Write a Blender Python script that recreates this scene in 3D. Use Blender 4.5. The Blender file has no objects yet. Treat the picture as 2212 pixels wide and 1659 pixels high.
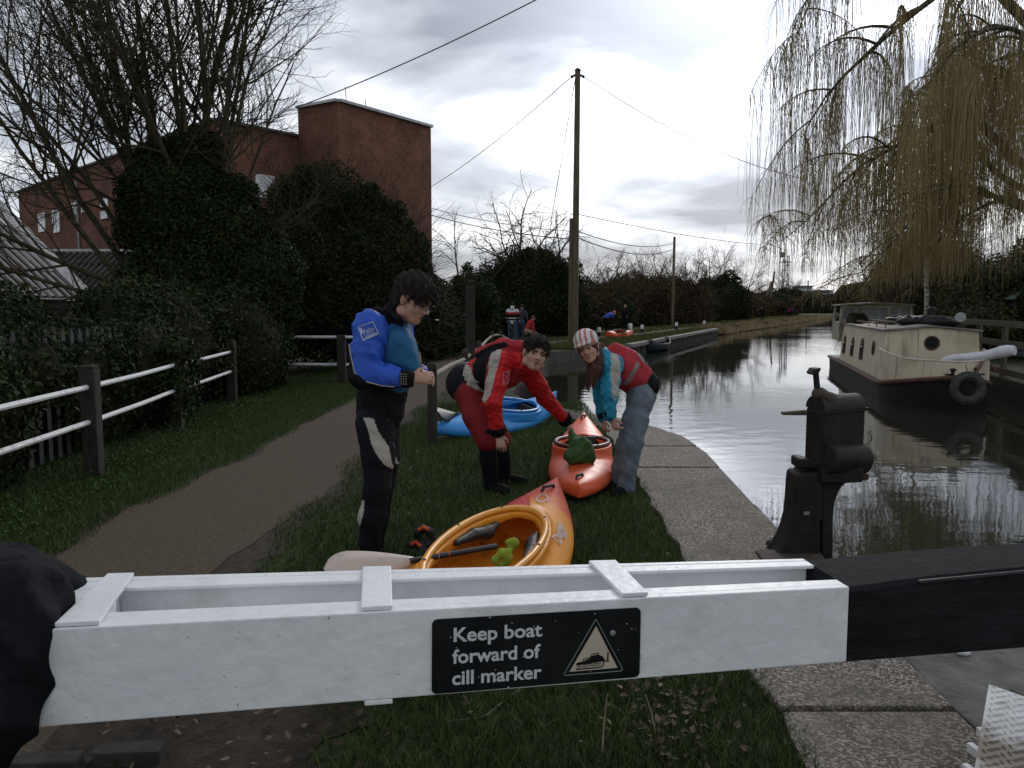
import bpy, bmesh, math, random
import numpy as np
from mathutils import Vector, Matrix

# ---------------------------------------------------------------- camera, sky, sun, exposure
SC = bpy.context.scene
COL = SC.collection
R = math.radians
FPX, CX, CY, PITCH, CAMZ = 1736.0, 1106.0, 829.5, R(5.4), 1.55
cam_d = bpy.data.cameras.new("camera")
cam = bpy.data.objects.new("camera", cam_d)
COL.objects.link(cam)
cam.location = (0, 0, CAMZ)
cam.rotation_euler = (R(90) - PITCH, 0, 0)
cam_d.sensor_width = 36
cam_d.lens = 36 * FPX / 2212
cam_d.clip_start = 0.05
cam_d.clip_end = 3000
SC.camera = cam
SC.view_settings.view_transform = 'Standard'
SC.view_settings.look = 'None'
SC.view_settings.exposure = 0.35
SC.view_settings.gamma = 1.0
SC.cycles.use_denoising = True
SC.cycles.max_bounces = 6
SC.cycles.transparent_max_bounces = 6

SUN_EL, SUN_AZ = R(26), R(17)          # azimuth measured from +Y towards +X
sun_dir = Vector((math.sin(SUN_AZ) * math.cos(SUN_EL), math.cos(SUN_AZ) * math.cos(SUN_EL), math.sin(SUN_EL)))
sd = bpy.data.lights.new("sun", 'SUN')
sd.energy = 0.6
sd.angle = R(14)
sd.color = (1.0, 0.95, 0.88)
sun = bpy.data.objects.new("sun", sd)
COL.objects.link(sun)
sun.rotation_euler = (-sun_dir).to_track_quat('-Z', 'Y').to_euler()
sun.location = (10, 30, 40)


def make_world():
    w = bpy.data.worlds.new("World")
    SC.world = w
    w.use_nodes = True
    nt = w.node_tree
    nt.nodes.clear()
    N = lambda t, **k: _set(nt.nodes.new(t), k)

    def _set(n, k):
        for a, b in k.items():
            setattr(n, a, b)
        return n
    L = nt.links.new
    out = N('ShaderNodeOutputWorld')
    sky = N('ShaderNodeTexSky', sky_type='NISHITA', sun_disc=False)
    sky.sun_elevation = SUN_EL
    sky.sun_rotation = SUN_AZ
    bg1 = N('ShaderNodeBackground')
    bg1.inputs[1].default_value = 0.09
    L(sky.outputs[0], bg1.inputs[0])
    tc = N('ShaderNodeTexCoord')
    nrm = N('ShaderNodeVectorMath', operation='NORMALIZE')
    L(tc.outputs['Generated'], nrm.inputs[0])
    sep = N('ShaderNodeSeparateXYZ')
    L(nrm.outputs[0], sep.inputs[0])

    def M(op, a, b=None, clamp=False):
        n = N('ShaderNodeMath', operation=op)
        n.use_clamp = clamp
        for i, v in enumerate((a, b)):
            if v is None:
                continue
            if isinstance(v, (int, float)):
                n.inputs[i].default_value = v
            else:
                L(v, n.inputs[i])
        return n.outputs[0]
    z = M('ADD', M('MAXIMUM', sep.outputs[2], 0.0), 0.22)
    comb = N('ShaderNodeCombineXYZ')
    L(M('DIVIDE', sep.outputs[0], z), comb.inputs[0])
    L(M('DIVIDE', sep.outputs[1], z), comb.inputs[1])
    comb.inputs[2].default_value = CLOUD_SEED
    n1 = N('ShaderNodeTexNoise')
    n1.inputs['Scale'].default_value = 1.05
    n1.inputs['Detail'].default_value = 7
    n1.inputs['Roughness'].default_value = 0.5
    n1.inputs['Distortion'].default_value = 0.25
    L(comb.outputs[0], n1.inputs['Vector'])
    ramp = N('ShaderNodeValToRGB')
    cr = ramp.color_ramp
    cr.elements[0].position = 0.40
    cr.elements[0].color = (0.29, 0.32, 0.38, 1)
    cr.elements[1].position = 0.60
    cr.elements[1].color = (1.05, 1.07, 1.1, 1)
    e = cr.elements.new(0.5)
    e.color = (0.58, 0.62, 0.69, 1)
    L(n1.outputs[0], ramp.inputs[0])
    # brighter where the sun stands behind the cloud
    dot = N('ShaderNodeVectorMath', operation='DOT_PRODUCT')
    L(nrm.outputs[0], dot.inputs[0])
    dot.inputs[1].default_value = sun_dir
    g = M('POWER', M('MAXIMUM', dot.outputs['Value'], 0.0), 40.0)
    g2 = M('POWER', M('MAXIMUM', dot.outputs['Value'], 0.0), 3.0)
    # thinner cloud lets more light through
    thin = N('ShaderNodeMapRange')
    thin.inputs['From Min'].default_value = 0.35
    thin.inputs['From Max'].default_value = 0.62
    L(n1.outputs[0], thin.inputs['Value'])
    gg = M('ADD', M('MULTIPLY', M('MULTIPLY', g, M('ADD', thin.outputs[0], 0.5)), 4.6), M('MULTIPLY', g2, 0.12))
    boost = M('ADD', gg, 0.78)
    mul = N('ShaderNodeMixRGB', blend_type='MULTIPLY')
    mul.inputs[0].default_value = 1
    L(ramp.outputs[0], mul.inputs[1])
    L(boost, mul.inputs[2])
    bg2 = N('ShaderNodeBackground')
    L(mul.outputs[0], bg2.inputs[0])
    bg2.inputs[1].default_value = 1.0
    mix = N('ShaderNodeMixShader')
    mix.inputs[0].default_value = 0.93
    L(bg1.outputs[0], mix.inputs[1])
    L(bg2.outputs[0], mix.inputs[2])
    L(mix.outputs[0], out.inputs[0])


CLOUD_SEED = 9.9
make_world()

# ---------------------------------------------------------------- helpers
_cp, _sp = math.cos(PITCH), math.sin(PITCH)


def ray(px, py):
    u, v = (px - CX) / FPX, (CY - py) / FPX
    return (u, _cp + v * _sp, v * _cp - _sp)


def G(px, py, z=0.0):
    d = ray(px, py)
    t = (z - CAMZ) / d[2]
    return Vector((d[0] * t, d[1] * t, z))


def P(px, py, Y):
    d = ray(px, py)
    t = Y / d[1]
    return Vector((d[0] * t, Y, CAMZ + d[2] * t))


def tag(o, label=None, cat=None, group=None, kind=None):
    if label:
        o['label'] = label
    if cat:
        o['category'] = cat
    if group:
        o['group'] = group
    if kind:
        o['kind'] = kind
    return o


def empty(name, loc, label=None, cat=None, group=None, rz=0.0):
    o = bpy.data.objects.new(name, None)
    COL.objects.link(o)
    o.location = loc
    o.rotation_euler = (0, 0, rz)
    o.empty_display_size = 0.1
    return tag(o, label, cat, group)


def link(name, me, parent=None, local=False):
    o = bpy.data.objects.new(name, me)
    COL.objects.link(o)
    if parent is not None:
        o.parent = parent
        if not local:
            # mesh is in world coordinates: undo the translation of the chain of parents
            loc = Vector((0, 0, 0))
            q = parent
            while q is not None:
                if q.matrix_parent_inverse == Matrix.Identity(4):
                    loc += Vector(q.location)
                q = q.parent
            o.location = -loc
    return o


def np_mesh(name, V, F, mats, midx=None, smooth=False, rnd=None):
    """V (n,3); F (m,3|4) array"""
    V = np.asarray(V, np.float32)
    F = np.asarray(F, np.int32)
    me = bpy.data.meshes.new(name)
    k = F.shape[1]
    me.vertices.add(len(V))
    me.vertices.foreach_set("co", V.ravel())
    me.loops.add(F.size)
    me.loops.foreach_set("vertex_index", F.ravel())
    me.polygons.add(len(F))
    me.polygons.foreach_set("loop_start", np.arange(0, F.size, k, dtype=np.int32))
    for m in mats:
        me.materials.append(m)
    if midx is not None:
        me.polygons.foreach_set("material_index", np.asarray(midx, np.int32))
    me.polygons.foreach_set("use_smooth", np.full(len(F), smooth))
    if rnd is not None:
        a = me.attributes.new("rnd", 'FLOAT', 'FACE')
        a.data.foreach_set("value", np.asarray(rnd, np.float32))
    me.update(calc_edges=True)
    me.validate()
    return me


class MB:
    def __init__(self):
        self.v, self.f, self.m, self.mat = [], [], [], 0

    def add(self, vs, fs):
        b = len(self.v)
        self.v += [tuple(v) for v in vs]
        self.f += [tuple(i + b for i in f) for f in fs]
        self.m += [self.mat] * len(fs)
        return self

    def hexa(self, c):
        """8 corners: bottom 4 ccw then top 4 ccw"""
        return self.add(c, [(3, 2, 1, 0), (4, 5, 6, 7), (0, 1, 5, 4), (1, 2, 6, 5), (2, 3, 7, 6), (3, 0, 4, 7)])

    def box(self, c, s, rz=0.0, M=None):
        hx, hy, hz = s[0] / 2, s[1] / 2, s[2] / 2
        pts = []
        for dz in (-hz, hz):
            for dx, dy in ((-hx, -hy), (hx, -hy), (hx, hy), (-hx, hy)):
                if M is not None:
                    p = M @ Vector((dx, dy, dz))
                    pts.append((c[0] + p[0], c[1] + p[1], c[2] + p[2]))
                else:
                    pts.append((c[0] + dx * math.cos(rz) - dy * math.sin(rz), c[1] + dx * math.sin(rz) + dy * math.cos(rz), c[2] + dz))
        return self.hexa(pts)

    def bar(self, a, b, w, h=None, up=(0, 0, 1)):
        """rectangular bar from a to b"""
        a, b = Vector(a), Vector(b)
        h = h or w
        t = (b - a).normalized()
        s = t.cross(Vector(up))
        if s.length < 1e-4:
            s = t.cross(Vector((0, 1, 0)))
        s.normalize()
        n = s.cross(t).normalized()
        c = []
        for q in (a, b):
            for i, j in ((-1, -1), (1, -1), (1, 1), (-1, 1)):
                c.append(q + s * (i * w / 2) + n * (j * h / 2))
        return self.hexa([c[0], c[1], c[2], c[3], c[4], c[5], c[6], c[7]])

    def tube(self, pts, rad, sides=8, caps=True, flat=None):
        pts = [Vector(p) for p in pts]
        n = len(pts)
        if not hasattr(rad, '__len__'):
            rad = [rad] * n
        vs, fs = [], []
        ref = None
        for i, p in enumerate(pts):
            t = (pts[min(i + 1, n - 1)] - pts[max(i - 1, 0)])
            if t.length < 1e-9:
                t = Vector((0, 0, 1))
            t.normalize()
            if ref is None:
                ref = Vector((0, 0, 1)) if abs(t.z) < 0.9 else Vector((1, 0, 0))
                s = t.cross(ref).normalized()
            else:
                s = (s - t * s.dot(t)).normalized()
            q = t.cross(s).normalized()
            fl = flat or 1.0
            for k in range(sides):
                a = 2 * math.pi * k / sides
                vs.append(p + s * (math.cos(a) * rad[i]) + q * (math.sin(a) * rad[i] * fl))
        for i in range(n - 1):
            for k in range(sides):
                k2 = (k + 1) % sides
                fs.append((i * sides + k, i * sides + k2, (i + 1) * sides + k2, (i + 1) * sides + k))
        if caps:
            fs.append(tuple(reversed(range(sides))))
            fs.append(tuple((n - 1) * sides + k for k in range(sides)))
        return self.add(vs, fs)

    def lathe(self, base, prof, sides=16, axis=None):
        """prof: list (r, h) from bottom to top around axis (default z)"""
        base = Vector(base)
        M = Matrix.Identity(3)
        if axis is not None:
            M = Vector(axis).normalized().to_track_quat('Z', 'Y').to_matrix()
        vs, fs = [], []
        for r, h in prof:
            for k in range(sides):
                a = 2 * math.pi * k / sides
                vs.append(base + M @ Vector((r * math.cos(a), r * math.sin(a), h)))
        n = len(prof)
        for i in range(n - 1):
            for k in range(sides):
                k2 = (k + 1) % sides
                fs.append((i * sides + k, i * sides + k2, (i + 1) * sides + k2, (i + 1) * sides + k))
        fs.append(tuple(reversed(range(sides))))
        fs.append(tuple((n - 1) * sides + k for k in range(sides)))
        return self.add(vs, fs)

    def prism(self, poly, off):
        """polygon (3-D points) extruded by vector off"""
        off = Vector(off)
        n = len(poly)
        a = [Vector(p) for p in poly]
        vs = a + [p + off for p in a]
        fs = [tuple(reversed(range(n))), tuple(n + i for i in range(n))]
        for i in range(n):
            j = (i + 1) % n
            fs.append((i, j, n + j, n + i))
        return self.add(vs, fs)

    def torus(self, c, axis, R1, r, n=24, m=10):
        M = Vector(axis).normalized().to_track_quat('Z', 'Y').to_matrix()
        c = Vector(c)
        vs, fs = [], []
        for i in range(n):
            a = 2 * math.pi * i / n
            for j in range(m):
                b = 2 * math.pi * j / m
                vs.append(c + M @ Vector(((R1 + r * math.cos(b)) * math.cos(a), (R1 + r * math.cos(b)) * math.sin(a), r * math.sin(b))))
        for i in range(n):
            for j in range(m):
                i2, j2 = (i + 1) % n, (j + 1) % m
                fs.append((i * m + j, i2 * m + j, i2 * m + j2, i * m + j2))
        return self.add(vs, fs)

    def build(self, name, mats, parent=None, smooth=False, bevel=0.0, local=False, fixn=True):
        me = bpy.data.meshes.new(name)
        me.from_pydata(self.v, [], self.f)
        if not isinstance(mats, (list, tuple)):
            mats = [mats]
        for m in mats:
            me.materials.append(m)
        me.polygons.foreach_set("material_index", self.m)
        bm = bmesh.new()
        bm.from_mesh(me)
        if fixn:
            bmesh.ops.recalc_face_normals(bm, faces=bm.faces)
        if bevel > 0:
            es = [e for e in bm.edges if len(e.link_faces) == 2 and e.calc_face_angle(0) > 0.6]
            bmesh.ops.bevel(bm, geom=es, offset=bevel, segments=2, affect='EDGES', profile=0.6)
        for f in bm.faces:
            f.smooth = bool(smooth)
        if smooth and smooth is not True:
            for e in bm.edges:
                if len(e.link_faces) == 2 and e.calc_face_angle(0) > smooth:
                    e.smooth = False
        bm.to_mesh(me)
        bm.free()
        me.update()
        return link(name, me, parent, local)


# ---------------------------------------------------------------- materials
MATS = {}


def mat(name, c1, c2=None, rough=0.7, scale=8.0, detail=6, metal=0.0, bump=0.0, bscale=None, spec=0.5, thr=(0.35, 0.65),
        coords='Object', stretch=None, rnd=None, extra=None, coat=0.0):
    """noise-mottled principled material; rnd = colour reached by the per-face random attribute"""
    if name in MATS:
        return MATS[name]
    m = bpy.data.materials.new(name)
    m.use_nodes = True
    nt = m.node_tree
    b = nt.nodes['Principled BSDF']
    L = nt.links.new
    b.inputs['Roughness'].default_value = rough
    b.inputs['Metallic'].default_value = metal
    b.inputs['Specular IOR Level'].default_value = spec
    if coat:
        b.inputs['Coat Weight'].default_value = coat
        b.inputs['Coat Roughness'].default_value = 0.15
    c1 = (*c1, 1)
    tc = nt.nodes.new('ShaderNodeTexCoord')
    vec = tc.outputs[coords]
    if stretch:
        mp = nt.nodes.new('ShaderNodeMapping')
        mp.inputs['Scale'].default_value = stretch
        L(vec, mp.inputs[0])
        vec = mp.outputs[0]
    col = None
    if c2 is not None:
        n = nt.nodes.new('ShaderNodeTexNoise')
        n.inputs['Scale'].default_value = scale
        n.inputs['Detail'].default_value = detail
        n.inputs['Roughness'].default_value = 0.62
        L(vec, n.inputs['Vector'])
        r = nt.nodes.new('ShaderNodeValToRGB')
        r.color_ramp.elements[0].position = thr[0]
        r.color_ramp.elements[1].position = thr[1]
        r.color_ramp.elements[0].color = c1
        r.color_ramp.elements[1].color = (*c2, 1)
        L(n.outputs[0], r.inputs[0])
        col = r.outputs[0]
        # roughness varies a little with the same noise
        mr = nt.nodes.new('ShaderNodeMapRange')
        mr.inputs['To Min'].default_value = max(0.02, rough - 0.08)
        mr.inputs['To Max'].default_value = min(1.0, rough + 0.08)
        L(n.outputs[0], mr.inputs['Value'])
        L(mr.outputs[0], b.inputs['Roughness'])
    if rnd is not None:
        at = nt.nodes.new('ShaderNodeAttribute')
        at.attribute_name = 'rnd'
        mx = nt.nodes.new('ShaderNodeMixRGB')
        L(at.outputs['Fac'], mx.inputs[0])
        if col is not None:
            L(col, mx.inputs[1])
        else:
            mx.inputs[1].default_value = c1
        mx.inputs[2].default_value = (*rnd, 1)
        col = mx.outputs[0]
    if col is not None:
        L(col, b.inputs['Base Color'])
    else:
        b.inputs['Base Color'].default_value = c1
    if bump:
        n2 = nt.nodes.new('ShaderNodeTexNoise')
        n2.inputs['Scale'].default_value = bscale or scale * 6
        n2.inputs['Detail'].default_value = 5
        L(vec, n2.inputs['Vector'])
        bp = nt.nodes.new('ShaderNodeBump')
        bp.inputs['Strength'].default_value = bump
        bp.inputs['Distance'].default_value = 0.02
        L(n2.outputs[0], bp.inputs['Height'])
        L(bp.outputs[0], b.inputs['Normal'])
    if extra:
        extra(nt, b, vec, col)
    MATS[name] = m
    return m


# ---------------------------------------------------------------- signed-distance modelling
class Field:
    def __init__(self, lo, hi, h):
        self.lo = np.array(lo, np.float32)
        self.h = h
        n = np.ceil((np.array(hi) - np.array(lo)) / h).astype(int) + 1
        self.n = n
        self.ax = [(self.lo[i] + h * np.arange(n[i])).astype(np.float32) for i in range(3)]
        self.d = np.full(n, 1.0, np.float32)
        self.t = np.zeros(n, np.int8)
        self.td = np.full(n, 1.0, np.float32)

    def _sl(self, lo, hi, m):
        s = []
        for i in range(3):
            a = int(max(0, math.floor((lo[i] - m - self.lo[i]) / self.h)))
            b = int(min(self.n[i], math.ceil((hi[i] + m - self.lo[i]) / self.h) + 1))
            if b <= a:
                return None
            s.append(slice(a, b))
        return tuple(s)

    def _grid(self, s):
        return np.meshgrid(self.ax[0][s[0]], self.ax[1][s[1]], self.ax[2][s[2]], indexing='ij', sparse=True)

    def op(self, fn, lo, hi, k=0.0, tag=0, mode='u', m=0.06):
        s = self._sl(lo, hi, m)
        if s is None:
            return
        X, Y, Z = self._grid(s)
        e = fn(X, Y, Z).astype(np.float32)
        d = self.d[s]
        if mode == 'u':
            td = self.td[s]
            w = e < td
            self.t[s][w] = tag
            td[w] = e[w]
            if k > 0:
                hh = np.clip(0.5 + 0.5 * (d - e) / k, 0, 1)
                self.d[s] = d * (1 - hh) + e * hh - k * hh * (1 - hh)
            else:
                self.d[s] = np.minimum(d, e)
        else:
            e = -e
            if k > 0:
                hh = np.clip(0.5 - 0.5 * (d - e) / k, 0, 1)
                self.d[s] = d * (1 - hh) + e * hh + k * hh * (1 - hh)
            else:
                self.d[s] = np.maximum(d, e)

    def cone(self, a, b, ra, rb, k=0.02, tag=0, flat=None, mode='u'):
        """tapered capsule; flat=(axis, factor) squeezes the section along axis"""
        a, b = np.array(a, float), np.array(b, float)
        ba = b - a
        L2 = max(float(ba @ ba), 1e-12)
        if flat:
            n = np.array(flat[0], float)
            n /= np.linalg.norm(n)
            sc = 1.0 / flat[1] - 1.0

        def fn(X, Y, Z):
            x, y, z = X - a[0], Y - a[1], Z - a[2]
            t = np.clip((x * ba[0] + y * ba[1] + z * ba[2]) / L2, 0, 1)
            x, y, z = x - t * ba[0], y - t * ba[1], z - t * ba[2]
            if flat:
                q = (x * n[0] + y * n[1] + z * n[2]) * sc
                x, y, z = x + q * n[0], y + q * n[1], z + q * n[2]
            return np.sqrt(x * x + y * y + z * z) - (ra + (rb - ra) * t)
        r = max(ra, rb) * (max(1.0, flat[1]) if flat else 1.0)
        self.op(fn, np.minimum(a, b) - r, np.maximum(a, b) + r, k, tag, mode)

    def chain(self, pts, rad, k=0.02, tag=0, flat=None):
        for i in range(len(pts) - 1):
            self.cone(pts[i], pts[i + 1], rad[i], rad[i + 1], k, tag, flat)

    def ell(self, c, r, rot=None, k=0.02, tag=0, mode='u', m=0.06):
        c = np.array(c, float)
        r = np.array(r, float)
        Rm = np.eye(3) if rot is None else np.array(rot, float)   # columns = local axes in world

        def fn(X, Y, Z):
            x, y, z = X - c[0], Y - c[1], Z - c[2]
            l = [(x * Rm[0, i] + y * Rm[1, i] + z * Rm[2, i]) / r[i] for i in range(3)]
            k0 = np.sqrt(l[0] ** 2 + l[1] ** 2 + l[2] ** 2)
            k1 = np.sqrt((l[0] / r[0]) ** 2 + (l[1] / r[1]) ** 2 + (l[2] / r[2]) ** 2) + 1e-9
            return k0 * (k0 - 1.0) / k1
        q = float(r.max())
        self.op(fn, c - q, c + q, k, tag, mode, m)

    def displace(self, fn):
        X, Y, Z = np.meshgrid(*self.ax, indexing='ij', sparse=True)
        self.d += fn(X, Y, Z).astype(np.float32)

    def mesh(self, name, mats, smooth=True, smooth_it=1):
        d = self.d
        n = d.shape
        ins = d < 0
        c = np.zeros((n[0] - 1, n[1] - 1, n[2] - 1), np.int8)
        offs = [(i, j, k) for i in (0, 1) for j in (0, 1) for k in (0, 1)]
        for i, j, k in offs:
            c += ins[i:n[0] - 1 + i, j:n[1] - 1 + j, k:n[2] - 1 + k]
        act = np.argwhere((c > 0) & (c < 8))
        idx = np.full(c.shape, -1, np.int32)
        idx[act[:, 0], act[:, 1], act[:, 2]] = np.arange(len(act))
        vals = np.stack([d[act[:, 0] + o[0], act[:, 1] + o[1], act[:, 2] + o[2]] for o in offs], 1)
        acc = np.zeros((len(act), 3))
        cnt = np.zeros(len(act))
        for a in range(8):
            for b in range(a + 1, 8):
                oa, ob = offs[a], offs[b]
                if sum(abs(oa[q] - ob[q]) for q in range(3)) != 1:
                    continue
                va, vb = vals[:, a], vals[:, b]
                mk = (va < 0) != (vb < 0)
                t = np.where(mk, va / np.where(mk, va - vb, 1), 0)
                for q in range(3):
                    acc[:, q] += np.where(mk, oa[q] + t * (ob[q] - oa[q]), 0)
                cnt += mk
        V = (act + acc / cnt[:, None]) * self.h + self.lo
        F = []
        for ax in range(3):
            o1, o2 = (ax + 1) % 3, (ax + 2) % 3
            sl0 = [slice(None)] * 3
            sl1 = [slice(None)] * 3
            sl0[ax] = slice(0, n[ax] - 1)
            sl1[ax] = slice(1, n[ax])
            A, B = ins[tuple(sl0)], ins[tuple(sl1)]
            e = np.argwhere(A != B)
            e = e[(e[:, o1] > 0) & (e[:, o2] > 0) & (e[:, o1] < n[o1] - 1) & (e[:, o2] < n[o2] - 1)]
            if not len(e):
                continue
            s = A[e[:, 0], e[:, 1], e[:, 2]]
            q = []
            for da, db in ((-1, -1), (0, -1), (0, 0), (-1, 0)):
                g = e.copy()
                g[:, o1] += da
                g[:, o2] += db
                q.append(idx[g[:, 0], g[:, 1], g[:, 2]])
            q = np.stack(q, 1)
            q[~s] = q[~s][:, ::-1]
            F.append(q)
        F = np.concatenate(F)
        # light smoothing
        for _ in range(smooth_it):
            S = np.zeros_like(V)
            C = np.zeros(len(V))
            for i in range(4):
                j = (i + 1) % 4
                np.add.at(S, F[:, i], V[F[:, j]])
                np.add.at(S, F[:, j], V[F[:, i]])
                np.add.at(C, F[:, i], 1)
                np.add.at(C, F[:, j], 1)
            V = 0.5 * V + 0.5 * S / np.maximum(C, 1)[:, None]
        cen = V[F].mean(1)
        gi = np.clip(np.round((cen - self.lo) / self.h).astype(int), 0, np.array(n) - 1)
        mi = self.t[gi[:, 0], gi[:, 1], gi[:, 2]]
        me = np_mesh(name, V, F, mats, mi, smooth)
        me['n'] = 1
        return me


def face_data(me):
    n = len(me.polygons)
    c = np.zeros(n * 3, np.float32)
    me.polygons.foreach_get("center", c)
    nn = np.zeros(n * 3, np.float32)
    me.polygons.foreach_get("normal", nn)
    m = np.zeros(n, np.int32)
    me.polygons.foreach_get("material_index", m)
    return c.reshape(-1, 3), nn.reshape(-1, 3), m


def inpoly(x, y, poly):
    r = np.zeros(len(x), bool)
    n = len(poly)
    for i in range(n):
        x1, y1 = poly[i]
        x2, y2 = poly[(i + 1) % n]
        if y1 == y2:
            continue
        r ^= ((y1 > y) != (y2 > y)) & (x < (x2 - x1) * (y - y1) / (y2 - y1) + x1)
    return r


def text_mesh(s, size=1.0, extrude=0.002, bold=0.0):
    cu = bpy.data.curves.new("lettering", 'FONT')
    cu.body = s
    cu.size = size
    cu.extrude = extrude
    cu.offset = bold
    cu.resolution_u = 3
    o = bpy.data.objects.new("lettering", cu)
    COL.objects.link(o)
    bpy.context.view_layer.update()
    me = bpy.data.meshes.new_from_object(o.evaluated_get(bpy.context.evaluated_depsgraph_get()))
    bpy.data.objects.remove(o)
    bpy.data.curves.remove(cu)
    v = np.zeros(len(me.vertices) * 3, np.float32)
    me.vertices.foreach_get("co", v)
    fs = [tuple(p.vertices) for p in me.polygons]
    bpy.data.meshes.remove(me)
    return v.reshape(-1, 3), fs


# ---------------------------------------------------------------- plants
def tubes_np(polys, sides):
    """polys: list of (pts (n,3), radii (n,)) -> V, F (quads)"""
    VV, FF, b = [], [], 0
    ang = 2 * np.pi * np.arange(sides) / sides
    ca, sa = np.cos(ang), np.sin(ang)
    for p, r in polys:
        n = len(p)
        t = np.gradient(p, axis=0)
        t /= np.linalg.norm(t, axis=1)[:, None] + 1e-12
        m = t.mean(0)
        ref = np.array([0, 0, 1.0]) if abs(m[2]) < 0.8 else np.array([1.0, 0.3, 0])
        s = np.cross(t, ref)
        s /= np.linalg.norm(s, axis=1)[:, None] + 1e-12
        q = np.cross(t, s)
        V = p[:, None, :] + r[:, None, None] * (ca[None, :, None] * s[:, None, :] + sa[None, :, None] * q[:, None, :])
        VV.append(V.reshape(-1, 3))
        i = np.arange(n - 1)[:, None] * sides
        k = np.arange(sides)[None, :]
        k2 = (k + 1) % sides
        F = np.stack([i + k, i + k2, i + sides + k2, i + sides + k], -1).reshape(-1, 4) + b
        FF.append(F)
        b += n * sides
    return np.concatenate(VV), np.concatenate(FF)


def grow(rng, p, d, L, r, lvl, spec, out):
    """spec[lvl] = dict(n segments, wob, trop, kids, ratio, ang, start)"""
    s = spec[lvl]
    n = s['n']
    pts = [np.array(p, float)]
    dirs = []
    d = np.array(d, float)
    d /= np.linalg.norm(d)
    for i in range(n):
        d = d + rng.normal(0, s['wob'], 3) + np.array([0, 0, s['trop']])
        d /= np.linalg.norm(d)
        dirs.append(d)
        pts.append(pts[-1] + d * L / n)
    pts = np.array(pts)
    rad = r * (1 - (1 - s.get('taper', 0.35)) * np.linspace(0, 1, n + 1))
    out[lvl].append((pts, rad))
    if lvl + 1 >= len(spec):
        return
    for c in range(s['kids']):
        f = s['start'] + (1 - s['start']) * (c + rng.random()) / s['kids']
        x = min(f * n, n - 0.01)
        i = int(x)
        q = pts[i] + (pts[i + 1] - pts[i]) * (x - i)
        dd = dirs[i]
        a = rng.normal(0, 1, 3)
        a -= dd * (a @ dd)
        a /= np.linalg.norm(a)
        an = R(s['ang']) * rng.uniform(0.6, 1.3)
        nd = dd * math.cos(an) + a * math.sin(an)
        grow(rng, q, nd, L * s['ratio'] * rng.uniform(0.6, 1.15) * (1.15 - 0.5 * f), max(rad[i] * s.get('rr', 0.55), 0.002), lvl + 1, spec, out)


def leaf_quads(rng, C, Nrm, size, jit=0.6, aspect=1.3):
    """leaf-shaped quads (kites) at C, roughly facing Nrm"""
    n = len(C)
    nn = Nrm + rng.normal(0, jit, (n, 3))
    nn /= np.linalg.norm(nn, axis=1)[:, None] + 1e-9
    a = rng.normal(0, 1, (n, 3))
    u = np.cross(nn, a)
    u /= np.linalg.norm(u, axis=1)[:, None] + 1e-9
    v = np.cross(nn, u)
    s = (size * rng.uniform(0.6, 1.4, n))[:, None]
    V = np.stack([C - u * s * aspect * 0.5, C + v * s * 0.42 - u * s * 0.08 + nn * s * 0.12, C + u * s * aspect * 0.5, C - v * s * 0.42 - u * s * 0.08 + nn * s * 0.12], 1).reshape(-1, 3)
    F = np.arange(4 * n).reshape(n, 4)
    return V, F


def blob_points(rng, blobs, n, depth=0.3, lump=0.18, floor=0.0):
    """points near the surface of a union of lumpy ellipsoids (c, r)"""
    w = np.array([(b[1][0] * b[1][1] + b[1][0] * b[1][2] + b[1][1] * b[1][2]) for b in blobs])
    w /= w.sum()
    C, Nn = [], []
    for (c, r), f in zip(blobs, w):
        m = int(n * f)
        d = rng.normal(0, 1, (m, 3))
        d /= np.linalg.norm(d, axis=1)[:, None]
        ph = rng.uniform(0, 6.28, 6)
        l = (np.sin(d[:, 0] * 7 + ph[0]) + np.sin(d[:, 1] * 6 + ph[1]) + np.sin(d[:, 2] * 8 + ph[2]) + 0.7 * np.sin((d[:, 0] + d[:, 2]) * 13 + ph[3]) + 0.7 * np.sin((d[:, 1] - d[:, 2]) * 15 + ph[4])) / 4.4
        q = 1 + lump * l - depth * rng.random(m) ** 1.6 + (rng.random(m) < 0.06) * rng.random(m) * 0.14
        p = np.array(c) + d * np.array(r) * q[:, None]
        nr = d / np.array(r)
        nr /= np.linalg.norm(nr, axis=1)[:, None]
        C.append(p)
        Nn.append(nr)
    C, Nn = np.concatenate(C), np.concatenate(Nn)
    k = C[:, 2] > floor
    return C[k], Nn[k]
# ---------------------------------------------------------------- shared materials
rng = np.random.default_rng(7)
WZ = -0.42                                    # water level


def ground_extra(nt, b, vec, col):
    """bare trodden earth shows through the turf in patches"""
    L = nt.links.new
    n = nt.nodes.new('ShaderNodeTexNoise')
    n.inputs['Scale'].default_value = 0.55
    n.inputs['Detail'].default_value = 6
    L(vec, n.inputs['Vector'])
    r = nt.nodes.new('ShaderNodeValToRGB')
    r.color_ramp.elements[0].position = 0.55
    r.color_ramp.elements[1].position = 0.68
    L(n.outputs[0], r.inputs[0])
    mx = nt.nodes.new('ShaderNodeMixRGB')
    L(r.outputs[0], mx.inputs[0])
    L(col, mx.inputs[1])
    mx.inputs[2].default_value = (0.032, 0.024, 0.016, 1)
    L(mx.outputs[0], b.inputs['Base Color'])


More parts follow.
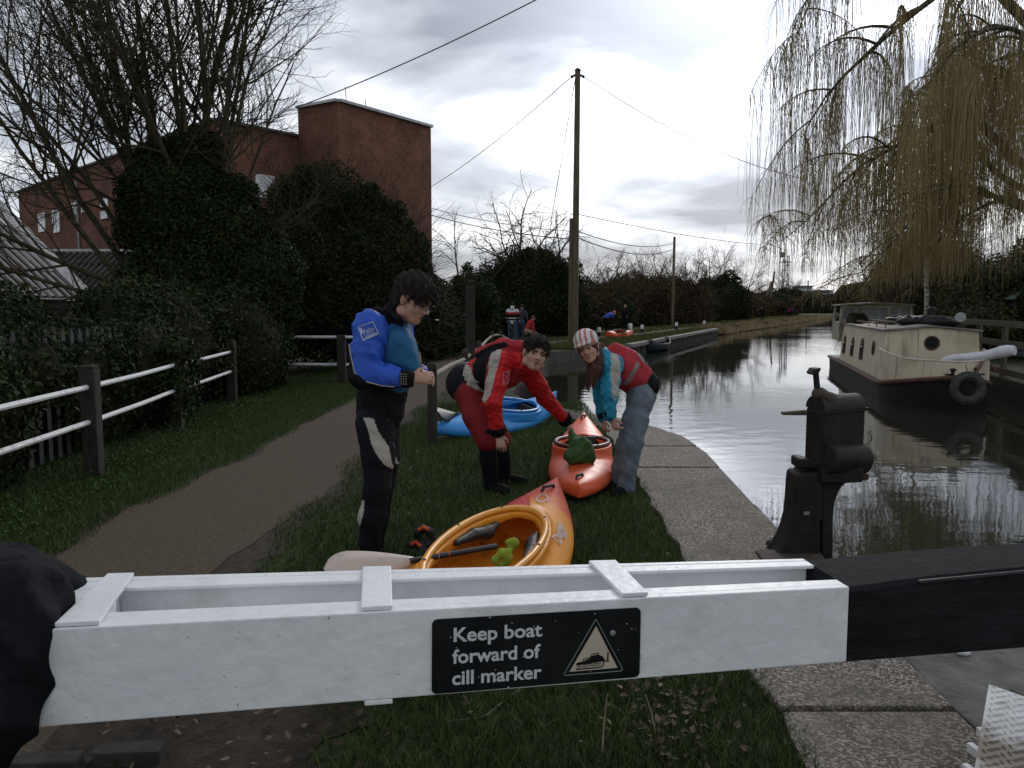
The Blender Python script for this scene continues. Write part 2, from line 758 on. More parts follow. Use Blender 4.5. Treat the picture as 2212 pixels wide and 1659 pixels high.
M_turf = mat('turf', (0.02, 0.029, 0.01), (0.055, 0.07, 0.024), 0.95, 9, bump=0.6, bscale=60, extra=ground_extra, spec=0.2)
M_blade = mat('grass_blade', (0.024, 0.05, 0.012), None, 0.75, rnd=(0.095, 0.13, 0.034), spec=0.25)
M_path = mat('path_gravel', (0.056, 0.041, 0.029), (0.14, 0.106, 0.078), 0.95, 60, bump=0.7, bscale=120, spec=0.2, thr=(0.3, 0.72))
M_mud = mat('mud', (0.022, 0.017, 0.012), (0.055, 0.042, 0.03), 0.9, 14, bump=0.6, spec=0.3)
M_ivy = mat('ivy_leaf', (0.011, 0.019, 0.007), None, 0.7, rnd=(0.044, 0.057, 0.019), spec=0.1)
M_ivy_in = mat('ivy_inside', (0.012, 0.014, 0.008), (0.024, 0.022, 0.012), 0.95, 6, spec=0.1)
M_brushleaf = mat('brush_twig_leaf', (0.05, 0.036, 0.02), None, 0.9, rnd=(0.13, 0.095, 0.05), spec=0.1)
M_greenleaf = mat('scrub_leaf', (0.03, 0.04, 0.014), None, 0.8, rnd=(0.09, 0.09, 0.03), spec=0.2)
M_bark = mat('bark', (0.035, 0.031, 0.018), (0.085, 0.075, 0.042), 0.9, 9, bump=0.5, spec=0.2)
M_twig = mat('twig', (0.05, 0.04, 0.024), (0.09, 0.075, 0.045), 0.9, 5, spec=0.15)
M_willow = mat('willow_twig', (0.24, 0.18, 0.08), (0.36, 0.285, 0.14), 0.8, 3, spec=0.2)
M_wood = mat('weathered_wood', (0.06, 0.05, 0.036), (0.13, 0.115, 0.085), 0.9, 5, bump=0.4, stretch=(8, 8, 1.2), spec=0.25)
M_dwood = mat('dark_wood', (0.018, 0.016, 0.013), (0.05, 0.044, 0.034), 0.85, 6, bump=0.4, stretch=(8, 8, 1.2), spec=0.3)
M_white = mat('white_paint', (0.62, 0.63, 0.64), (0.78, 0.78, 0.78), 0.45, 3.0, bump=0.12, bscale=45, thr=(0.25, 0.6))
M_black = mat('black_paint', (0.008, 0.008, 0.009), (0.02, 0.02, 0.021), 0.5, 7, bump=0.2, bscale=40, spec=0.3)

# ---------------------------------------------------------------- ground, water, path, coping
LB = [(1.72, 4.25), (1.80, 5.4), (1.92, 7.0), (2.02, 8.4), (2.0, 9.4), (1.82, 10.3), (1.5, 11.1), (0.95, 11.9), (0.3, 13.2), (-0.2, 15.5),
      (-0.3, 19), (0.1, 24), (1.3, 28.5), (3.2, 31.2), (5.1, 33.6), (9.5, 45), (14.1, 57), (18, 66), (23.6, 77), (40, 112), (66, 168), (150, 360), (175, 420)]
RB = [(4.4, 4.25), (7.5, 6.5), (10.2, 15.5), (12.2, 22.5), (16, 34), (27, 62), (46, 108), (72, 166), (155, 356), (176, 420)]


def poly_obj(name, pts, z, m, kind='structure', parent=None):
    from mathutils.geometry import tessellate_polygon
    v = [Vector((p[0], p[1], z)) for p in pts]
    t = tessellate_polygon([v])
    me = bpy.data.meshes.new(name)
    me.from_pydata(v, [], [tuple(f) for f in t])
    me.materials.append(m)
    bm = bmesh.new()
    bm.from_mesh(me)
    bmesh.ops.recalc_face_normals(bm, faces=bm.faces)
    for f in bm.faces:
        if f.normal.z < 0:
            f.normal_flip()
    bm.to_mesh(me)
    bm.free()
    o = link(name, me, parent)
    if kind:
        o['kind'] = kind
    return o


land = [(-1500, -60), (1500, -60), (1500, 2500), (176, 420)] + RB[::-1][1:] + LB + [(175.5, 2500), (-1500, 2500)]
# one ground sheet: near land joins the two banks round the lock end; cut only by the canal
land = [(-1500, -60), (1500, -60), (1500, 1800), (176, 420)] + RB[::-1][1:] + LB[:-1] + [(174.5, 420), (170, 1800), (-1500, 1800)]
poly_obj('ground', land, 0.0, M_turf)
poly_obj('far_ground', [(-1500, 420.0), (1500, 420.0), (1500, 1800), (-1500, 1800)], -0.06, M_turf)


def bank_wall(name, line, z0, z1, m):
    mb = MB()
    for a, b in zip(line[:-1], line[1:]):
        mb.add([(a[0], a[1], z0), (b[0], b[1], z0), (b[0], b[1], z1), (a[0], a[1], z1)], [(0, 1, 2, 3)])
    o = mb.build(name, m, fixn=False)
    o['kind'] = 'structure'
    return o


M_bankwall = mat('bank_stone', (0.05, 0.046, 0.036), (0.12, 0.11, 0.09), 0.9, 5, bump=0.5)
bank_wall('bank_side', LB[:15], -1.4, 0.0, M_bankwall)
bank_wall('bank_side', LB[14:], -1.4, 0.0, M_mud)
bank_wall('bank_side', RB, -1.4, 0.0, M_mud)
bank_wall('bank_side', [LB[0], RB[0]], -1.4, 0.0, M_bankwall)


def water_mat():
    m = bpy.data.materials.new('canal_water')
    m.use_nodes = True
    nt = m.node_tree
    b = nt.nodes['Principled BSDF']
    L = nt.links.new
    b.inputs['Base Color'].default_value = (0.024, 0.026, 0.019, 1)
    b.inputs['Roughness'].default_value = 0.03
    b.inputs['IOR'].default_value = 2.1
    b.inputs['Specular IOR Level'].default_value = 0.5
    tc = nt.nodes.new('ShaderNodeTexCoord')

    def noise(scale, det, st=(1, 1, 1)):
        mp = nt.nodes.new('ShaderNodeMapping')
        mp.inputs['Scale'].default_value = st
        L(tc.outputs['Object'], mp.inputs[0])
        n = nt.nodes.new('ShaderNodeTexNoise')
        n.inputs['Scale'].default_value = scale
        n.inputs['Detail'].default_value = det
        L(mp.outputs[0], n.inputs['Vector'])
        return n.outputs[0]

    def M(op, a, b_=None):
        n = nt.nodes.new('ShaderNodeMath')
        n.operation = op
        for i, v in enumerate((a, b_)):
            if v is None:
                continue
            if isinstance(v, (int, float)):
                n.inputs[i].default_value = v
            else:
                L(v, n.inputs[i])
        return n.outputs[0]
    big = noise(0.09, 2)
    patch = nt.nodes.new('ShaderNodeMapRange')
    patch.inputs['From Min'].default_value = 0.42
    patch.inputs['From Max'].default_value = 0.6
    patch.inputs['To Min'].default_value = 0.12
    L(big, patch.inputs['Value'])
    # rings spreading from a paddle stroke near the far landing
    mp = nt.nodes.new('ShaderNodeMapping')
    mp.inputs['Location'].default_value = (-1.0, -17.5, 0)
    L(tc.outputs['Object'], mp.inputs[0])
    wv = nt.nodes.new('ShaderNodeTexWave')
    wv.wave_type = 'RINGS'
    wv.rings_direction = 'Z'
    wv.inputs['Scale'].default_value = 0.55
    wv.inputs['Distortion'].default_value = 2.2
    wv.inputs['Detail'].default_value = 2
    wv.inputs['Detail Scale'].default_value = 1.2
    L(mp.outputs[0], wv.inputs['Vector'])
    h = M('ADD', M('MULTIPLY', noise(2.6, 3, (0.75, 1.2, 1)), M('MULTIPLY', patch.outputs[0], 0.55)),
          M('ADD', M('MULTIPLY', noise(0.6, 2), 0.25), M('MULTIPLY', M('MULTIPLY', wv.outputs[0], patch.outputs[0]), 0.07)))
    bp = nt.nodes.new('ShaderNodeBump')
    bp.inputs['Strength'].default_value = 0.55
    bp.inputs['Distance'].default_value = 0.02
    L(h, bp.inputs['Height'])
    L(bp.outputs[0], b.inputs['Normal'])
    return m


poly_obj('water', [(-3, 3.9), (200, 3.9), (200, 430), (60, 430), (-3, 40)], WZ, water_mat())


def ribbon(name, line, w0, w1, z, m, wob=0.06, step=0.25):
    """path sheet along a polyline, left offset w0 and right offset w1 with uneven edges"""
    pts = [Vector((p[0], p[1], 0)) for p in line]
    out = []
    r = np.random.default_rng(11)
    d = 0
    seq = []
    for a, b in zip(pts[:-1], pts[1:]):
        n = max(2, int((b - a).length / (step * (1 + a.y / 12))))
        for i in range(n):
            seq.append(a.lerp(b, i / n))
    seq.append(pts[-1])
    # smooth
    for _ in range(6):
        seq = [seq[0]] + [(seq[i - 1] + seq[i] * 2 + seq[i + 1]) / 4 for i in range(1, len(seq) - 1)] + [seq[-1]]
    vs, fs = [], []
    for i, p in enumerate(seq):
        t = (seq[min(i + 1, len(seq) - 1)] - seq[max(i - 1, 0)]).normalized()
        nrm = Vector((t.y, -t.x, 0))
        a = p - nrm * (w0 + r.normal(0, wob) + 0.08 * math.sin(p.y * 1.3))
        b = p + nrm * (w1 + r.normal(0, wob) + 0.1 * math.sin(p.y * 0.9 + 1))
        vs += [(a.x, a.y, z), (b.x, b.y, z)]
        if i:
            k = 2 * i
            fs.append((k - 2, k - 1, k + 1, k))
    me = bpy.data.meshes.new(name)
    me.from_pydata(vs, [], fs)
    me.materials.append(m)
    o = link(name, me)
    o['kind'] = 'structure'
    return o


PATHL = [(-2.3, 1.2), (-2.33, 6), (-2.2, 10), (-2.05, 15), (-1.85, 21), (-1.3, 26), (-0.2, 31), (3, 39), (8.2, 49), (12.8, 60), (23.5, 83), (31.8, 103), (47.4, 138), (64, 174), (122, 320)]
ribbon('mud_margin', PATHL[:7], 0.62, 0.9, 0.004, M_mud, 0.07, 0.12)
ribbon('path', PATHL, 0.55, 0.68, 0.008, M_path, 0.035)

soil = [(-1.75 + 0.1 * math.sin(i * 2.1), 2.0 + i * 0.13) for i in range(12)] + [(-0.95 - 0.06 * i + 0.09 * math.sin(i * 1.7), 3.5 - 0.02 * i) for i in range(3)][::-1] + [(-0.62 + 0.13 * math.sin(i * 1.9 + 0.4), 3.4 - i * 0.13) for i in range(12)]
poly_obj('bare_soil', soil, 0.0065, M_mud)
# coping: big exposed-aggregate slabs with open joints
def agg_extra(nt, b, vec, col):
    L = nt.links.new
    v = nt.nodes.new('ShaderNodeTexVoronoi')
    v.inputs['Scale'].default_value = 105
    L(vec, v.inputs['Vector'])
    sep = nt.nodes.new('ShaderNodeSeparateColor')
    L(v.outputs['Color'], sep.inputs[0])
    r = nt.nodes.new('ShaderNodeValToRGB')
    els = r.color_ramp.elements
    els[0].position, els[0].color = 0.2, (0.06, 0.05, 0.042, 1)
    els[1].position, els[1].color = 0.95, (0.46, 0.4, 0.33, 1)
    e = els.new(0.6)
    e.color = (0.17, 0.145, 0.12, 1)
    L(sep.outputs[0], r.inputs[0])
    # grime, damp and lichen patches
    n = nt.nodes.new('ShaderNodeTexNoise')
    n.inputs['Scale'].default_value = 2.6
    n.inputs['Detail'].default_value = 8
    L(vec, n.inputs['Vector'])
    mr = nt.nodes.new('ShaderNodeMapRange')
    mr.inputs['From Min'].default_value = 0.35
    mr.inputs['From Max'].default_value = 0.62
    L(n.outputs[0], mr.inputs['Value'])
    mx = nt.nodes.new('ShaderNodeMixRGB')
    L(mr.outputs[0], mx.inputs[0])
    L(r.outputs[0], mx.inputs[1])
    L(col, mx.inputs[2])
    mx2 = nt.nodes.new('ShaderNodeMixRGB')
    mx2.inputs[0].default_value = 0.62
    L(r.outputs[0], mx2.inputs[1])
    L(mx.outputs[0], mx2.inputs[2])
    L(mx2.outputs[0], b.inputs['Base Color'])
    bp = nt.nodes.new('ShaderNodeBump')
    bp.inputs['Strength'].default_value = 0.7
    bp.inputs['Distance'].default_value = 0.006
    L(v.outputs['Distance'], bp.inputs['Height'])
    L(bp.outputs[0], b.inputs['Normal'])


M_agg = mat('coping_aggregate', (0.075, 0.066, 0.05), (0.2, 0.18, 0.15), 0.85, 5, extra=agg_extra)
M_conc = mat('lock_concrete', (0.07, 0.068, 0.062), (0.17, 0.165, 0.15), 0.9, 6, bump=0.4)


def lerp2(line, y):
    for a, b in zip(line[:-1], line[1:]):
        if a[1] <= y <= b[1]:
            t = (y - a[1]) / (b[1] - a[1])
            return a[0] + (b[0] - a[0]) * t
    return line[0][0] if y < line[0][1] else line[-1][0]


OUTER = [(1.60, 1.8)] + [(1.66, 3.0), (1.72, 4.25)] + LB[1:6]
INNER = [(0.98, 1.8), (1.02, 3.3), (1.06, 5.0), (1.12, 6.8), (1.16, 8.4), (1.15, 10.5)]
slab_y = [1.8, 2.94, 4.55, 6.12, 7.62, 8.78, 9.75, 10.3]
for i in range(len(slab_y) - 1):
    ya, yb = slab_y[i] + 0.014, slab_y[i + 1] - 0.014
    n = 6
    ys = [ya + (yb - ya) * k / n for k in range(n + 1)]
    lft = [(lerp2(INNER, y) + 0.02 * math.sin(y * 9), y) for y in ys]
    rgt = [(lerp2(OUTER, y) + 0.035, y) for y in ys]
    poly = lft + rgt[::-1]
    mb = MB()
    mb.prism([(p[0], p[1], -0.22) for p in poly], (0, 0, 0.245 + 0.006 * ((i * 7) % 3)))
    o = mb.build('coping_stone', M_agg, bevel=0.012)
    o['kind'] = 'structure'
# rounded corner slabs turning away to the left
cor = [(1.16, 10.31), (1.85, 10.31), (1.53, 11.12), (0.98, 11.92), (0.6, 12.6), (0.1, 12.3), (0.55, 11.5), (0.95, 10.9)]
mb = MB()
mb.prism([(p[0], p[1], -0.22) for p in cor], (0, 0, 0.24))
mb.build('coping_stone', M_agg, bevel=0.012)['kind'] = 'structure'
# lock shoulder in concrete to the right of the coping, under the black half of the beam
mb = MB()
mb.prism([(1.72, 1.6, -0.3), (4.6, 1.6, -0.3), (4.6, 4.2, -0.3), (1.78, 4.2, -0.3), (1.71, 3.0, -0.3)], (0, 0, 0.31))
mb.build('lock_shoulder', M_conc, bevel=0.01)['kind'] = 'structure'

# timber-piled landing stage on the far left bank
mb = MB()
A, Bp = Vector((4.6, 32.7, 0)), Vector((14.6, 58.2, 0))
dirv = (Bp - A).normalized()
nrm = Vector((dirv.y, -dirv.x, 0))
M_pile = mat('landing_pile', (0.05, 0.048, 0.042), (0.13, 0.125, 0.11), 0.9, 5)
land_st = empty('landing_stage', A, 'long low landing stage with grey piled front along the far towpath', 'landing')
mb = MB()
for k in range(54):
    q = A.lerp(Bp, k / 53.0) + nrm * 0.12
    mb.box((q.x, q.y, -0.34), (0.17, 0.24, 0.66), math.atan2(dirv.y, dirv.x))
o = mb.build('pile_wall', M_pile, land_st)
mb = MB()
mb.bar(A + nrm * 0.16 + Vector((0, 0, 0.03)), Bp + nrm * 0.16 + Vector((0, 0, 0.03)), 0.34, 0.14)
mb.build('capping', mat('landing_cap', (0.16, 0.155, 0.14), (0.27, 0.26, 0.235), 0.9, 4), land_st)

# grass blades, litter
def region_pts(n, x0, x1, y0, y1):
    x = rng.uniform(x0, x1, n)
    y = y0 + (y1 - y0) * rng.random(n) ** 1.35
    return x, y


def blades(name, x, y, h, w, m):
    n = len(x)
    a = rng.uniform(0, 6.28, n)
    hh = h * rng.uniform(0.5, 1.5, n)
    lean = rng.normal(0, 0.45, (n, 2)) * hh[:, None]
    b = np.stack([x, y, np.zeros(n)], 1)
    s = np.stack([np.cos(a), np.sin(a), np.zeros(n)], 1) * (w * rng.uniform(0.6, 1.4, n))[:, None]
    tip = b + np.stack([lean[:, 0], lean[:, 1], hh], 1)
    V = np.stack([b - s, b + s, tip], 1).reshape(-1, 3)
    F = np.arange(3 * n).reshape(n, 3)
    o = link(name, np_mesh(name, V, F, [m], rnd=rng.random(n) ** 1.5))
    return o


def patchy(x, y, s=1.0):
    return np.sin(x * 2.3 * s + 1) + np.sin(y * 1.7 * s + 0.5 * x) + 0.8 * np.sin(x * 5.1 * s - y * 3.7 * s)


x, y = region_pts(120000, -1.75, 1.3, 2.2, 13)
keep = (x < np.interp(y, [p[1] for p in INNER], [p[0] for p in INNER]) + 0.05 * rng.random(len(x))) & (x > np.interp(y, [2, 8, 13], [-1.62, -1.62, -1.4]) + 0.4 * rng.random(len(x)) ** 2 + 0.1 * np.sin(y * 3)) & (patchy(x, y) > -2.9 - 0.5 * rng.random(len(x)))
for (ax_, ay_), (bx_, by_), hw_ in (((0.25, 5.35), (-0.6, 2.95), 0.33), ((0.52, 6.12), (0.8, 8.9), 0.25), ((-0.93, 9.3), (0.52, 11.05), 0.25)):
    ex_, ey_ = bx_ - ax_, by_ - ay_
    tt = np.clip(((x - ax_) * ex_ + (y - ay_) * ey_) / (ex_ ** 2 + ey_ ** 2), 0, 1)
    keep &= np.hypot(x - ax_ - tt * ex_, y - ay_ - tt * ey_) > hw_ * (1 - np.abs(2 * tt - 1) ** 2.2) ** 0.7
keep &= ~((x < -0.75 + 0.5 * rng.random(len(x))) & (y < 3.4))
x, y = x[keep], y[keep]
x2, y2 = region_pts(120000, -4.9, -2.7, 3.5, 17)
k2 = x2 < np.interp(y2, [3, 6, 10, 15, 17], [-2.84, -2.84, -2.7, -2.58, -2.5]) - 0.16 * rng.random(len(x2)) + 0.05 * np.sin(y2 * 4)
x3 = rng.uniform(-4.5, 0.0, 26000)
y3 = rng.uniform(13, 30, 26000)
k3 = (x3 < -2.75 + (y3 - 13) * 0.05) | ((x3 > -1.3) & (x3 < np.interp(y3, [p[1] for p in LB[8:14]], [p[0] for p in LB[8:14]]) - 0.1))
g = blades('grass', np.concatenate([x, x2[k2], x3[k3]]), np.concatenate([y, y2[k2], y3[k3]]), 0.05, 0.0035, M_blade)
tag(g, 'short dark green turf beside the towpath', 'grass', kind='stuff')

# low weeds along the fence foot, dead reeds on the far bank, leaf litter
n = 5000
t = rng.random(n) ** 1.3
wy = 4.2 + 16 * t
wx = np.interp(wy, [4, 7.2, 10, 20], [-3.6, -3.55, -3.9, -4.3]) + rng.normal(-0.05, 0.24, n) + 0.1 * np.sin(wy * 5)
C = np.stack([wx, wy, 0.015 + 0.11 * rng.random(n) ** 1.5], 1)
V, F = leaf_quads(rng, C, np.tile([0, -0.3, 1.0], (n, 1)), 0.026)
M_weed = mat('weed_leaf', (0.022, 0.05, 0.012), None, 0.8, rnd=(0.055, 0.09, 0.022), spec=0.08)
tag(link('undergrowth', np_mesh('undergrowth', V, F, [M_weed], rnd=rng.random(n))), 'low green nettles and weeds at the foot of the white rail fence', 'weeds', kind='stuff')

n = 700
C = np.stack([np.concatenate([rng.normal(0.6, 0.13, n // 2), rng.normal(-1.1, 0.35, n // 4), rng.uniform(-1.5, 1.0, n - n // 2 - n // 4)]),
              np.concatenate([rng.normal(3.0, 0.3, n // 2), rng.normal(2.9, 0.3, n // 4), rng.uniform(2.4, 9, n - n // 2 - n // 4)]), 0.02 + 0.02 * rng.random(n)], 1)
V, F = leaf_quads(rng, C, np.tile([0, 0, 1.0], (n, 1)), 0.024, 0.7)
M_dead = mat('dead_leaf', (0.06, 0.04, 0.022), None, 0.8, rnd=(0.2, 0.15, 0.1))
tag(link('leaf_litter', np_mesh('leaf_litter', V, F, [M_dead], rnd=rng.random(n) ** 2)), 'dead brown leaves scattered on the turf', 'leaf litter', kind='stuff')

n = 16000
t = rng.random(n)
ry = 59 + 110 * t ** 1.4
rx = np.interp(ry, [p[1] for p in LB], [p[0] for p in LB]) + rng.normal(-0.3, 0.5, n)
hh = 0.4 * rng.uniform(0.2, 1.5, n) * np.clip(0.55 + 0.45 * np.sin(ry * 0.45) + 0.35 * np.sin(ry * 1.27 + rx), 0.08, 1.3)
b = np.stack([rx, ry, np.full(n, -0.32)], 1)
s = np.stack([np.full(n, 0.03), np.full(n, 0.0), np.zeros(n)], 1)
tip = b + np.stack([rng.normal(0, 0.12, n), rng.normal(0, 0.12, n), hh + 0.2], 1)
V = np.stack([b - s, b + s, tip], 1).reshape(-1, 3)
M_reed = mat('dead_reed', (0.15, 0.11, 0.06), None, 0.9, rnd=(0.4, 0.3, 0.17))
tag(link('reeds', np_mesh('reeds', V, np.arange(3 * n).reshape(n, 3), [M_reed], rnd=rng.random(n))), 'pale dead reeds fringing the far bank', 'reeds', kind='stuff')

n = 50000
yy = 30 + 130 * rng.random(n) ** 1.8
xl = np.interp(yy, [p[1] for p in PATHL], [p[0] for p in PATHL])
xr = np.interp(yy, [p[1] for p in LB], [p[0] for p in LB])
u = rng.random(n)
xx = np.where(rng.random(n) < 0.72, xl + 0.8 + (xr - xl - 0.8) * u, xl - 0.7 - 2.2 * u)
k = xr - xl > 1.0
hs = 0.09 + yy * 0.0008
a = rng.uniform(0, 6.28, n)
b = np.stack([xx, yy, np.zeros(n)], 1)
s = np.stack([np.cos(a), np.sin(a), np.zeros(n)], 1) * (0.008 + yy * 0.00022)[:, None]
tip = b + np.stack([rng.normal(0, 0.05, n), rng.normal(0, 0.05, n), hs * rng.uniform(0.5, 1.5, n)], 1)
V = np.stack([b - s, b + s, tip], 1)[k].reshape(-1, 3)
M_bg = mat('bank_grass_blade', (0.045, 0.07, 0.02), None, 0.8, rnd=(0.17, 0.15, 0.06), spec=0.1)
tag(link('bank_grass', np_mesh('bank_grass', V, np.arange(len(V)).reshape(-1, 3), [M_bg], rnd=rng.random(len(V) // 3))), 'rough yellow green grass on the far towpath bank', 'grass', kind='stuff')
# ---------------------------------------------------------------- hedges, ivy, trees
def core_mesh(name, blobs, h, m, sc=0.8, seed=0):
    lo = np.min([np.array(c) - np.array(r) for c, r in blobs], 0) - 0.1
    hi = np.max([np.array(c) + np.array(r) for c, r in blobs], 0) + 0.1
    f = Field(lo, hi, h)
    for c, r in blobs:
        f.ell(c, np.array(r) * sc, k=h * 2)
    return f.mesh(name, [m])


def bush(name, blobs, n, leaf, label, cat, group=None, m=None, core=None, twigs=0, tw_len=0.5, depth=0.3, lump=0.18, seed=1, jit=0.7, stem=None, tw_r=0.006, corescale=0.8):
    r = np.random.default_rng(seed)
    c0 = np.array(blobs[0][0])
    main, leaf, n = list(blobs), leaf * 0.62, int(n * 1.9)
    for c, rr_ in main:
        for _ in range(7):
            d = r.normal(0, 1, 3)
            d[2] = abs(d[2]) * 0.9
            d /= np.linalg.norm(d)
            k = r.uniform(0.16, 0.4)
            blobs = blobs + [(tuple(np.array(c) + d * np.array(rr_) * r.uniform(0.8, 1.02)), tuple(np.array(rr_) * k))]
    e = empty(name, (float(c0[0]), float(c0[1]), 0), label, cat, group)
    C, Nn = blob_points(r, blobs, n, depth, lump, 0.02)
    V, F = leaf_quads(r, C, Nn, leaf, jit)
    hmax = C[:, 2].max()
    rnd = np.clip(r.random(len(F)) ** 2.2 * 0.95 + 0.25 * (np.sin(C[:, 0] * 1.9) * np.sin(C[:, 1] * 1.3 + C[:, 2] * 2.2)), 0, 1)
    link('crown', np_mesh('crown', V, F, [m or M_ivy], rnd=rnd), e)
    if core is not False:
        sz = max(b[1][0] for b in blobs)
        link('opaque_core', core_mesh('opaque_core', main, max(0.08, sz / 16), core or M_ivy_in, corescale), e)  # added solid dark core, keeps light from passing through the leaves
    if twigs:
        k = r.choice(len(C), twigs)
        polys = []
        for i in k:
            d = Nn[i] + r.normal(0, 0.5, 3) + np.array([0, 0, 0.4])
            d /= np.linalg.norm(d)
            L = tw_len * r.uniform(0.4, 1.3)
            p0 = C[i] - d * L * 0.4
            bend = r.normal(0, 0.15, 3) * L
            s = np.linspace(0, 1, 5)[:, None]
            p = p0 + d * L * s + bend * s ** 2
            polys.append((p, tw_r * (1 - 0.7 * s[:, 0])))
        V, F = tubes_np(polys, 3)
        link('bare_twigs', np_mesh('bare_twigs', V, F, [M_twig]), e)
    return e


# low ivy over the palisade by the near fence
bush('ivy_hedge', [((-4.85, 6.4, 0.55), (0.7, 1.4, 0.8)), ((-5.35, 8.4, 0.75), (0.8, 1.5, 0.9)), ((-4.85, 10.4, 0.6), (0.7, 1.3, 0.85)), ((-4.9, 4.4, 0.5), (0.7, 1.4, 0.95)), ((-6.2, 7.5, 0.9), (0.8, 2.4, 0.95)), ((-4.7, 7.6, 0.95), (0.45, 0.7, 0.4)), ((-4.42, 6.4, 0.55), (0.3, 0.9, 0.65)), ((-4.4, 5.0, 0.55), (0.35, 1.0, 0.7)), ((-4.62, 8.9, 0.6), (0.3, 0.9, 0.7))],
     46000, 0.075, 'low ivy hedge smothering the palisade behind the white rail fence', 'hedge', seed=2, twigs=160, tw_len=0.5)
# ivy bank between fence and ivy tree
bush('ivy_bank', [((-5.6, 12.6, 0.9), (1.1, 1.9, 1.15)), ((-5.0, 14.6, 0.8), (0.95, 1.6, 1.2)), ((-6.0, 16.5, 1.2), (1.3, 2.0, 1.5)), ((-7.2, 12.8, 0.5), (1.5, 1.6, 0.8))],
     34000, 0.09, 'dark ivy bank hiding the end of the white rail fence', 'ivy', seed=3, twigs=300, tw_len=0.7)
# head of ivy round the many-stemmed tree
ivyhead = [((-6.2, 15.5, 3.2), (1.2, 1.2, 1.15)), ((-6.9, 15.6, 3.5), (0.5, 0.7, 0.9)), ((-6.6, 15.2, 4.1), (0.35, 0.4, 0.6)), ((-5.6, 15.4, 3.0), (0.95, 0.9, 0.95)), ((-5.9, 15.5, 4.4), (0.55, 0.55, 0.55)), ((-6.15, 15.4, 1.9), (1.25, 1.2, 1.3)), ((-5.3, 15.3, 2.9), (0.4, 0.4, 0.9)), ((-5.2, 15.3, 3.7), (0.45, 0.5, 0.35)), ((-5.0, 15.6, 2.0), (1.0, 1.0, 1.1))]


def bare_tree(name, label, stems, spec, sides, group=None, seed=5, base=None, mats=(M_bark, M_twig), ivy=None, nleaf=0, leaf=0.09):
    r = np.random.default_rng(seed)
    out = [[] for _ in spec]
    for p, d, L, rad in stems:
        grow(r, p, d, L, rad, 0, spec, out)
    b = base or stems[0][0]
    e = empty(name, (b[0], b[1], 0), label, 'tree', group)
    polys0 = out[0]
    V, F = tubes_np(polys0, sides[0])
    link('trunk', np_mesh('trunk', V, F, [mats[0]], smooth=True), e)
    VV, FF, nb = [], [], 0
    for lv in range(1, len(spec)):
        if not out[lv]:
            continue
        V, F = tubes_np(out[lv], sides[lv])
        VV.append(V)
        FF.append(F + nb)
        nb += len(V)
    if VV:
        link('crown', np_mesh('crown', np.concatenate(VV), np.concatenate(FF), [mats[1]], smooth=True), e)
    if ivy:
        C, Nn = blob_points(r, ivy, nleaf, 0.3, 0.24, 0.02)
        V, F = leaf_quads(r, C, Nn, leaf, 0.7)
        o = link('ivy', np_mesh('ivy', V, F, [M_ivy], rnd=np.clip(r.random(len(F)) ** 1.8 * 0.8 + 0.2 * np.sin(C[:, 0] * 2.2) * np.sin(C[:, 2] * 2.6), 0, 1)), e)
        link('ivy_core', core_mesh('ivy_core', ivy, 0.12, M_ivy_in), o)  # solid blob added inside the ivy so that no light shows through
    return e, out


r0 = np.random.default_rng(21)
stems = []
bx, by = -6.4, 15.5
#        px of where each stem leaves the top of the picture or ends, used as a direction
for (x0, z0, dx, dy, dz, L, rad) in [
        (-7.0, 3.3, -0.12, 0.0, 1.0, 8.0, 0.085), (-6.75, 3.6, 0.02, 0.1, 1.0, 8.5, 0.075), (-6.3, 4.0, -0.16, -0.05, 1.0, 8.0, 0.08), (-6.05, 4.1, 0.10, 0.1, 1.0, 9.0, 0.10),
        (-5.8, 4.2, 0.16, -0.1, 1.0, 8.5, 0.085), (-5.55, 3.9, 0.20, 0.05, 1.0, 8.0, 0.075), (-7.3, 3.0, -0.48, -0.1, 0.85, 7.5, 0.075), (-7.4, 2.8, -0.75, 0.1, 0.7, 7.0, 0.07),
        (-7.3, 2.6, -0.95, -0.2, 0.42, 6.5, 0.065), (-7.2, 2.3, -1.0, -0.3, 0.22, 5.5, 0.055), (-7.1, 3.2, -0.6, -0.4, 0.8, 7.0, 0.06), (-6.6, 3.8, -0.3, 0.3, 1.0, 8.0, 0.07),
        (-5.6, 4.1, 0.36, 0.1, 0.9, 5.0, 0.06), (-5.4, 3.6, 0.55, -0.1, 0.8, 3.4, 0.045), (-6.2, 4.3, 0.02, -0.3, 1.0, 8.0, 0.07), (-5.3, 3.2, 0.7, 0.1, 0.5, 2.6, 0.035),
        (-6.9, 3.4, -0.32, 0.2, 0.95, 8.0, 0.07), (-5.8, 4.3, 0.3, 0.2, 0.95, 7.0, 0.06)]:
    stems.append(((x0, by + r0.normal(0, 0.2), z0 - 0.7), (dx, dy, dz), L, rad * 0.82))
spec = [dict(n=9, wob=0.06, trop=0.015, kids=14, ratio=0.42, ang=42, start=0.12, taper=0.28, rr=0.5),
        dict(n=6, wob=0.1, trop=0.04, kids=7, ratio=0.5, ang=40, start=0.15, taper=0.35, rr=0.6),
        dict(n=4, wob=0.13, trop=0.05, kids=5, ratio=0.6, ang=40, start=0.15, taper=0.45, rr=0.8),
        dict(n=3, wob=0.16, trop=0.03, kids=0, ratio=0.5, ang=30, start=0.2, taper=0.6)]
for _ in range(12):
    az, el = r0.uniform(-1.0, 0.4), r0.uniform(0.25, 1.3)
    stems.append(((-6.3 + 0.9 * az, by + r0.normal(0, 0.3), 3.0 + 0.5 * el), (az * 0.9 - 0.12, r0.normal(0, 0.25), el), r0.uniform(4.5, 7.5), r0.uniform(0.035, 0.06)))
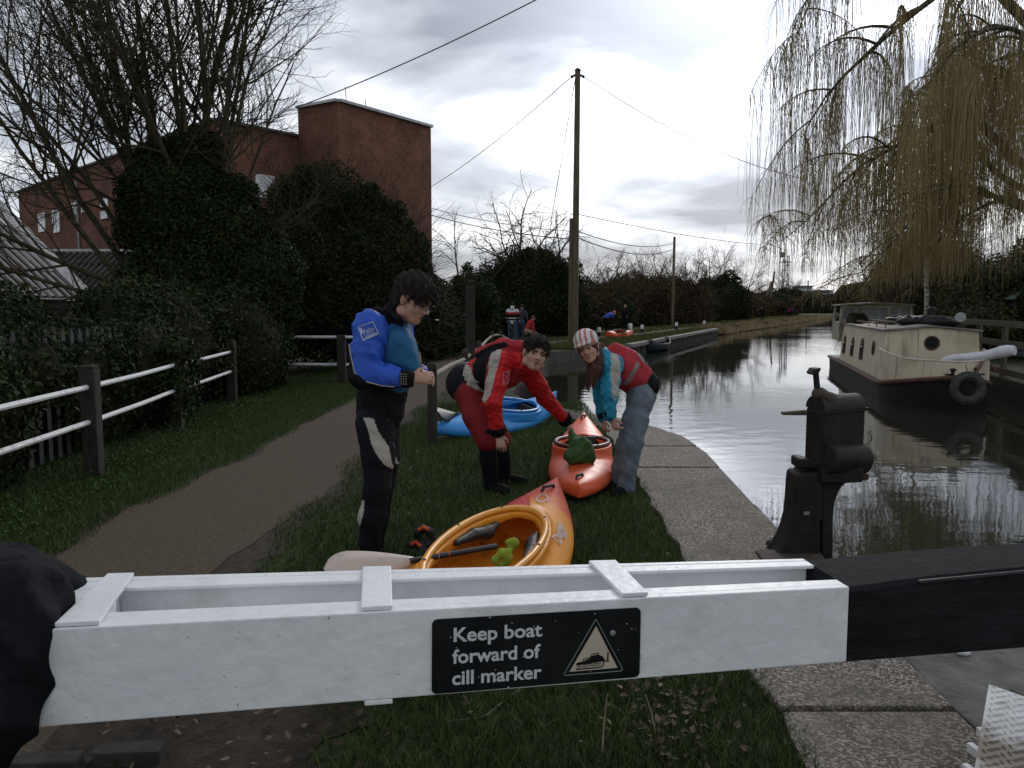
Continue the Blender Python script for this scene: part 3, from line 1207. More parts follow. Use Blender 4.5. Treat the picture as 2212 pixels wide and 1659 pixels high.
bare_tree('bare_tree', 'tall bare many-stemmed tree rising out of a head of dark ivy', stems, spec, (7, 4, 3, 3), seed=9, base=(bx, by), ivy=ivyhead, nleaf=95000, leaf=0.055)

# ivy-clad bush in front of the brick tower
bush('ivy_bush', [((-4.85, 20, 2.3), (1.75, 1.6, 2.2)), ((-3.8, 20.5, 2.0), (1.5, 1.5, 2.0)), ((-4.6, 20.2, 3.9), (1.35, 1.2, 1.15)), ((-2.9, 21, 1.3), (1.0, 1.2, 1.4)), ((-6.6, 19.6, 1.8), (1.4, 1.3, 2.0)), ((-3.4, 20.4, 3.2), (0.95, 1.0, 0.9)), ((-2.75, 20.8, 2.2), (0.75, 0.9, 1.2))],
     70000, 0.11, 'tall dense ivy bush covering the foot of the brick tower', 'bush', seed=4, twigs=3600, tw_len=1.5, lump=0.2, tw_r=0.008)
# lower scrub beside the path, further on
bush('ivy_scrub', [((-2.6, 25, 1.0), (1.1, 1.6, 1.5)), ((-1.6, 29, 1.2), (1.2, 1.6, 1.7)), ((-3.6, 24, 1.3), (1.3, 1.4, 1.7))],
     22000, 0.12, 'shadowy ivy scrub behind the tall square post', 'scrub', seed=5, twigs=160, tw_len=0.9)

# bare arching shrub on an ivy mass, mid distance
spec2 = [dict(n=7, wob=0.12, trop=-0.02, kids=9, ratio=0.5, ang=45, start=0.2, taper=0.3, rr=0.55),
         dict(n=6, wob=0.15, trop=-0.05, kids=6, ratio=0.55, ang=45, start=0.15, taper=0.4, rr=0.65),
         dict(n=5, wob=0.16, trop=-0.06, kids=3, ratio=0.6, ang=40, start=0.2, taper=0.5, rr=0.7),
         dict(n=3, wob=0.15, trop=-0.05, kids=0, ratio=0.5, ang=40, start=0.2, taper=0.6)]
stems = []
for i in range(13):
    x = -2.9 + 5.3 * r0.random()
    stems.append(((x, 42 + r0.normal(0, 0.5), 2.0 + r0.random()), (r0.normal(0.0, 0.45) - 0.1 * (x < -0.5), r0.normal(0, 0.3), 1.0), r0.uniform(3.6, 5.2), 0.06))
bare_tree('bare_shrub', 'bare arching shrub growing from an ivy mound left of the tall pole', stems, spec2, (5, 4, 3, 3), seed=12, base=(0, 42),
          ivy=[((0.5, 42, 2.1), (2.5, 1.6, 2.6)), ((2.4, 42.5, 2.0), (1.5, 1.4, 2.3)), ((-1.5, 42, 1.6), (1.6, 1.4, 1.9)), ((1.1, 42.2, 3.6), (1.3, 1.1, 1.1)), ((3.2, 43.5, 1.2), (1.1, 1.2, 1.5))], nleaf=52000, leaf=0.1)

# scrub behind the tall pole
stems = [((6.4 + r0.uniform(-1.6, 1.8), 62, 0.8), (r0.normal(0, 0.3), 0, 1), r0.uniform(3.2, 5.2), 0.05) for _ in range(9)]
bare_tree('bare_shrub', 'thin bare shrub right behind the tall pole', stems, spec2, (4, 3, 3, 3), seed=13, base=(6.4, 62),
          ivy=[((5.6, 62, 1.4), (2.0, 1.5, 2.2)), ((7.6, 63, 1.1), (2.0, 1.5, 1.8))], nleaf=22000, leaf=0.13)

# trees on the far left bank
spec3 = [dict(n=6, wob=0.10, trop=0.02, kids=10, ratio=0.5, ang=38, start=0.2, taper=0.3, rr=0.55),
         dict(n=5, wob=0.13, trop=0.03, kids=7, ratio=0.5, ang=40, start=0.15, taper=0.4, rr=0.65),
         dict(n=4, wob=0.15, trop=0.02, kids=4, ratio=0.55, ang=38, start=0.2, taper=0.6, rr=0.8),
         dict(n=2, wob=0.15, trop=0.0, kids=0, ratio=0.5, ang=40, start=0.2, taper=0.7)]
FARL = [(10.6, 73, 5.6, 'bare brown tree nearest the thin dark pole on its left side'), (13.6, 75, 6.2, 'bare brown tree standing straight behind the thin dark pole'), (17.5, 79, 6.6, 'bare brown tree just right of the thin dark pole'),
        (25.0, 97, 8.0, 'bare spreading treetop above the round dark ivy bush')]
for i, (x, yy, h, lab) in enumerate(FARL):
    stems = [((x + r0.normal(0, 0.9), yy + r0.normal(0, 0.8), 0.0), (r0.normal(0, 0.25), r0.normal(0, 0.2), 1), h * r0.uniform(0.75, 1.05), 0.09) for _ in range(6)]
    bare_tree('bare_tree', lab, stems, spec3, (5, 3, 3, 3), group='bare trees on the far left bank', seed=30 + i, base=(x, yy))
bush('brush_hedge', [((8, 67, 1.5), (2.6, 2.0, 2.2)), ((11, 71, 1.6), (3.0, 2.2, 2.6)), ((14.8, 77, 1.6), (3.2, 2.2, 2.8)), ((6, 60, 1.3), (2.0, 2, 1.8)), ((18.2, 83, 1.4), (2.6, 2, 2.6))], 20000, 0.24, 'long brown brush hedge behind the landing stage', 'hedge', m=M_brushleaf, seed=6, twigs=3800, tw_len=2.4, tw_r=0.014)
bush('ivy_bush', [((24.6, 96, 2.5), (3.0, 2.2, 3.1)), ((26.9, 97, 1.9), (2.0, 2.0, 2.4)), ((21.0, 92, 1.3), (2.2, 2.0, 1.9))], 16000, 0.24, 'round dark ivy bush at the end of the far brown trees', 'bush', seed=8, twigs=60, tw_len=1.2, tw_r=0.012)
bush('brush_hedge', [((26.3, 105, 1.2), (4.2, 3, 1.7)), ((34, 122, 1.3), (4.8, 3, 1.9)), ((43, 142, 1.5), (5.2, 4, 2.1)), ((54, 168, 1.8), (6, 4, 2.6)), ((21.0, 94, 1.1), (3, 2.5, 1.5))], 22000, 0.42, 'distant russet hedge running along the towpath', 'hedge', m=M_brushleaf, seed=9, twigs=1800, tw_len=1.8, tw_r=0.02)
bush('green_bush', [((50, 160, 2.2), (5, 3, 2.6)), ((61, 184, 2.6), (6, 4, 3.4))], 7000, 0.5, 'distant dark green bush beside the russet hedge', 'bush', m=M_ivy, seed=10)
stems = [((63 + r0.normal(0, 1.0), 184, 2), (r0.normal(0, 0.3), 0, 1), r0.uniform(5, 7.5), 0.12) for _ in range(7)]
bare_tree('bare_tree', 'small pale bare tree rising from the distant dark green bush', stems, spec3, (4, 3, 3, 3), group='bare trees at the canal end', seed=40, base=(63, 184))
stems = [((46 + r0.normal(0, 1.2), 154, 1), (r0.normal(0, 0.3), 0, 1), r0.uniform(4.5, 7), 0.08) for _ in range(4)]
bare_tree('bare_tree', 'thin bare tree beside the leaning far pole', stems, spec3, (4, 3, 3, 3), group='bare trees at the canal end', seed=41, base=(46, 154))
bush('far_treeline', [((84, 190, 3.2), (10, 5, 4.2)), ((96, 205, 3.5), (12, 5, 5)), ((30, 230, 1.0), (40, 4, 2.2)), ((86, 236, 2.0), (11, 4, 4.0)), ((108, 300, 2.0), (26, 5, 5.5))], 9000, 0.8, 'blurred treeline closing the far end of the canal', 'treeline', m=M_brushleaf, seed=11, twigs=300, tw_len=5, tw_r=0.05)['kind'] = 'stuff'

# right bank: scrub, ivy, brush
bush('brush_thicket', [((21.0, 41, 2.0), (2.0, 3, 2.6)), ((26.8, 52, 2.2), (3.0, 4, 3.2)), ((35.6, 72, 2.6), (4, 4, 4.0)), ((47.5, 98, 2.8), (5, 5, 4.6))], 15000, 0.22, 'brown thicket on the right bank beyond the houseboat', 'thicket', m=M_brushleaf, seed=14, twigs=5000, tw_len=2.6, tw_r=0.013)
bush('green_thicket', [((16.6, 28, 1.5), (1.6, 2.0, 1.9)), ((19.2, 30, 1.8), (1.8, 2.0, 2.2)), ((14.8, 25.5, 0.8), (1.2, 1.6, 1.0)), ((22.6, 33, 2.0), (2.2, 2.4, 2.4))], 24000, 0.15, 'yellow green thicket behind the wooden handrail', 'thicket', m=M_greenleaf, seed=15, twigs=1800, tw_len=1.5, tw_r=0.008)
bush('ivy_bush', [((16.6, 24, 1.6), (1.2, 1.5, 2.0)), ((17.6, 24.5, 2.6), (1.3, 1.4, 1.5))], 12000, 0.13, 'dark ivy bush at the right edge above the shed', 'bush', seed=16)
stems = [((18.9 + r0.normal(0, 0.3), 38, 0.0), (r0.normal(-0.1, 0.25), 0, 1), r0.uniform(4, 6), 0.06) for _ in range(8)]
bare_tree('bare_tree', 'bare brown tree behind the houseboat wheelhouse', stems, spec3, (5, 3, 3, 3), group='bare trees on the right bank', seed=43, base=(18.9, 38))
stems = [((23.5 + r0.normal(0, 0.8), 46, 0.0), (r0.normal(-0.1, 0.25), 0, 1), r0.uniform(5, 7), 0.07) for _ in range(8)]
bare_tree('bare_tree', 'bare brown tree furthest along the right bank', stems, spec3, (5, 3, 3, 3), group='bare trees on the right bank', seed=44, base=(23.5, 46))

# birch stem behind the boat roof
bt = empty('birch_tree', P(2000, 700, 30), 'slim pale birch trunk behind the houseboat roof', 'tree')
mb = MB()
p0 = P(2002, 705, 30)
p1 = P(1999, 560, 30)
mb.tube([p0 + Vector((0, 0, -1.2)), p0, p0.lerp(p1, 0.5) + Vector((0.03, 0, 0)), p1, p1 + Vector((-0.1, 0, 1.6))], [0.1, 0.095, 0.085, 0.07, 0.03], 8)
mb.build('trunk', mat('birch_bark', (0.12, 0.1, 0.075), (0.5, 0.47, 0.4), 0.8, 5, stretch=(1, 1, 3), thr=(0.42, 0.55)), bt, smooth=True)

# weeping willow at the right edge
def willow():
    r = np.random.default_rng(77)
    Y0 = 21.0
    limbs = []

    def limb(px_pts, Y, rads):
        pts = [np.array(P(px, py, Y + dy)) for px, py, dy in px_pts]
        # resample smoothly
        n = 14
        s = np.linspace(0, len(pts) - 1, n)
        out = []
        for q in s:
            i = min(int(q), len(pts) - 2)
            f = q - i
            p0, p1, p2, p3 = pts[max(i - 1, 0)], pts[i], pts[i + 1], pts[min(i + 2, len(pts) - 1)]
            out.append(0.5 * ((2 * p1) + (-p0 + p2) * f + (2 * p0 - 5 * p1 + 4 * p2 - p3) * f * f + (-p0 + 3 * p1 - 3 * p2 + p3) * f ** 3))
        limbs.append((np.array(out), np.interp(np.linspace(0, 1, n), np.linspace(0, 1, len(rads)), rads)))
    trunkx = 2330
    limb([(trunkx, 690, 0), (trunkx + 5, 560, 0), (trunkx - 5, 420, 0), (trunkx - 30, 200, 0), (trunkx - 60, -60, 0), (trunkx - 70, -300, 0)], Y0, [0.5, 0.45, 0.4, 0.3, 0.2, 0.1])
    limb([(trunkx, 400, 0), (2200, 350, -0.5), (2105, 258, -1.0), (2010, 272, -1.2), (1930, 320, -1.4), (1850, 365, -1.6), (1760, 460, -1.7), (1690, 520, -1.8)], Y0, [0.28, 0.2, 0.13, 0.1, 0.075, 0.055, 0.03, 0.012])
    limb([(trunkx, 430, 0), (2190, 400, 0.8), (2110, 330, 1.0), (2060, 285, 1.2), (1960, 290, 1.6), (1900, 330, 1.6), (1830, 420, 1.7)], Y0, [0.24, 0.16, 0.11, 0.08, 0.055, 0.04, 0.015])
    limb([(trunkx - 20, 150, 0), (2150, -20, 0.3), (2060, -30, 0.2), (1960, 40, -0.4), (1880, 110, -0.6), (1790, 200, -0.8), (1730, 300, -0.8)], Y0, [0.28, 0.2, 0.15, 0.11, 0.085, 0.045, 0.015])
    limb([(trunkx - 40, 50, 0), (2200, -150, 0.5), (2050, -230, 0.3), (1880, -180, -0.4), (1780, -60, -0.6), (1720, 80, -0.8)], Y0, [0.28, 0.2, 0.14, 0.09, 0.05, 0.015])
    limb([(trunkx, 500, 0), (2180, 440, -0.6), (2090, 400, -1.0), (2010, 420, -1.5), (1950, 500, -1.8), (1860, 590, -2.0)], Y0, [0.2, 0.12, 0.09, 0.06, 0.035, 0.01])
    limb([(trunkx, 480, 0), (2180, 430, 1.6), (2090, 430, 2.0), (2000, 500, 2.5), (1910, 590, 2.8)], Y0, [0.2, 0.12, 0.08, 0.05, 0.012])
    limb([(trunkx - 10, 300, 0), (2210, 200, 1.0), (2120, 150, 1.5), (2010, 180, 2.0), (1930, 250, 2.2)], Y0, [0.22, 0.14, 0.09, 0.05, 0.012])
    limb([(trunkx - 10, 260, 0), (2250, 120, -1.0), (2180, 60, -1.8), (2080, 90, -2.5), (2010, 180, -2.8)], Y0, [0.22, 0.14, 0.09, 0.05, 0.012])
    e = empty('willow_tree', (float(limbs[0][0][0][0]), Y0, 0), 'huge weeping willow trailing curtains of yellow brown twigs over the houseboat', 'tree')
    V, F = tubes_np(limbs[:1], 10)
    link('trunk', np_mesh('trunk', V, F, [M_bark], smooth=True), e)
    # secondary branches arching off the limbs
    secs = []
    for L, rad in limbs[1:]:
        n = len(L)
        for c in range(13):
            x = (0.22 + 0.78 * (c + r.random()) / 13) * (n - 1.01)
            i = int(x)
            p = L[i] + (L[i + 1] - L[i]) * (x - i)
            t = L[i + 1] - L[i]
            t /= np.linalg.norm(t)
            d = t * 0.5 + r.normal(0, 0.55, 3) + np.array([-0.25, 0, 0.25])
            d /= np.linalg.norm(d)
            ln = r.uniform(1.2, 2.6) * (1.1 - 0.4 * x / n)
            s = np.linspace(0, 1, 8)[:, None]
            q = p + d * ln * s + np.array([0, 0, -1.0]) * ln * 0.55 * s ** 2.2
            secs.append((q, np.linspace(max(rad[i] * 0.45, 0.012), 0.006, 8)))
    limbs = limbs[:1] + [(l, q * 0.6) for l, q in limbs[1:]]
    V, F = tubes_np(limbs[1:], 7)
    link('limbs', np_mesh('limbs', V, F, [M_bark], smooth=True), e)
    # hanging strands
    strands = []
    src = [(l, 1.0) for l in secs] + [(l, 1.4) for l in limbs[1:]]
    for (L, rad), wgt in src:
        n = len(L)
        for c in range(int(58 * wgt)):
            x = (0.1 + 0.9 * r.random()) * (n - 1.01)
            i = int(x)
            p = L[i] + (L[i + 1] - L[i]) * (x - i)
            if p[2] < 1.8:
                continue
            out = r.normal(0, 0.3, 3)
            out[2] = abs(out[2]) * 0.4
            ln = min(r.gamma(4.5, 0.55) + 0.3, max(p[2] - r.uniform(2.0, 4.2), 0.4))
            s = np.linspace(0, 1, 7)[:, None]
            # swing out a little then fall
            q = p + out * (1 - np.exp(-3 * s)) * 0.7 + np.array([0, 0, -1.0]) * ln * s ** 1.15 + r.normal(0, 0.02, 3) * s * 2
            q = q + np.cumsum(r.normal(0, 0.014, (7, 3)), 0)
            strands.append((q, np.linspace(0.0058, 0.0032, 7)))
    # a dense old curtain close to the trunk
    for c in range(1300):
        p = np.array(P(r.uniform(2085, 2420), r.uniform(-80, 330), Y0 + r.normal(0, 1.3)))
        if r.random() < 0.22:
            p = np.array(P(r.normal(2010, 45), r.uniform(330, 500), Y0 + r.normal(1.0, 0.8)))
        ln = min(r.gamma(5, 0.6), p[2] - r.uniform(2.0, 4.5))
        if ln < 0.3:
            continue
        s = np.linspace(0, 1, 7)[:, None]
        q = p + np.array([r.normal(0, 0.12), r.normal(0, 0.12), -1.0]) * ln * s + np.cumsum(r.normal(0, 0.015, (7, 3)), 0)
        strands.append((q, np.linspace(0.0075, 0.004, 7)))
    V, F = tubes_np(secs, 4)
    a = link('branches', np_mesh('branches', V, F, [M_bark], smooth=True), e)
    V, F = tubes_np(strands, 3)
    link('crown', np_mesh('crown', V, F, [M_willow], smooth=True), e)


willow()
# ---------------------------------------------------------------- brick factory, sheds
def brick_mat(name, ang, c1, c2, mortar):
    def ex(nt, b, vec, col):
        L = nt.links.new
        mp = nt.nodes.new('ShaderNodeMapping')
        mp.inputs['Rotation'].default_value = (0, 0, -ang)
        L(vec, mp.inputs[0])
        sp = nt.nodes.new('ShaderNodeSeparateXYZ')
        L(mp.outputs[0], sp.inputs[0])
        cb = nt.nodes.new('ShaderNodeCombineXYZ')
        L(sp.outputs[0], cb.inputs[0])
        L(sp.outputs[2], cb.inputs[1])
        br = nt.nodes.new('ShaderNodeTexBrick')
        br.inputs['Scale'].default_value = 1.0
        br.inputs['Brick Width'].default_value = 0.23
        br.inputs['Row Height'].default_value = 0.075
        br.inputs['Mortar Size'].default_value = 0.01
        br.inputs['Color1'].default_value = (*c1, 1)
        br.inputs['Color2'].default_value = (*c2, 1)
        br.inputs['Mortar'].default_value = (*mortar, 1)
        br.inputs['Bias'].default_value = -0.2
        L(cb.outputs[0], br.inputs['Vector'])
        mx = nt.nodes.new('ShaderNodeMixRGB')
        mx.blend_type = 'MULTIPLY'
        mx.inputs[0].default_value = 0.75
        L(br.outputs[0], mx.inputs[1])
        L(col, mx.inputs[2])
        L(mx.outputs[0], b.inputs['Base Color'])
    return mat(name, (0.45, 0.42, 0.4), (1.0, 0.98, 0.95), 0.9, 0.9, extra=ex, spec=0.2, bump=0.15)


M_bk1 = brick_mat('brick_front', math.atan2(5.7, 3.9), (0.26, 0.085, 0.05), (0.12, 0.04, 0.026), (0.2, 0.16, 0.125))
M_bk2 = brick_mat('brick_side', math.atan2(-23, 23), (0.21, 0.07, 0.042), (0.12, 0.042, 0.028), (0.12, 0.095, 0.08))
M_frame = mat('window_frame_paint', (0.6, 0.6, 0.58), (0.75, 0.75, 0.74), 0.5, 4)
M_glass = mat('window_glass', (0.03, 0.035, 0.04), None, 0.04, spec=0.9)
M_skyglass = mat('window_blind', (0.55, 0.58, 0.6), (0.7, 0.73, 0.76), 0.12, 2, spec=0.8)  # reflected sky is put into the pane as a pale colour
M_metal = mat('grey_metal', (0.2, 0.2, 0.2), (0.33, 0.33, 0.32), 0.5, 8, metal=0.3)


def wallpt(px, py, a, b):
    """where the sight line meets the vertical plane through a, b (plan points)"""
    d = ray(px, py)
    ex, ey = b[0] - a[0], b[1] - a[1]
    # d*t = a + e*s
    det = d[0] * (-ey) - d[1] * (-ex)
    t = (a[0] * (-ey) - a[1] * (-ex)) / det
    return Vector((d[0] * t, d[1] * t, CAMZ + d[2] * t))


fac = empty('brick_factory', (-14, 42, 0), 'red brick factory with a taller blank tower block, half hidden by ivy', 'building')
Cc, Rr, Ll = (-8.43, 40.0), (-4.5, 45.7), (-10.75, 41.45)
W0, W1, W2 = (-13.7, 38.0), (-10.3, 42.2), (-37.0, 61.3)


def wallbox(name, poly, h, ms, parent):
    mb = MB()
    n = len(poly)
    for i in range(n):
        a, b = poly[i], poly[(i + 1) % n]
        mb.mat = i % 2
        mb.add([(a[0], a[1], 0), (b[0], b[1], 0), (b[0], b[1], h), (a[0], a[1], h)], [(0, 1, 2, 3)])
    mb.mat = 0
    mb.add([(p[0], p[1], h) for p in poly], [tuple(range(n))])
    return mb.build(name, ms, parent)


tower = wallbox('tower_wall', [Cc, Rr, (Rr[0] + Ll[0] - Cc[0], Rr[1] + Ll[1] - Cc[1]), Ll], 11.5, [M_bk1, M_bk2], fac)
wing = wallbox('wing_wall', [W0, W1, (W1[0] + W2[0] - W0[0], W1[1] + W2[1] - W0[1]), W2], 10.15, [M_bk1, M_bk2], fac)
M_cope = mat('parapet_metal', (0.3, 0.31, 0.32), (0.45, 0.46, 0.47), 0.45, 3, metal=0.2)
mb = MB()
mb.bar((*Cc, 11.56), (*Rr, 11.56), 0.36, 0.13)
mb.bar((*Cc, 11.563), (*Ll, 11.563), 0.36, 0.13)
mb.build('parapet', M_cope, fac)
mb = MB()
mb.bar((*W0, 10.2), (*W1, 10.2), 0.36, 0.12)
mb.bar((*W0, 10.203), (*W2, 10.203), 0.36, 0.12)
mb.build('parapet', mat('parapet_dark', (0.07, 0.06, 0.055), (0.12, 0.1, 0.09), 0.8, 3), fac)


def window(p0, p1, a, b, bars=1, panem=M_skyglass):
    """window on the wall a-b from top-left p0 to bottom-right p1 (points on the wall)"""
    ex = Vector((b[0] - a[0], b[1] - a[1], 0)).normalized()
    n = Vector((ex.y, -ex.x, 0))
    if n.dot(Vector((0, 0, 0)) - Vector((a[0], a[1], 0))) < 0:
        n = -n
    if (p1 - p0).dot(ex) < 0:
        ex = -ex
    w = abs((p1 - p0).dot(ex))
    h = p0.z - p1.z
    o = Vector((p0.x, p0.y, p1.z))
    mb = MB()
    t = 0.09
    f = lambda u, z, d: o + ex * u + Vector((0, 0, z)) + n * d
    for u0, u1, z0, z1 in ((0, t, 0, h), (w - t, w, 0, h), (t, w - t, 0, t), (t, w - t, h - t, h)) + tuple((w * (i + 1) / (bars + 1) - 0.03, w * (i + 1) / (bars + 1) + 0.03, t, h - t) for i in range(bars)):
        mb.hexa([f(u0, z0, 0.01), f(u1, z0, 0.01), f(u1, z0, 0.07), f(u0, z0, 0.07), f(u0, z1, 0.01), f(u1, z1, 0.01), f(u1, z1, 0.07), f(u0, z1, 0.07)])
    fr = mb.build('window', M_frame, fac)
    mb = MB()
    mb.hexa([f(t, t, 0.012), f(w - t, t, 0.012), f(w - t, t, 0.035), f(t, t, 0.035), f(t, h - t, 0.012), f(w - t, h - t, 0.012), f(w - t, h - t, 0.035), f(t, h - t, 0.035)])
    mb.build('pane', panem, fr)


window(wallpt(551, 375, W0, W1), wallpt(593, 431, W0, W1), W0, W1, 2)
for (x0, x1, y0, y1) in [(83, 100, 463, 499), (114, 131, 456, 501), (155, 167, 440, 462), (177, 188, 443, 457), (218, 235, 427, 445), (219, 233, 458, 471), (417, 430, 400, 430), (300, 316, 410, 436), (345, 362, 404, 432)]:
    window(wallpt(x0, y0, W0, W2), wallpt(x1, y1, W0, W2), W0, W2, 1)
mb = MB()
pa = wallpt(168, 392, W0, W2)
pb = wallpt(168, 550, W0, W2)
off = Vector((-0.08, -0.08, 0))
mb.tube([pa + off, (pa.x + off.x, pa.y + off.y, 0.0)], 0.07, 8)
mb.build('downpipe', mat('pipe_paint', (0.2, 0.22, 0.22), (0.3, 0.31, 0.3), 0.6, 5), fac)


mb = MB()
mb.tube([(Cc[0] + 0.25, Cc[1] + 0.8, 11.5), (Cc[0] + 0.22, Cc[1] + 0.8, 12.4)], 0.02, 5)
mb.build('roof_aerial', M_metal, fac)
mb = MB()
mb.tube([(Cc[0] + 1.0, Cc[1] + 1.9, 11.5), (Cc[0] + 1.0, Cc[1] + 1.9, 12.1)], 0.02, 5)
mb.build('roof_aerial', M_metal, fac)


def corr_mat(name, base, dirt, axis, pitch, amt):
    """corrugated cement sheet with moss and rust lying in the valleys"""
    def ex(nt, b, vec, col):
        L = nt.links.new
        at = nt.nodes.new('ShaderNodeAttribute')
        at.attribute_name = 'rnd'
        n = nt.nodes.new('ShaderNodeTexNoise')
        n.inputs['Scale'].default_value = 1.1
        n.inputs['Detail'].default_value = 5
        L(vec, n.inputs['Vector'])
        m = nt.nodes.new('ShaderNodeMath')
        m.operation = 'MULTIPLY_ADD'
        m.inputs[1].default_value = 1.6
        L(n.outputs[0], m.inputs[0])
        L(at.outputs['Fac'], m.inputs[2])
        r = nt.nodes.new('ShaderNodeValToRGB')
        r.color_ramp.elements[0].position = amt
        r.color_ramp.elements[1].position = amt + 0.25
        s = nt.nodes.new('ShaderNodeMath')
        s.operation = 'MULTIPLY'
        s.inputs[1].default_value = 0.5
        L(m.outputs[0], s.inputs[0])
        L(s.outputs[0], r.inputs[0])
        mx = nt.nodes.new('ShaderNodeMixRGB')
        L(r.outputs[0], mx.inputs[0])
        L(col, mx.inputs[1])
        mx.inputs[2].default_value = (*dirt, 1)
        L(mx.outputs[0], b.inputs['Base Color'])
    return mat(name, [c * 0.6 for c in base], base, 0.9, 3, extra=ex, spec=0.2, bump=0.2)


def corr_roof(name, e0, e1, r0_, r1_, pitch, m, parent, bands=3):
    """sheet between the eave e0-e1 and the ridge r0-r1 with sinusoidal corrugations running down the slope"""
    e0, e1, r0_, r1_ = map(Vector, (e0, e1, r0_, r1_))
    nrm = (e1 - e0).cross(r0_ - e0).normalized()
    if nrm.z < 0:
        nrm = -nrm
    L = (e1 - e0).length
    nu = int(L / pitch * 8)
    vs, fs, rr = [], [], []
    for bnd in range(bands):
        a0, a1 = bnd / bands - (0.03 if bnd else 0), (bnd + 1) / bands
        base = len(vs)
        for i in range(nu + 1):
            u = i / nu
            ph = u * L / pitch * 2 * math.pi
            z = 0.035 * math.cos(ph)
            for k, a in enumerate((a0, a1)):
                p = e0.lerp(e1, u).lerp(r0_.lerp(r1_, u), a)
                vs.append(p + nrm * (z + (0.035 if k == 0 else 0.0) + 0.0))
        for i in range(nu):
            k = base + 2 * i
            fs.append((k, k + 2, k + 3, k + 1))
            rr.append(0.5 - 0.5 * math.cos((i + 0.5) / nu * L / pitch * 2 * math.pi))
    V = np.array([tuple(v) for v in vs])
    return link(name, np_mesh(name, V, np.array(fs), [m], rnd=rr), parent)


M_corr1 = corr_mat('corrugated_cement', (0.42, 0.42, 0.41), (0.05, 0.03, 0.02), 1, 0.15, 0.5)
M_corr2 = corr_mat('corrugated_mossy', (0.085, 0.08, 0.075), (0.022, 0.016, 0.013), 0, 0.15, 0.38)
M_verge = mat('verge_cement', (0.22, 0.22, 0.215), (0.42, 0.42, 0.42), 0.9, 4, bump=0.3)
sh = empty('shed', (-11.6, 14, 0), 'old shed under a pale corrugated cement roof with a broad verge', 'shed')
ex_, ez_, rx_, rz_ = -10.35, 1.78, -12.95, 4.5
corr_roof('roof', (ex_, 6, ez_), (ex_, 19.4, ez_), (rx_, 6, rz_), (rx_, 19.4, rz_), 0.33, M_corr1, sh, 4)
mb = MB()
mb.hexa([(ex_, 19.35, ez_ + 0.02), (ex_, 20.0, ez_ + 0.02), (rx_, 20.0, rz_ + 0.02), (rx_, 19.35, rz_ + 0.02),
         (ex_ + 0.03, 19.35, ez_ + 0.11), (ex_ + 0.03, 20.0, ez_ + 0.11), (rx_, 20.0, rz_ + 0.14), (rx_, 19.35, rz_ + 0.14)])
mb.build('verge', M_verge, sh)
mb = MB()
mb.prism([(ex_ - 0.25, 6.2, 0), (ex_ - 0.25, 19.8, 0), (-15.3, 19.8, 0), (-15.3, 6.2, 0)], (0, 0, 1.5))
mb.prism([(ex_ - 0.28, 19.75, 1.49), (rx_, 19.75, rz_ - 0.1), (-15.3, 19.75, 1.49)], (0, -0.2, 0))
mb.build('wall', mat('shed_boards', (0.02, 0.019, 0.017), (0.05, 0.046, 0.04), 0.9, 4), sh)
mb = MB()
mb.tube([(ex_ + 0.06, 6, ez_ - 0.06), (ex_ + 0.06, 19.9, ez_ - 0.06)], 0.06, 8)
mb.build('gutter', M_black, sh)
sh2 = empty('shed', (-12, 25, 0), 'lower dark mossy corrugated shed between the pale roof and the ivy tree', 'shed')
corr_roof('roof', (-15.5, 22.4, 1.75), (-7.5, 22.4, 1.75), (-15.5, 25.2, 3.28), (-7.5, 25.2, 3.28), 0.2, M_corr2, sh2, 4)
mb = MB()
mb.tube([(-15.5, 25.25, 3.3), (-7.5, 25.25, 3.3)], 0.07, 8)
mb.build('ridge', M_verge, sh2)
mb = MB()
mb.box((-11.5, 24.6, 0.85), (7.8, 4.0, 1.7))
mb.build('wall', MATS['shed_boards'], sh2)
# grey shed at the right edge
sh3 = empty('shed', P(2230, 700, 26), 'pale boarded shed with a green felt roof beyond the wooden handrail', 'shed')
c = P(2196, 690, 26)
mb = MB()
mb.prism([(c.x, 26, 0), (c.x + 3, 26, 0), (c.x + 3, 29, 0), (c.x, 29, 0)], (0, 0, 1.85))
mb.build('wall', mat('pale_boards', (0.2, 0.23, 0.22), (0.32, 0.35, 0.34), 0.8, 3, stretch=(1, 1, 12)), sh3)
mb = MB()
mb.prism([(c.x - 0.35, 25.7, 1.83), (c.x + 1.5, 25.7, 2.5), (c.x + 3.3, 25.7, 1.83)], (0, 3.6, 0))
mb.build('roof', mat('green_felt', (0.06, 0.085, 0.075), (0.1, 0.13, 0.115), 0.9, 5), sh3)

# ---------------------------------------------------------------- white rail fence on the left, palisade behind it
M_rail = mat('white_rail', (0.3, 0.3, 0.29), (0.72, 0.72, 0.71), 0.55, 14, thr=(0.3, 0.46), bump=0.15)
fn = empty('rail_fence', (-3.8, 7.2, 0), 'long fence of two white tube rails and dark posts along the ivy', 'fence')
fposts = [(-3.55, 4.3), (-3.8, 7.2), (-4.2, 10.0), (-4.55, 13.0)]
for i, (x, y) in enumerate(fposts):
    mb = MB()
    mb.box((x, y, 0.5), (0.14, 0.14, 1.0), 0.1)
    mb.prism([(x - 0.06, y - 0.06, 1.0), (x + 0.06, y - 0.06, 1.0), (x + 0.06, y + 0.06, 1.0), (x - 0.06, y + 0.06, 1.0)], (0, 0, 0.04))
    p_ = mb.build('post', M_dwood, fn, bevel=0.012)
    if i == 2:
        C, Nn = blob_points(rng, [((x, y, 0.62), (0.16, 0.16, 0.5)), ((x, y, 1.05), (0.2, 0.2, 0.14))], 900, 0.35)
        V, F = leaf_quads(rng, C, Nn, 0.055)
        link('ivy', np_mesh('ivy', V, F, [M_ivy], rnd=rng.random(len(F))), p_)
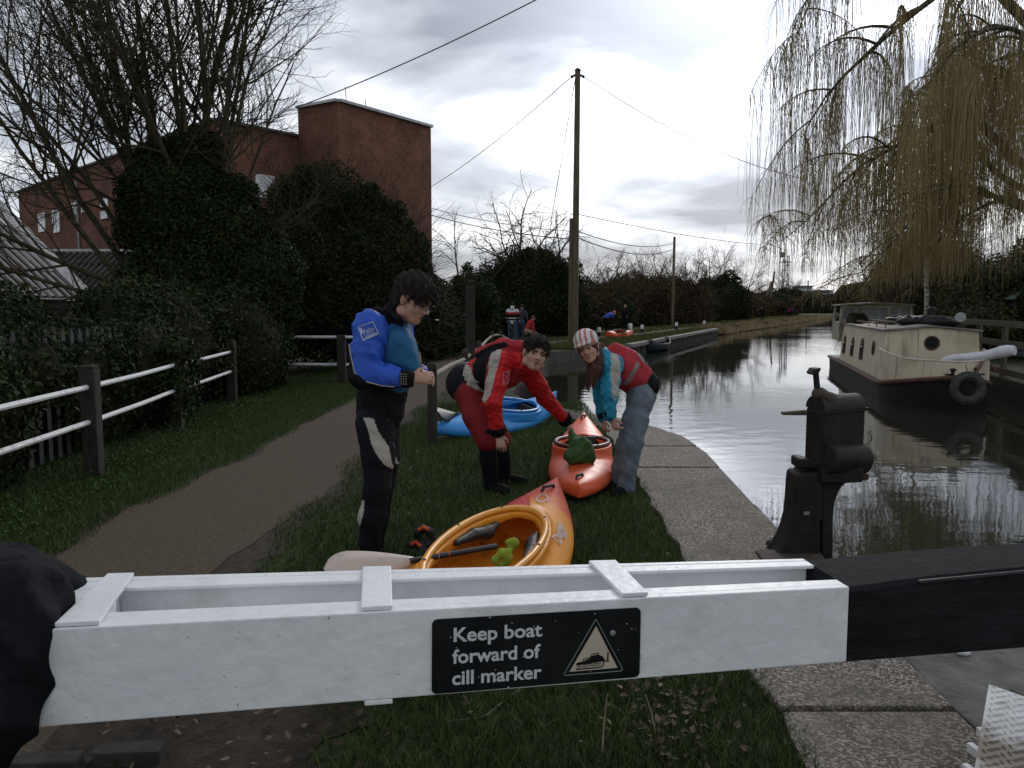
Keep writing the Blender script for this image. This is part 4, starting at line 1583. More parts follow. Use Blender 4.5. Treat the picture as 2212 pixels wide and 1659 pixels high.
for z in (0.845, 0.53):
    mb = MB()
    for a, b in zip(fposts[:-1], fposts[1:]):
        mb.tube([(a[0], a[1], z), ((a[0] + b[0]) / 2, (a[1] + b[1]) / 2, z - 0.008), (b[0], b[1], z)], 0.024, 8)
    mb.tube([(fposts[0][0], fposts[0][1], z), (-3.2, 2.0, z)], 0.026, 8)
    mb.build('rail', M_rail, fn, smooth=0.7)
fn2 = empty('rail_fence', (-3.5, 16.5, 0), 'short fence of two white rails ending at a dark post behind the man in blue', 'fence')
mb = MB()
mb.box((-3.5, 16.5, 0.5), (0.17, 0.17, 1.0))
mb.build('post', M_dwood, fn2, bevel=0.012)
mb = MB()
mb.box((-4.75, 16.6, 0.5), (0.17, 0.17, 1.0))
mb.build('post', M_dwood, fn2, bevel=0.012)
for z in (0.955, 0.39):
    mb = MB()
    mb.tube([(-5.0, 16.6, z), (-3.2, 16.5, z)], 0.03, 8)
    mb.build('rail', M_rail, fn2, smooth=0.7)
pal = empty('palisade_fence', (-4.4, 7, 0), 'dark steel palisade seen through the ivy behind the white rail fence', 'fence')
M_pal = mat('palisade_steel', (0.016, 0.017, 0.017), (0.032, 0.033, 0.033), 0.6, 6)
for i in range(44):
    y = 4.6 + i * 0.19
    x = -4.28 - (y - 4.6) * 0.085
    mb = MB()
    mb.prism([(x - 0.01, y - 0.035, 0.05), (x - 0.01, y + 0.035, 0.05), (x - 0.01, y + 0.035, 1.25), (x - 0.01, y, 1.34), (x - 0.01, y - 0.035, 1.25)], (0.02, 0, 0))
    mb.build('pale', M_pal, pal)
mb = MB()
for z in (0.3, 1.05):
    mb.bar((-4.3, 4.5, z), (-5.05, 13.0, z), 0.04, 0.05)
mb.build('rail', M_pal, pal)

# ---------------------------------------------------------------- posts and rustic rails by the towpath
M_rustic = mat('rustic_pole', (0.17, 0.15, 0.12), (0.34, 0.31, 0.26), 0.85, 12, bump=0.3)
pf = empty('rustic_fence', (-0.89, 9, 0), 'dark round topped posts carrying pale pole rails beside the towpath', 'fence')
pp = [P(935, 965, 9.0), P(1004, 850, 12.0), P(1034, 800, 15.0), P(1062, 745, 24.0), P(1081, 740, 25.0), P(1104, 745, 29.0)]
for i, p in enumerate(pp):
    h = 0.94 if i < 3 else 0.85
    mb = MB()
    mb.lathe((p.x, p.y, 0), [(0.055, 0), (0.055, h - 0.05), (0.048, h - 0.018), (0.028, h), (0.004, h + 0.006)], 12)
    mb.build('post', M_dwood, pf, smooth=0.8)
for a, b in ((0, 1), (1, 2), (3, 4), (4, 5), (2, 3)):
    za = 0.79 if a < 3 else 0.72
    zb = 0.79 if b < 3 else (0.72 if b < 5 else 0.35)
    mb = MB()
    mb.tube([(pp[a].x, pp[a].y, za), (pp[a].lerp(pp[b], 0.5).x, pp[a].lerp(pp[b], 0.5).y, (za + zb) / 2 + 0.015), (pp[b].x, pp[b].y, zb)], [0.032, 0.03, 0.027], 8)
    mb.build('rail', M_rustic, pf, smooth=0.8)
tp = empty('timber_post', P(1016, 770, 13), 'tall square timber post with iron bands between the men', 'post')
q = P(1016, 770, 13)
mb = MB()
mb.box((q.x, 13, 0.95), (0.15, 0.15, 1.9), 0.1)
mb.build('post', M_dwood, tp, bevel=0.012)
for z in (1.78, 1.42):
    mb = MB()
    mb.box((q.x, 13, z), (0.165, 0.165, 0.035), 0.1)
    mb.build('iron_band', M_black, tp)
mb = MB()
mb.box((q.x - 0.06, 12.88, 0.3), (0.3, 0.05, 0.9), 0.1)
mb.build('side_board', M_dwood, tp)
sg = empty('post_plate', P(1001, 787, 11.9), 'small white lettered plate fixed to the dark post behind the bent man', 'plate')
p = P(1001, 787, 11.9)
mb = MB()
mb.box((p.x, 11.9, p.z), (0.16, 0.012, 0.07))
mb.build('plate', M_white, sg)
mb = MB()
for dz in (0.015, -0.01):
    mb.box((p.x, 11.891, p.z + dz), (0.11, 0.004, 0.008))
mb.build('printed_lines', M_black, sg)

# ---------------------------------------------------------------- poles, wires, mast
def pole(px, pyb, pyt, Y, r0_, r1_, label, lean=0.0, group=None, extra=None):
    b = P(px, pyb, Y)
    t = P(px + lean, pyt, Y)
    e = empty('utility_pole', (b.x, Y, 0), label, 'pole', group)
    mb = MB()
    n = 8
    mb.tube([(b.x + (t.x - b.x) * i / n, Y, t.z * i / n) for i in range(n + 1)], [r0_ + (r1_ - r0_) * i / n for i in range(n + 1)], 12)
    mb.build('shaft', M_polew, e, smooth=0.8)
    mb = MB()
    mb.lathe((t.x, Y, t.z - 0.02), [(r1_ * 1.15, 0), (r1_ * 1.15, 0.05), (0.01, 0.14)], 12)
    mb.build('cap', M_black, e)
    return e, t


M_polew = mat('pole_timber', (0.07, 0.055, 0.035), (0.15, 0.12, 0.075), 0.9, 3, stretch=(4, 4, 0.6), bump=0.3)
pe, ptop = pole(1241, 705, 152, 38, 0.17, 0.125, 'tall brown utility pole with stay wires standing at the canal bend', lean=7)
b0, b1 = P(1233, 700, 38.2), P(1237, 472, 38.0)
mb = MB()
mb.tube([(b0.x - 0.05, 38.0, 0), (b1.x - 0.06, 38.0, b1.z)], [0.1, 0.09], 10)
mb.build('splint', M_polew, pe, smooth=0.8)
for s in (-1, 1):
    mb = MB()
    mb.tube([(ptop.x + s * 0.1, 38, ptop.z - 0.2), (ptop.x + s * 0.25, 38, ptop.z - 0.28)], 0.05, 6)
    mb.lathe((ptop.x + s * 0.26, 38, ptop.z - 0.34), [(0.05, 0), (0.07, 0.05), (0.05, 0.12)], 8)
    mb.build('insulator', M_black, pe)
pe2, ptop2 = pole(1452, 706, 514, 67, 0.13, 0.1, 'thin dark utility pole behind the landing stage bollards', lean=5)
pe3, ptop3 = pole(1660, 650, 587, 150, 0.22, 0.17, 'small far pole with a slanting prop left of the lattice mast', lean=13)
mb = MB()
mb.tube([P(1650, 655, 149.5), P(1668, 608, 149.8)], 0.22, 6)
mb.build('prop', M_polew, pe3)

M_wire = mat('wire', (0.03, 0.03, 0.033), None, 0.6)


def wire(a, b, sag, r, label):
    a, b = Vector(a), Vector(b)
    mb = MB()
    mb.tube([a.lerp(b, i / 14) + Vector((0, 0, -sag * 4 * (i / 14) * (1 - i / 14))) for i in range(15)], r, 4)
    o = mb.build('overhead_wire', M_wire)
    tag(o, label, 'wire', 'overhead wires')


wire(P(1180, -12, 24), P(640, 232, 30), 0.15, 0.02, 'thick wire crossing the top of the sky toward the brick tower')
wire(ptop + Vector((-0.25, 0, -0.25)), P(930, 404, 60), 0.3, 0.022, 'wire running from the tall pole top down left to the building')
wire(ptop + Vector((0.25, 0, -0.25)), P(1730, 385, 45), 0.6, 0.017, 'wire running from the tall pole top right into the willow')
wire(ptop + Vector((-0.1, 0, -0.3)), P(1190, 480, 36), 0.0, 0.015, 'thin stay wire dropping steeply just left of the tall pole')
wire(P(900, 455, 48), P(1240, 517, 38), 0.25, 0.022, 'upper low cable between the brick tower and the tall pole')
wire(P(900, 440, 48), P(1240, 500, 38), 0.25, 0.016, 'lower thin cable between the brick tower and the tall pole')
wire(P(1244, 498, 38), ptop2 + Vector((0, 0, -0.4)), 0.5, 0.025, 'upper cable from the tall pole to the thin dark pole')
wire(P(1244, 512, 38), ptop2 + Vector((0, 0, -0.9)), 0.6, 0.03, 'lower cable from the tall pole to the thin dark pole')
wire(P(1244, 462, 38), P(1640, 528, 75), 0.2, 0.02, 'faint long wire from the tall pole past the thin dark pole')

ma = empty('lattice_mast', P(1697, 640, 200), 'slim grey lattice mast on the horizon under the willow tips', 'mast')
m0, m1 = P(1696, 632, 200), P(1700, 552, 200)
M_mast = mat('mast_steel', (0.12, 0.125, 0.14), (0.2, 0.205, 0.22), 0.6, 2)
w = 0.6
zs = np.linspace(0, m1.z, 13)
for sx in (-1, 1):
    for sy in (-1, 1):
        mb = MB()
        mb.bar((m0.x + sx * w, 200 + sy * w, 0), (m0.x + sx * w, 200 + sy * w, m1.z), 0.16)
        mb.build('leg', M_mast, ma)
mb = MB()
for i in range(len(zs) - 1):
    for sy in (-1, 1):
        s = 1 if i % 2 else -1
        mb.bar((m0.x - s * w, 200 + sy * w, zs[i]), (m0.x + s * w, 200 + sy * w, zs[i + 1]), 0.1)
        mb.bar((m0.x - w, 200 + sy * w, zs[i]), (m0.x + w, 200 + sy * w, zs[i]), 0.1)
mb.build('bracing', M_mast, ma)
mb = MB()
mb.box((m0.x, 200, m1.z - 1.6), (2.0, 2.0, 0.2))
mb.box((m0.x - 1.0, 200, m1.z + 0.2), (0.9, 0.9, 1.3))
mb.build('head_platform', M_mast, ma)

fb = empty('office_building', P(1740, 640, 260), 'low white flat roofed building on the horizon right of the lattice mast', 'building')
def fbx(x0, x1, y0, y1, nm, m, dy=0):
    a, b = P(x0, y0, 260 + dy), P(x1, y1, 260 + dy)
    mb = MB()
    mb.box(((a.x + b.x) / 2, 260 + dy + 4, (a.z + b.z) / 2), (b.x - a.x, 8, a.z - b.z))
    mb.build(nm, m, fb)
M_fw = mat('far_white_wall', (0.42, 0.44, 0.46), (0.5, 0.52, 0.54), 0.8, 1)
M_fd = mat('far_dark_glass', (0.06, 0.07, 0.08), None, 0.3)
fbx(1690, 1800, 626, 660, 'wall', M_fw)
fbx(1730, 1755, 619, 626, 'roof_storey', M_fw, 0.5)
fbx(1725, 1760, 617, 619, 'roof', M_fd, -0.5)
fbx(1700, 1728, 628, 634, 'window', M_fd, -0.2)
fbx(1758, 1795, 627, 632, 'window', M_fd, -0.2)
# flagpole-like post by it
e = empty('thin_pole', P(1746, 640, 240), 'thin upright pole in front of the far white building', 'pole')
mb = MB()
a, b = P(1745, 630, 240), P(1745, 606, 240)
mb.tube([(a.x, 240, 0), (a.x, 240, b.z)], 0.2, 6)
mb.build('shaft', M_polew, e)

# ---------------------------------------------------------------- bollards on the landing
def bollard(px, pyb, hgt, label):
    p = G(px, pyb)
    e = empty('bollard', p, label, 'bollard', 'bollards along the landing stage')
    mb = MB()
    mb.lathe((0, 0, 0), [(0.1, 0), (0.1, hgt * 0.5)], 10)
    mb.build('base', M_black, e, local=True, smooth=0.8)
    mb = MB()
    mb.lathe((0, 0, hgt * 0.5), [(0.1, 0.001), (0.1, hgt * 0.42), (0.075, hgt * 0.5)], 10)
    mb.build('white_top', M_white, e, local=True, smooth=0.8)


bollard(1387, 719, 0.5, 'black and white bollard just right of the far orange kayak')
bollard(1461, 712, 0.52, 'black and white bollard below the thin dark pole')
bollard(1521, 708, 0.55, 'black and white bollard nearest the end of the piled front')
bollard(1294, 727, 0.5, 'black and white bollard just left of the far orange kayak')
p = G(1361, 711)
e = empty('white_barrel', p, 'squat white drum on the grass behind the bollards', 'drum')
mb = MB()
mb.lathe((p.x, p.y, 0), [(0.16, 0), (0.17, 0.34), (0.13, 0.4), (0.03, 0.42)], 14)
mb.build('drum', M_white, e, smooth=0.8)
# ---------------------------------------------------------------- houseboat
def streak_extra(nt, b, vec, col):
    """grime and rust weeping down the paint"""
    L = nt.links.new
    mp = nt.nodes.new('ShaderNodeMapping')
    mp.inputs['Scale'].default_value = (5, 5, 0.55)
    L(vec, mp.inputs[0])
    n = nt.nodes.new('ShaderNodeTexNoise')
    n.inputs['Scale'].default_value = 1.6
    n.inputs['Detail'].default_value = 6
    L(mp.outputs[0], n.inputs['Vector'])
    r = nt.nodes.new('ShaderNodeValToRGB')
    r.color_ramp.elements[0].position = 0.55
    r.color_ramp.elements[1].position = 0.72
    r.color_ramp.elements[1].color = (0.75, 0.75, 0.75, 1)
    L(n.outputs[0], r.inputs[0])
    mx = nt.nodes.new('ShaderNodeMixRGB')
    L(r.outputs[0], mx.inputs[0])
    L(col, mx.inputs[1])
    mx.inputs[2].default_value = (0.2, 0.145, 0.085, 1)
    L(mx.outputs[0], b.inputs['Base Color'])


M_cream = mat('cream_paint', (0.36, 0.3, 0.2), (0.64, 0.55, 0.4), 0.5, 1.6, detail=9, thr=(0.2, 0.5), bump=0.08, bscale=12, extra=streak_extra)
M_rust = mat('rusty_strake', (0.06, 0.028, 0.018), (0.13, 0.06, 0.038), 0.85, 9, bump=0.3)
M_hull = mat('hull_black', (0.008, 0.008, 0.0085), (0.02, 0.018, 0.016), 0.65, 5, bump=0.2, spec=0.2)
M_trim = mat('cream_trim', (0.45, 0.41, 0.33), (0.6, 0.56, 0.47), 0.5, 6)
M_roof = mat('boat_roof', (0.12, 0.11, 0.09), (0.25, 0.235, 0.2), 0.7, 3)
M_brownwood = mat('wheelhouse_wood', (0.2, 0.175, 0.125), (0.36, 0.32, 0.24), 0.7, 6)
M_bglass = mat('boat_glass', (0.012, 0.014, 0.015), None, 0.05, spec=0.7)
M_rubber = mat('rubber', (0.02, 0.02, 0.018), (0.06, 0.057, 0.05), 0.75, 12, bump=0.3)
bo = Vector((8.98, 17.22, 0))
ba = Vector((0.27, 0.963, 0)).normalized()
bb = Vector((ba.y, -ba.x, 0))


def B_(s, w, z):
    return bo + ba * s + bb * w + Vector((0, 0, z))


boat = empty('houseboat', (bo.x, bo.y, WZ), 'cream houseboat with arched side windows and a glazed wheelhouse moored on the right', 'boat')
HW = 1.04


def hw(s, tip=-2.35):
    if s >= -0.05:
        return HW
    u = min(1.0, (-0.05 - s) / (-0.05 - tip))
    return max(0.06, HW * (1 - u ** 1.75) ** 0.72)


def zdk(s):
    return 0.0 if s >= 0 else 0.3 * (min(-s, 2.35) / 2.35) ** 1.4


ss = [9.6, 8.5, 7, 5, 3, 1, 0, -0.3, -0.6, -0.9, -1.2, -1.5, -1.75, -1.95, -2.1, -2.22, -2.3, -2.345]
# hull: three rings of stations per side
vs, fs = [], []
for s in ss:
    for side in (-1, 1):
        sl = s if s > -0.4 else -0.4 + (s + 0.4) * 0.86
        vs.append(B_(sl, side * hw(s) * 0.93, WZ - 0.5))
        vs.append(B_(s + (0.0 if s > -0.4 else (-0.4 - s) * 0.07), side * hw(s) * 0.985, WZ + 0.05))
        vs.append(B_(s, side * hw(s), zdk(s)))
mb = MB()
n = len(ss)
for i in range(n - 1):
    for sd_ in (0, 3):
        for k in (0, 1):
            a = 6 * i + sd_ + k
            fs.append((a, a + 6, a + 7, a + 1))
    fs.append((6 * i + 2, 6 * i + 8, 6 * i + 11, 6 * i + 5))
fs.append((6 * (n - 1), 6 * (n - 1) + 3, 6 * (n - 1) + 4, 6 * (n - 1) + 1))
fs.append((6 * (n - 1) + 1, 6 * (n - 1) + 4, 6 * (n - 1) + 5, 6 * (n - 1) + 2))
fs.append((0, 1, 4, 3))
fs.append((1, 2, 5, 4))
mb.add(vs, fs)
mb.build('hull', M_hull, boat, smooth=0.6)
# rubbing strake
for side in (-1, 1):
    mb = MB()
    mb.tube([B_(s, side * (hw(s) + 0.02), zdk(s) - 0.05) for s in ss], 0.045, 6)
    mb.build('rubbing_strake', M_rust, boat)


def zrail(s):
    return 0.67 + 0.11 * max(-1.3, min(0.0, s)) if s > -1.3 else 0.527 + 0.01 * (-1.3 - s)


# bulwark round the well deck
vs, fs = [], []
fr = [0.02, -0.3, -0.6, -0.9, -1.2, -1.5, -1.75, -1.95, -2.1, -2.22, -2.3, -2.34]
path = [(s, -1) for s in fr] + [(s, 1) for s in fr[::-1]]
for s, sd_ in path:
    for off in (0.0, 0.05):
        w = max(hw(s) - off, 0.03)
        vs += [B_(s, sd_ * w, zdk(s) - 0.01), B_(s + (off if s < -2 else 0), sd_ * max(w - 0.015, 0.02), zrail(s))]
for i in range(len(path) - 1):
    a = 4 * i
    fs += [(a, a + 4, a + 5, a + 1), (a + 2, a + 3, a + 7, a + 6), (a + 1, a + 5, a + 7, a + 3)]
mb = MB()
mb.add(vs, fs)
mb.build('bulwark', M_cream, boat, smooth=0.5)
mb = MB()
mb.tube([B_(s, sd_ * max(hw(s) - 0.03, 0.02), zrail(s) + 0.012) for s, sd_ in path], 0.022, 6)
mb.build('bulwark_rail', M_trim, boat)
# cabin
ctop = 1.05
vs = []
for s in (0.0, 7.3):
    vs += [B_(s, -0.98, -0.01), B_(s, -0.90, ctop), B_(s, 0, ctop + 0.09), B_(s, 0.90, ctop), B_(s, 0.98, -0.01)]
mb = MB()
mb.add(vs, [(0, 1, 6, 5), (1, 2, 7, 6), (2, 3, 8, 7), (3, 4, 9, 8), (0, 4, 3, 2, 1), (5, 6, 7, 8, 9)])
cab = mb.build('cabin', M_cream, boat)
vs = []
for s in (-0.08, 7.32):
    vs += [B_(s, -0.96, ctop + 0.005), B_(s, 0, ctop + 0.1), B_(s, 0.96, ctop + 0.005), B_(s, 0.96, ctop + 0.04), B_(s, 0, ctop + 0.135), B_(s, -0.96, ctop + 0.04)]
mb = MB()
mb.add(vs, [(0, 1, 7, 6), (1, 2, 8, 7), (2, 3, 9, 8), (3, 4, 10, 9), (4, 5, 11, 10), (5, 0, 6, 11), (0, 5, 4, 1), (1, 4, 3, 2), (6, 7, 10, 11), (7, 8, 9, 10)])
mb.build('roof', M_roof, boat)
# corner battens, front panel with porthole
mb = MB()
mb.hexa([B_(-0.03, -0.25, 0.02), B_(-0.03, 0.48, 0.02), B_(-0.002, 0.48, 0.02), B_(-0.002, -0.25, 0.02), B_(-0.03, -0.25, ctop), B_(-0.03, 0.48, ctop), B_(-0.002, 0.48, ctop), B_(-0.002, -0.25, ctop)])
mb.build('front_panel', M_trim if False else M_cream, boat)
fc = wallpt(2013, 741, (B_(-0.03, -1, 0).x, B_(-0.03, -1, 0).y), (B_(-0.03, 1, 0).x, B_(-0.03, 1, 0).y))


def porthole(c, nrm, r):
    mb = MB()
    mb.torus(c + nrm * 0.008, nrm, r, 0.018, 24, 6)
    o = mb.build('porthole', M_rust, boat, smooth=True)
    mb = MB()
    mb.lathe(c, [(r, 0.0), (r, 0.012)], 24, axis=nrm)
    mb.build('pane', M_bglass, o)


porthole(fc, -ba, 0.14)
# side windows (left side faces -bb, leaning in a little)
sa, sb = B_(0, -0.95, 0), B_(7, -0.95, 0)
sn = (-bb + Vector((0, 0, 0.075))).normalized()


def sidept(px, py):
    p = wallpt(px, py, (sa.x, sa.y), (sb.x, sb.y))
    s = (p - bo).dot(ba)
    return s, p.z


def at_side(s, z, d=0.0):
    w = -0.98 + 0.08 * (z / ctop)
    return B_(s, w, z) + sn * d


for px, pt, pb_ in ((1825, 724, 764), (1842, 728, 770), (1862, 730, 778)):
    s, zt = sidept(px, pt)
    _, zb = sidept(px, pb_)
    hwid = 0.27
    prof = [(s - hwid, zb), (s + hwid, zb), (s + hwid, zt - 0.2)] + [(s + hwid * math.cos(a), zt - 0.2 + 0.2 * math.sin(a)) for a in np.linspace(0.3, math.pi - 0.3, 7)] + [(s - hwid, zt - 0.2)]
    mb = MB()
    mb.prism([at_side(a, b, 0.004) for a, b in prof], sn * 0.014)
    mb.build('window', M_rust, boat)
    ins = [(s + (a - s) * 0.86, (zb + zt) / 2 + (b - (zb + zt) / 2) * 0.93) for a, b in prof]
    mb = MB()
    mb.prism([at_side(a, b, 0.019) for a, b in ins], sn * 0.006)
    wobj = [o for o in boat.children if o.name.startswith('window')][-1]
    mb.build('pane', M_bglass, wobj)
    mb = MB()
    mb.bar(at_side(s - hwid * 0.85, zb + (zt - zb) * 0.62, 0.03), at_side(s + hwid * 0.85, zb + (zt - zb) * 0.62, 0.03), 0.02)
    mb.build('glazing_bar', M_trim, wobj)
s, zc = sidept(1886, 752)
porthole(at_side(s, zc, 0.006), sn, 0.15)
# wheelhouse
wh0, wh1, wz0, wz1 = 7.35, 9.2, 0.55, 1.62
mb = MB()
mb.hexa([B_(wh0, -1.02, wz0), B_(wh0, 1.02, wz0), B_(wh1, 1.02, wz0), B_(wh1, -1.02, wz0), B_(wh0, -1.02, 1.12), B_(wh0, 1.02, 1.12), B_(wh1, 1.02, 1.12), B_(wh1, -1.02, 1.12)])
whs = mb.build('wheelhouse', M_brownwood, boat)
for w in (-0.98, -0.36, 0.36, 0.98):
    for s in (wh0 + 0.04, wh1 - 0.04):
        mb = MB()
        mb.bar(B_(s, w, 1.1), B_(s + 0.05, w * 0.96, wz1), 0.08, 0.08)
        mb.build('window_post', M_brownwood, whs)
mb = MB()
mb.bar(B_(wh0 + 0.02, -1.0, 1.14), B_(wh0 + 0.02, 1.0, 1.14), 0.07)
mb.bar(B_(wh0 + 0.06, -1.0, wz1 - 0.03), B_(wh0 + 0.06, 1.0, wz1 - 0.03), 0.07)
mb.build('window_rails', M_brownwood, whs)
vs = []
for s in (wh0 - 0.12, wh1 + 0.1):
    vs += [B_(s, -1.06, wz1), B_(s, 0, wz1 + 0.07), B_(s, 1.06, wz1), B_(s, 1.06, wz1 + 0.04), B_(s, 0, wz1 + 0.11), B_(s, -1.06, wz1 + 0.04)]
mb = MB()
mb.add(vs, [(0, 1, 7, 6), (1, 2, 8, 7), (2, 3, 9, 8), (3, 4, 10, 9), (4, 5, 11, 10), (5, 0, 6, 11), (0, 5, 4, 1), (1, 4, 3, 2), (6, 7, 10, 11), (7, 8, 9, 10)])
mb.build('wheelhouse_roof', M_roof, whs)
def glass_extra(nt, b, vec, col):
    b.inputs['Transmission Weight'].default_value = 0.85
    b.inputs['IOR'].default_value = 1.1
M_clear = mat('wheelhouse_glass', (0.75, 0.8, 0.82), None, 0.03, extra=glass_extra)
for w0, w1 in ((-0.93, -0.41), (-0.31, 0.31), (0.41, 0.93)):
    mb = MB()
    mb.hexa([B_(wh0 + 0.04, w0, 1.18), B_(wh0 + 0.04, w1, 1.18), B_(wh0 + 0.055, w1, 1.18), B_(wh0 + 0.055, w0, 1.18), B_(wh0 + 0.08, w0 * 0.97, wz1 - 0.07), B_(wh0 + 0.08, w1 * 0.97, wz1 - 0.07), B_(wh0 + 0.095, w1 * 0.97, wz1 - 0.07), B_(wh0 + 0.095, w0 * 0.97, wz1 - 0.07)])
    mb.build('windscreen', M_clear, whs)
# bow mooring bollards, stem fitting
for px in (2060, 2108):
    p = B_(-2.0, 0.0, 0) if px == 2060 else B_(-1.75, 0.42, 0)
    z0 = zdk(-1.9)
    p = Vector((p.x, p.y, z0))
    p = P(px, 810, p.y - 0.25)
    p.z = z0 - 0.05
    mb = MB()
    mb.lathe(p, [(0.05, 0), (0.05, 0.2), (0.07, 0.21), (0.07, 0.24), (0.02, 0.26)], 10)
    mb.tube([p + bb * -0.15 + Vector((0, 0, 0.13)), p + bb * 0.15 + Vector((0, 0, 0.13))], 0.018, 6)
    mb.build('mooring_bitt', M_black, boat, smooth=0.7)
mb = MB()
pass
# chain of the mooring, running along the bow
mb2 = MB()
mb2.tube([P(2108, 808, 14.9), P(2118, 790, 15.1), P(2122, 782, 15.3)], 0.03, 6)
mb2.tube([P(2140, 784, 15.25), P(2152, 800, 15.1), P(2165, 815, 15.1)], 0.016, 6)
mb2.build('mooring_chain', M_rust, boat)

for w in (-0.8, 0.8):
    mb = MB()
    mb.tube([B_(0.5, w, ctop + 0.14), B_(6.8, w, ctop + 0.14)], 0.018, 6)
    for i in range(6):
        mb.tube([B_(0.7 + i * 1.2, w, ctop + 0.03), B_(0.7 + i * 1.2, w, ctop + 0.14)], 0.012, 5)
    mb.build('roof_grab_rail', M_rust, boat)
# things on and round the boat
ty = empty('tyre_fender', P(2091, 838, 14.5), 'old black tyre hung as a fender on the houseboat bow', 'tyre')
c = P(2091, 838, 14.55)
ax = Vector((-c.x * 0.35, -c.y, 0)).normalized()
mb = MB()
mb.torus(c, ax, 0.225, 0.072, 32, 12)
tt = mb.build('tyre', M_rubber, ty, smooth=True)
mb = MB()
for i in range(36):
    a = 2 * math.pi * i / 36
    Mx = ax.to_track_quat('Z', 'Y').to_matrix()
    mb.box(c + Mx @ Vector((math.cos(a) * 0.293, math.sin(a) * 0.293, 0)), (0.02, 0.025, 0.09), M=Mx @ Matrix.Rotation(a, 3, 'Z'))
mb.build('tread', M_rubber, tt)
mb = MB()
mb.tube([c + Vector((0, 0, 0.2)), c + Vector((0.02, 0.15, 0.42))], 0.012, 6)
mb.build('rope', mat('rope', (0.12, 0.1, 0.07), (0.2, 0.17, 0.12), 0.9, 20), ty)

roll = empty('tarpaulin_roll', P(2090, 775, 15.8), 'rolled white tarpaulin lying across the houseboat bow', 'tarpaulin')
a, b = P(2040, 780, 16.3), P(2192, 758, 15.2)
pts, rad = [], []
for i in range(12):
    t = i / 11
    pts.append(a.lerp(b, t) + Vector((0, 0, 0.02 * math.sin(t * 9))))
    rad.append(0.085 + 0.03 * t + 0.008 * math.sin(t * 17))
rad[-1] *= 0.85
mb = MB()
mb.tube(pts, rad, 12)
mb.build('roll', mat('white_tarpaulin', (0.55, 0.55, 0.58), (0.72, 0.72, 0.75), 0.5, 6, bump=0.4, bscale=9), roll, smooth=0.9)


def on_roof(name, label, cat, s, w, build):
    z = ctop + 0.135 - 0.095 * abs(w) / 0.96
    p = B_(s, w, z)
    e = empty(name, p, label, cat)
    build(e, p)


def b_box(e, p):
    mb = MB()
    mb.box(p + Vector((0, 0, 0.11)), (0.5, 0.3, 0.2), 0.2)
    mb.build('box', M_dwood, e, bevel=0.02)
    C, Nn = blob_points(rng, [((p.x, p.y, p.z + 0.22), (0.24, 0.18, 0.09))], 300, 0.5)
    V, F = leaf_quads(rng, C, Nn, 0.06)
    link('plants', np_mesh('plants', V, F, [M_ivy], rnd=rng.random(len(F))), e)


def b_plank(e, p):
    mb = MB()
    mb.bar(p + ba * -1.6 + Vector((0, 0, 0.05)), p + ba * 1.8 + Vector((0, 0, 0.06)), 0.24, 0.05)
    mb.build('plank', M_wood, e, bevel=0.01)
    mb = MB()
    mb.bar(p + bb * -0.2 + Vector((0, 0, 0.0)), p + bb * 0.2 + Vector((0, 0, 0.0)), 0.05, 0.06)
    mb.build('bearer', M_dwood, e)


def b_sack(e, p):
    f = Field(p + Vector((-0.9, -0.6, -0.06)), p + Vector((0.9, 0.6, 0.6)), 0.035)
    rr = np.random.default_rng(5)
    for i in range(12):
        f.ell(p + Vector((rr.uniform(-0.6, 0.6), rr.uniform(-0.25, 0.25), 0.08)), (rr.uniform(0.14, 0.26), rr.uniform(0.12, 0.2), rr.uniform(0.06, 0.15)), k=0.03)
    link('sacks', f.mesh('sacks', [M_black]), e)


def b_lamp(e, p):
    mb = MB()
    mb.tube([p, p + Vector((0, 0, 0.16))], 0.03, 6)
    mb.build('bracket', M_black, e)
    mb = MB()
    mb.lathe(p + Vector((0.05, 0.1, 0.22)), [(0.05, 0), (0.11, 0.12), (0.11, 0.15)], 14, axis=(-0.4, -0.9, 0.1))
    mb.build('lamp', M_metal, e, smooth=0.7)


def b_chim(e, p):
    mb = MB()
    mb.lathe(p, [(0.09, -0.02), (0.09, 0.36)], 12)
    mb.build('flue', M_black, e, smooth=0.7)
    mb = MB()
    mb.lathe(p + Vector((0, 0, 0.37)), [(0.13, 0), (0.13, 0.03), (0.03, 0.1)], 12)
    mb.build('cowl', M_black, e, smooth=0.7)


on_roof('planter', 'dark planter box at the left edge of the houseboat roof', 'planter', 5.6, -0.75, b_box)
on_roof('gangplank', 'long plank lying along the houseboat roof', 'plank', 3.8, -0.35, b_plank)
on_roof('black_sacks', 'heap of black sacks across the houseboat roof', 'sacks', 1.4, 0.25, b_sack)
on_roof('black_sacks', 'smaller heap of black sacks in front of the wheelhouse right pane', 'sacks', 5.0, 0.55, b_sack)
on_roof('searchlight', 'round grey searchlight at the right edge of the houseboat roof', 'lamp', 0.8, 0.72, b_lamp)
on_roof('flue_pipe', 'stubby black flue on the houseboat roof beside the sacks', 'flue', 3.0, 0.6, b_chim)

# wooden handrail on the right bank
hr = empty('handrail', (10.2, 16, 0), 'grey weathered timber handrail on the right bank behind the houseboat bow', 'fence')
for i in range(5):
    y = 14.2 + 1.9 * i
    x = 10.4 + 0.28 * (y - 16)
    mb = MB()
    mb.box((x + 0.07, y, 0.6), (0.1, 0.1, 1.25), 0.28)
    mb.build('post', M_wood, hr, bevel=0.01)
for z in (1.19, 0.76, 0.14):
    mb = MB()
    mb.bar((10.4 + 0.28 * (13.6 - 16), 13.6, z), (10.4 + 0.28 * (22 - 16), 22, z + 0.02), 0.05, 0.14)
    mb.build('rail', M_wood, hr, bevel=0.008)

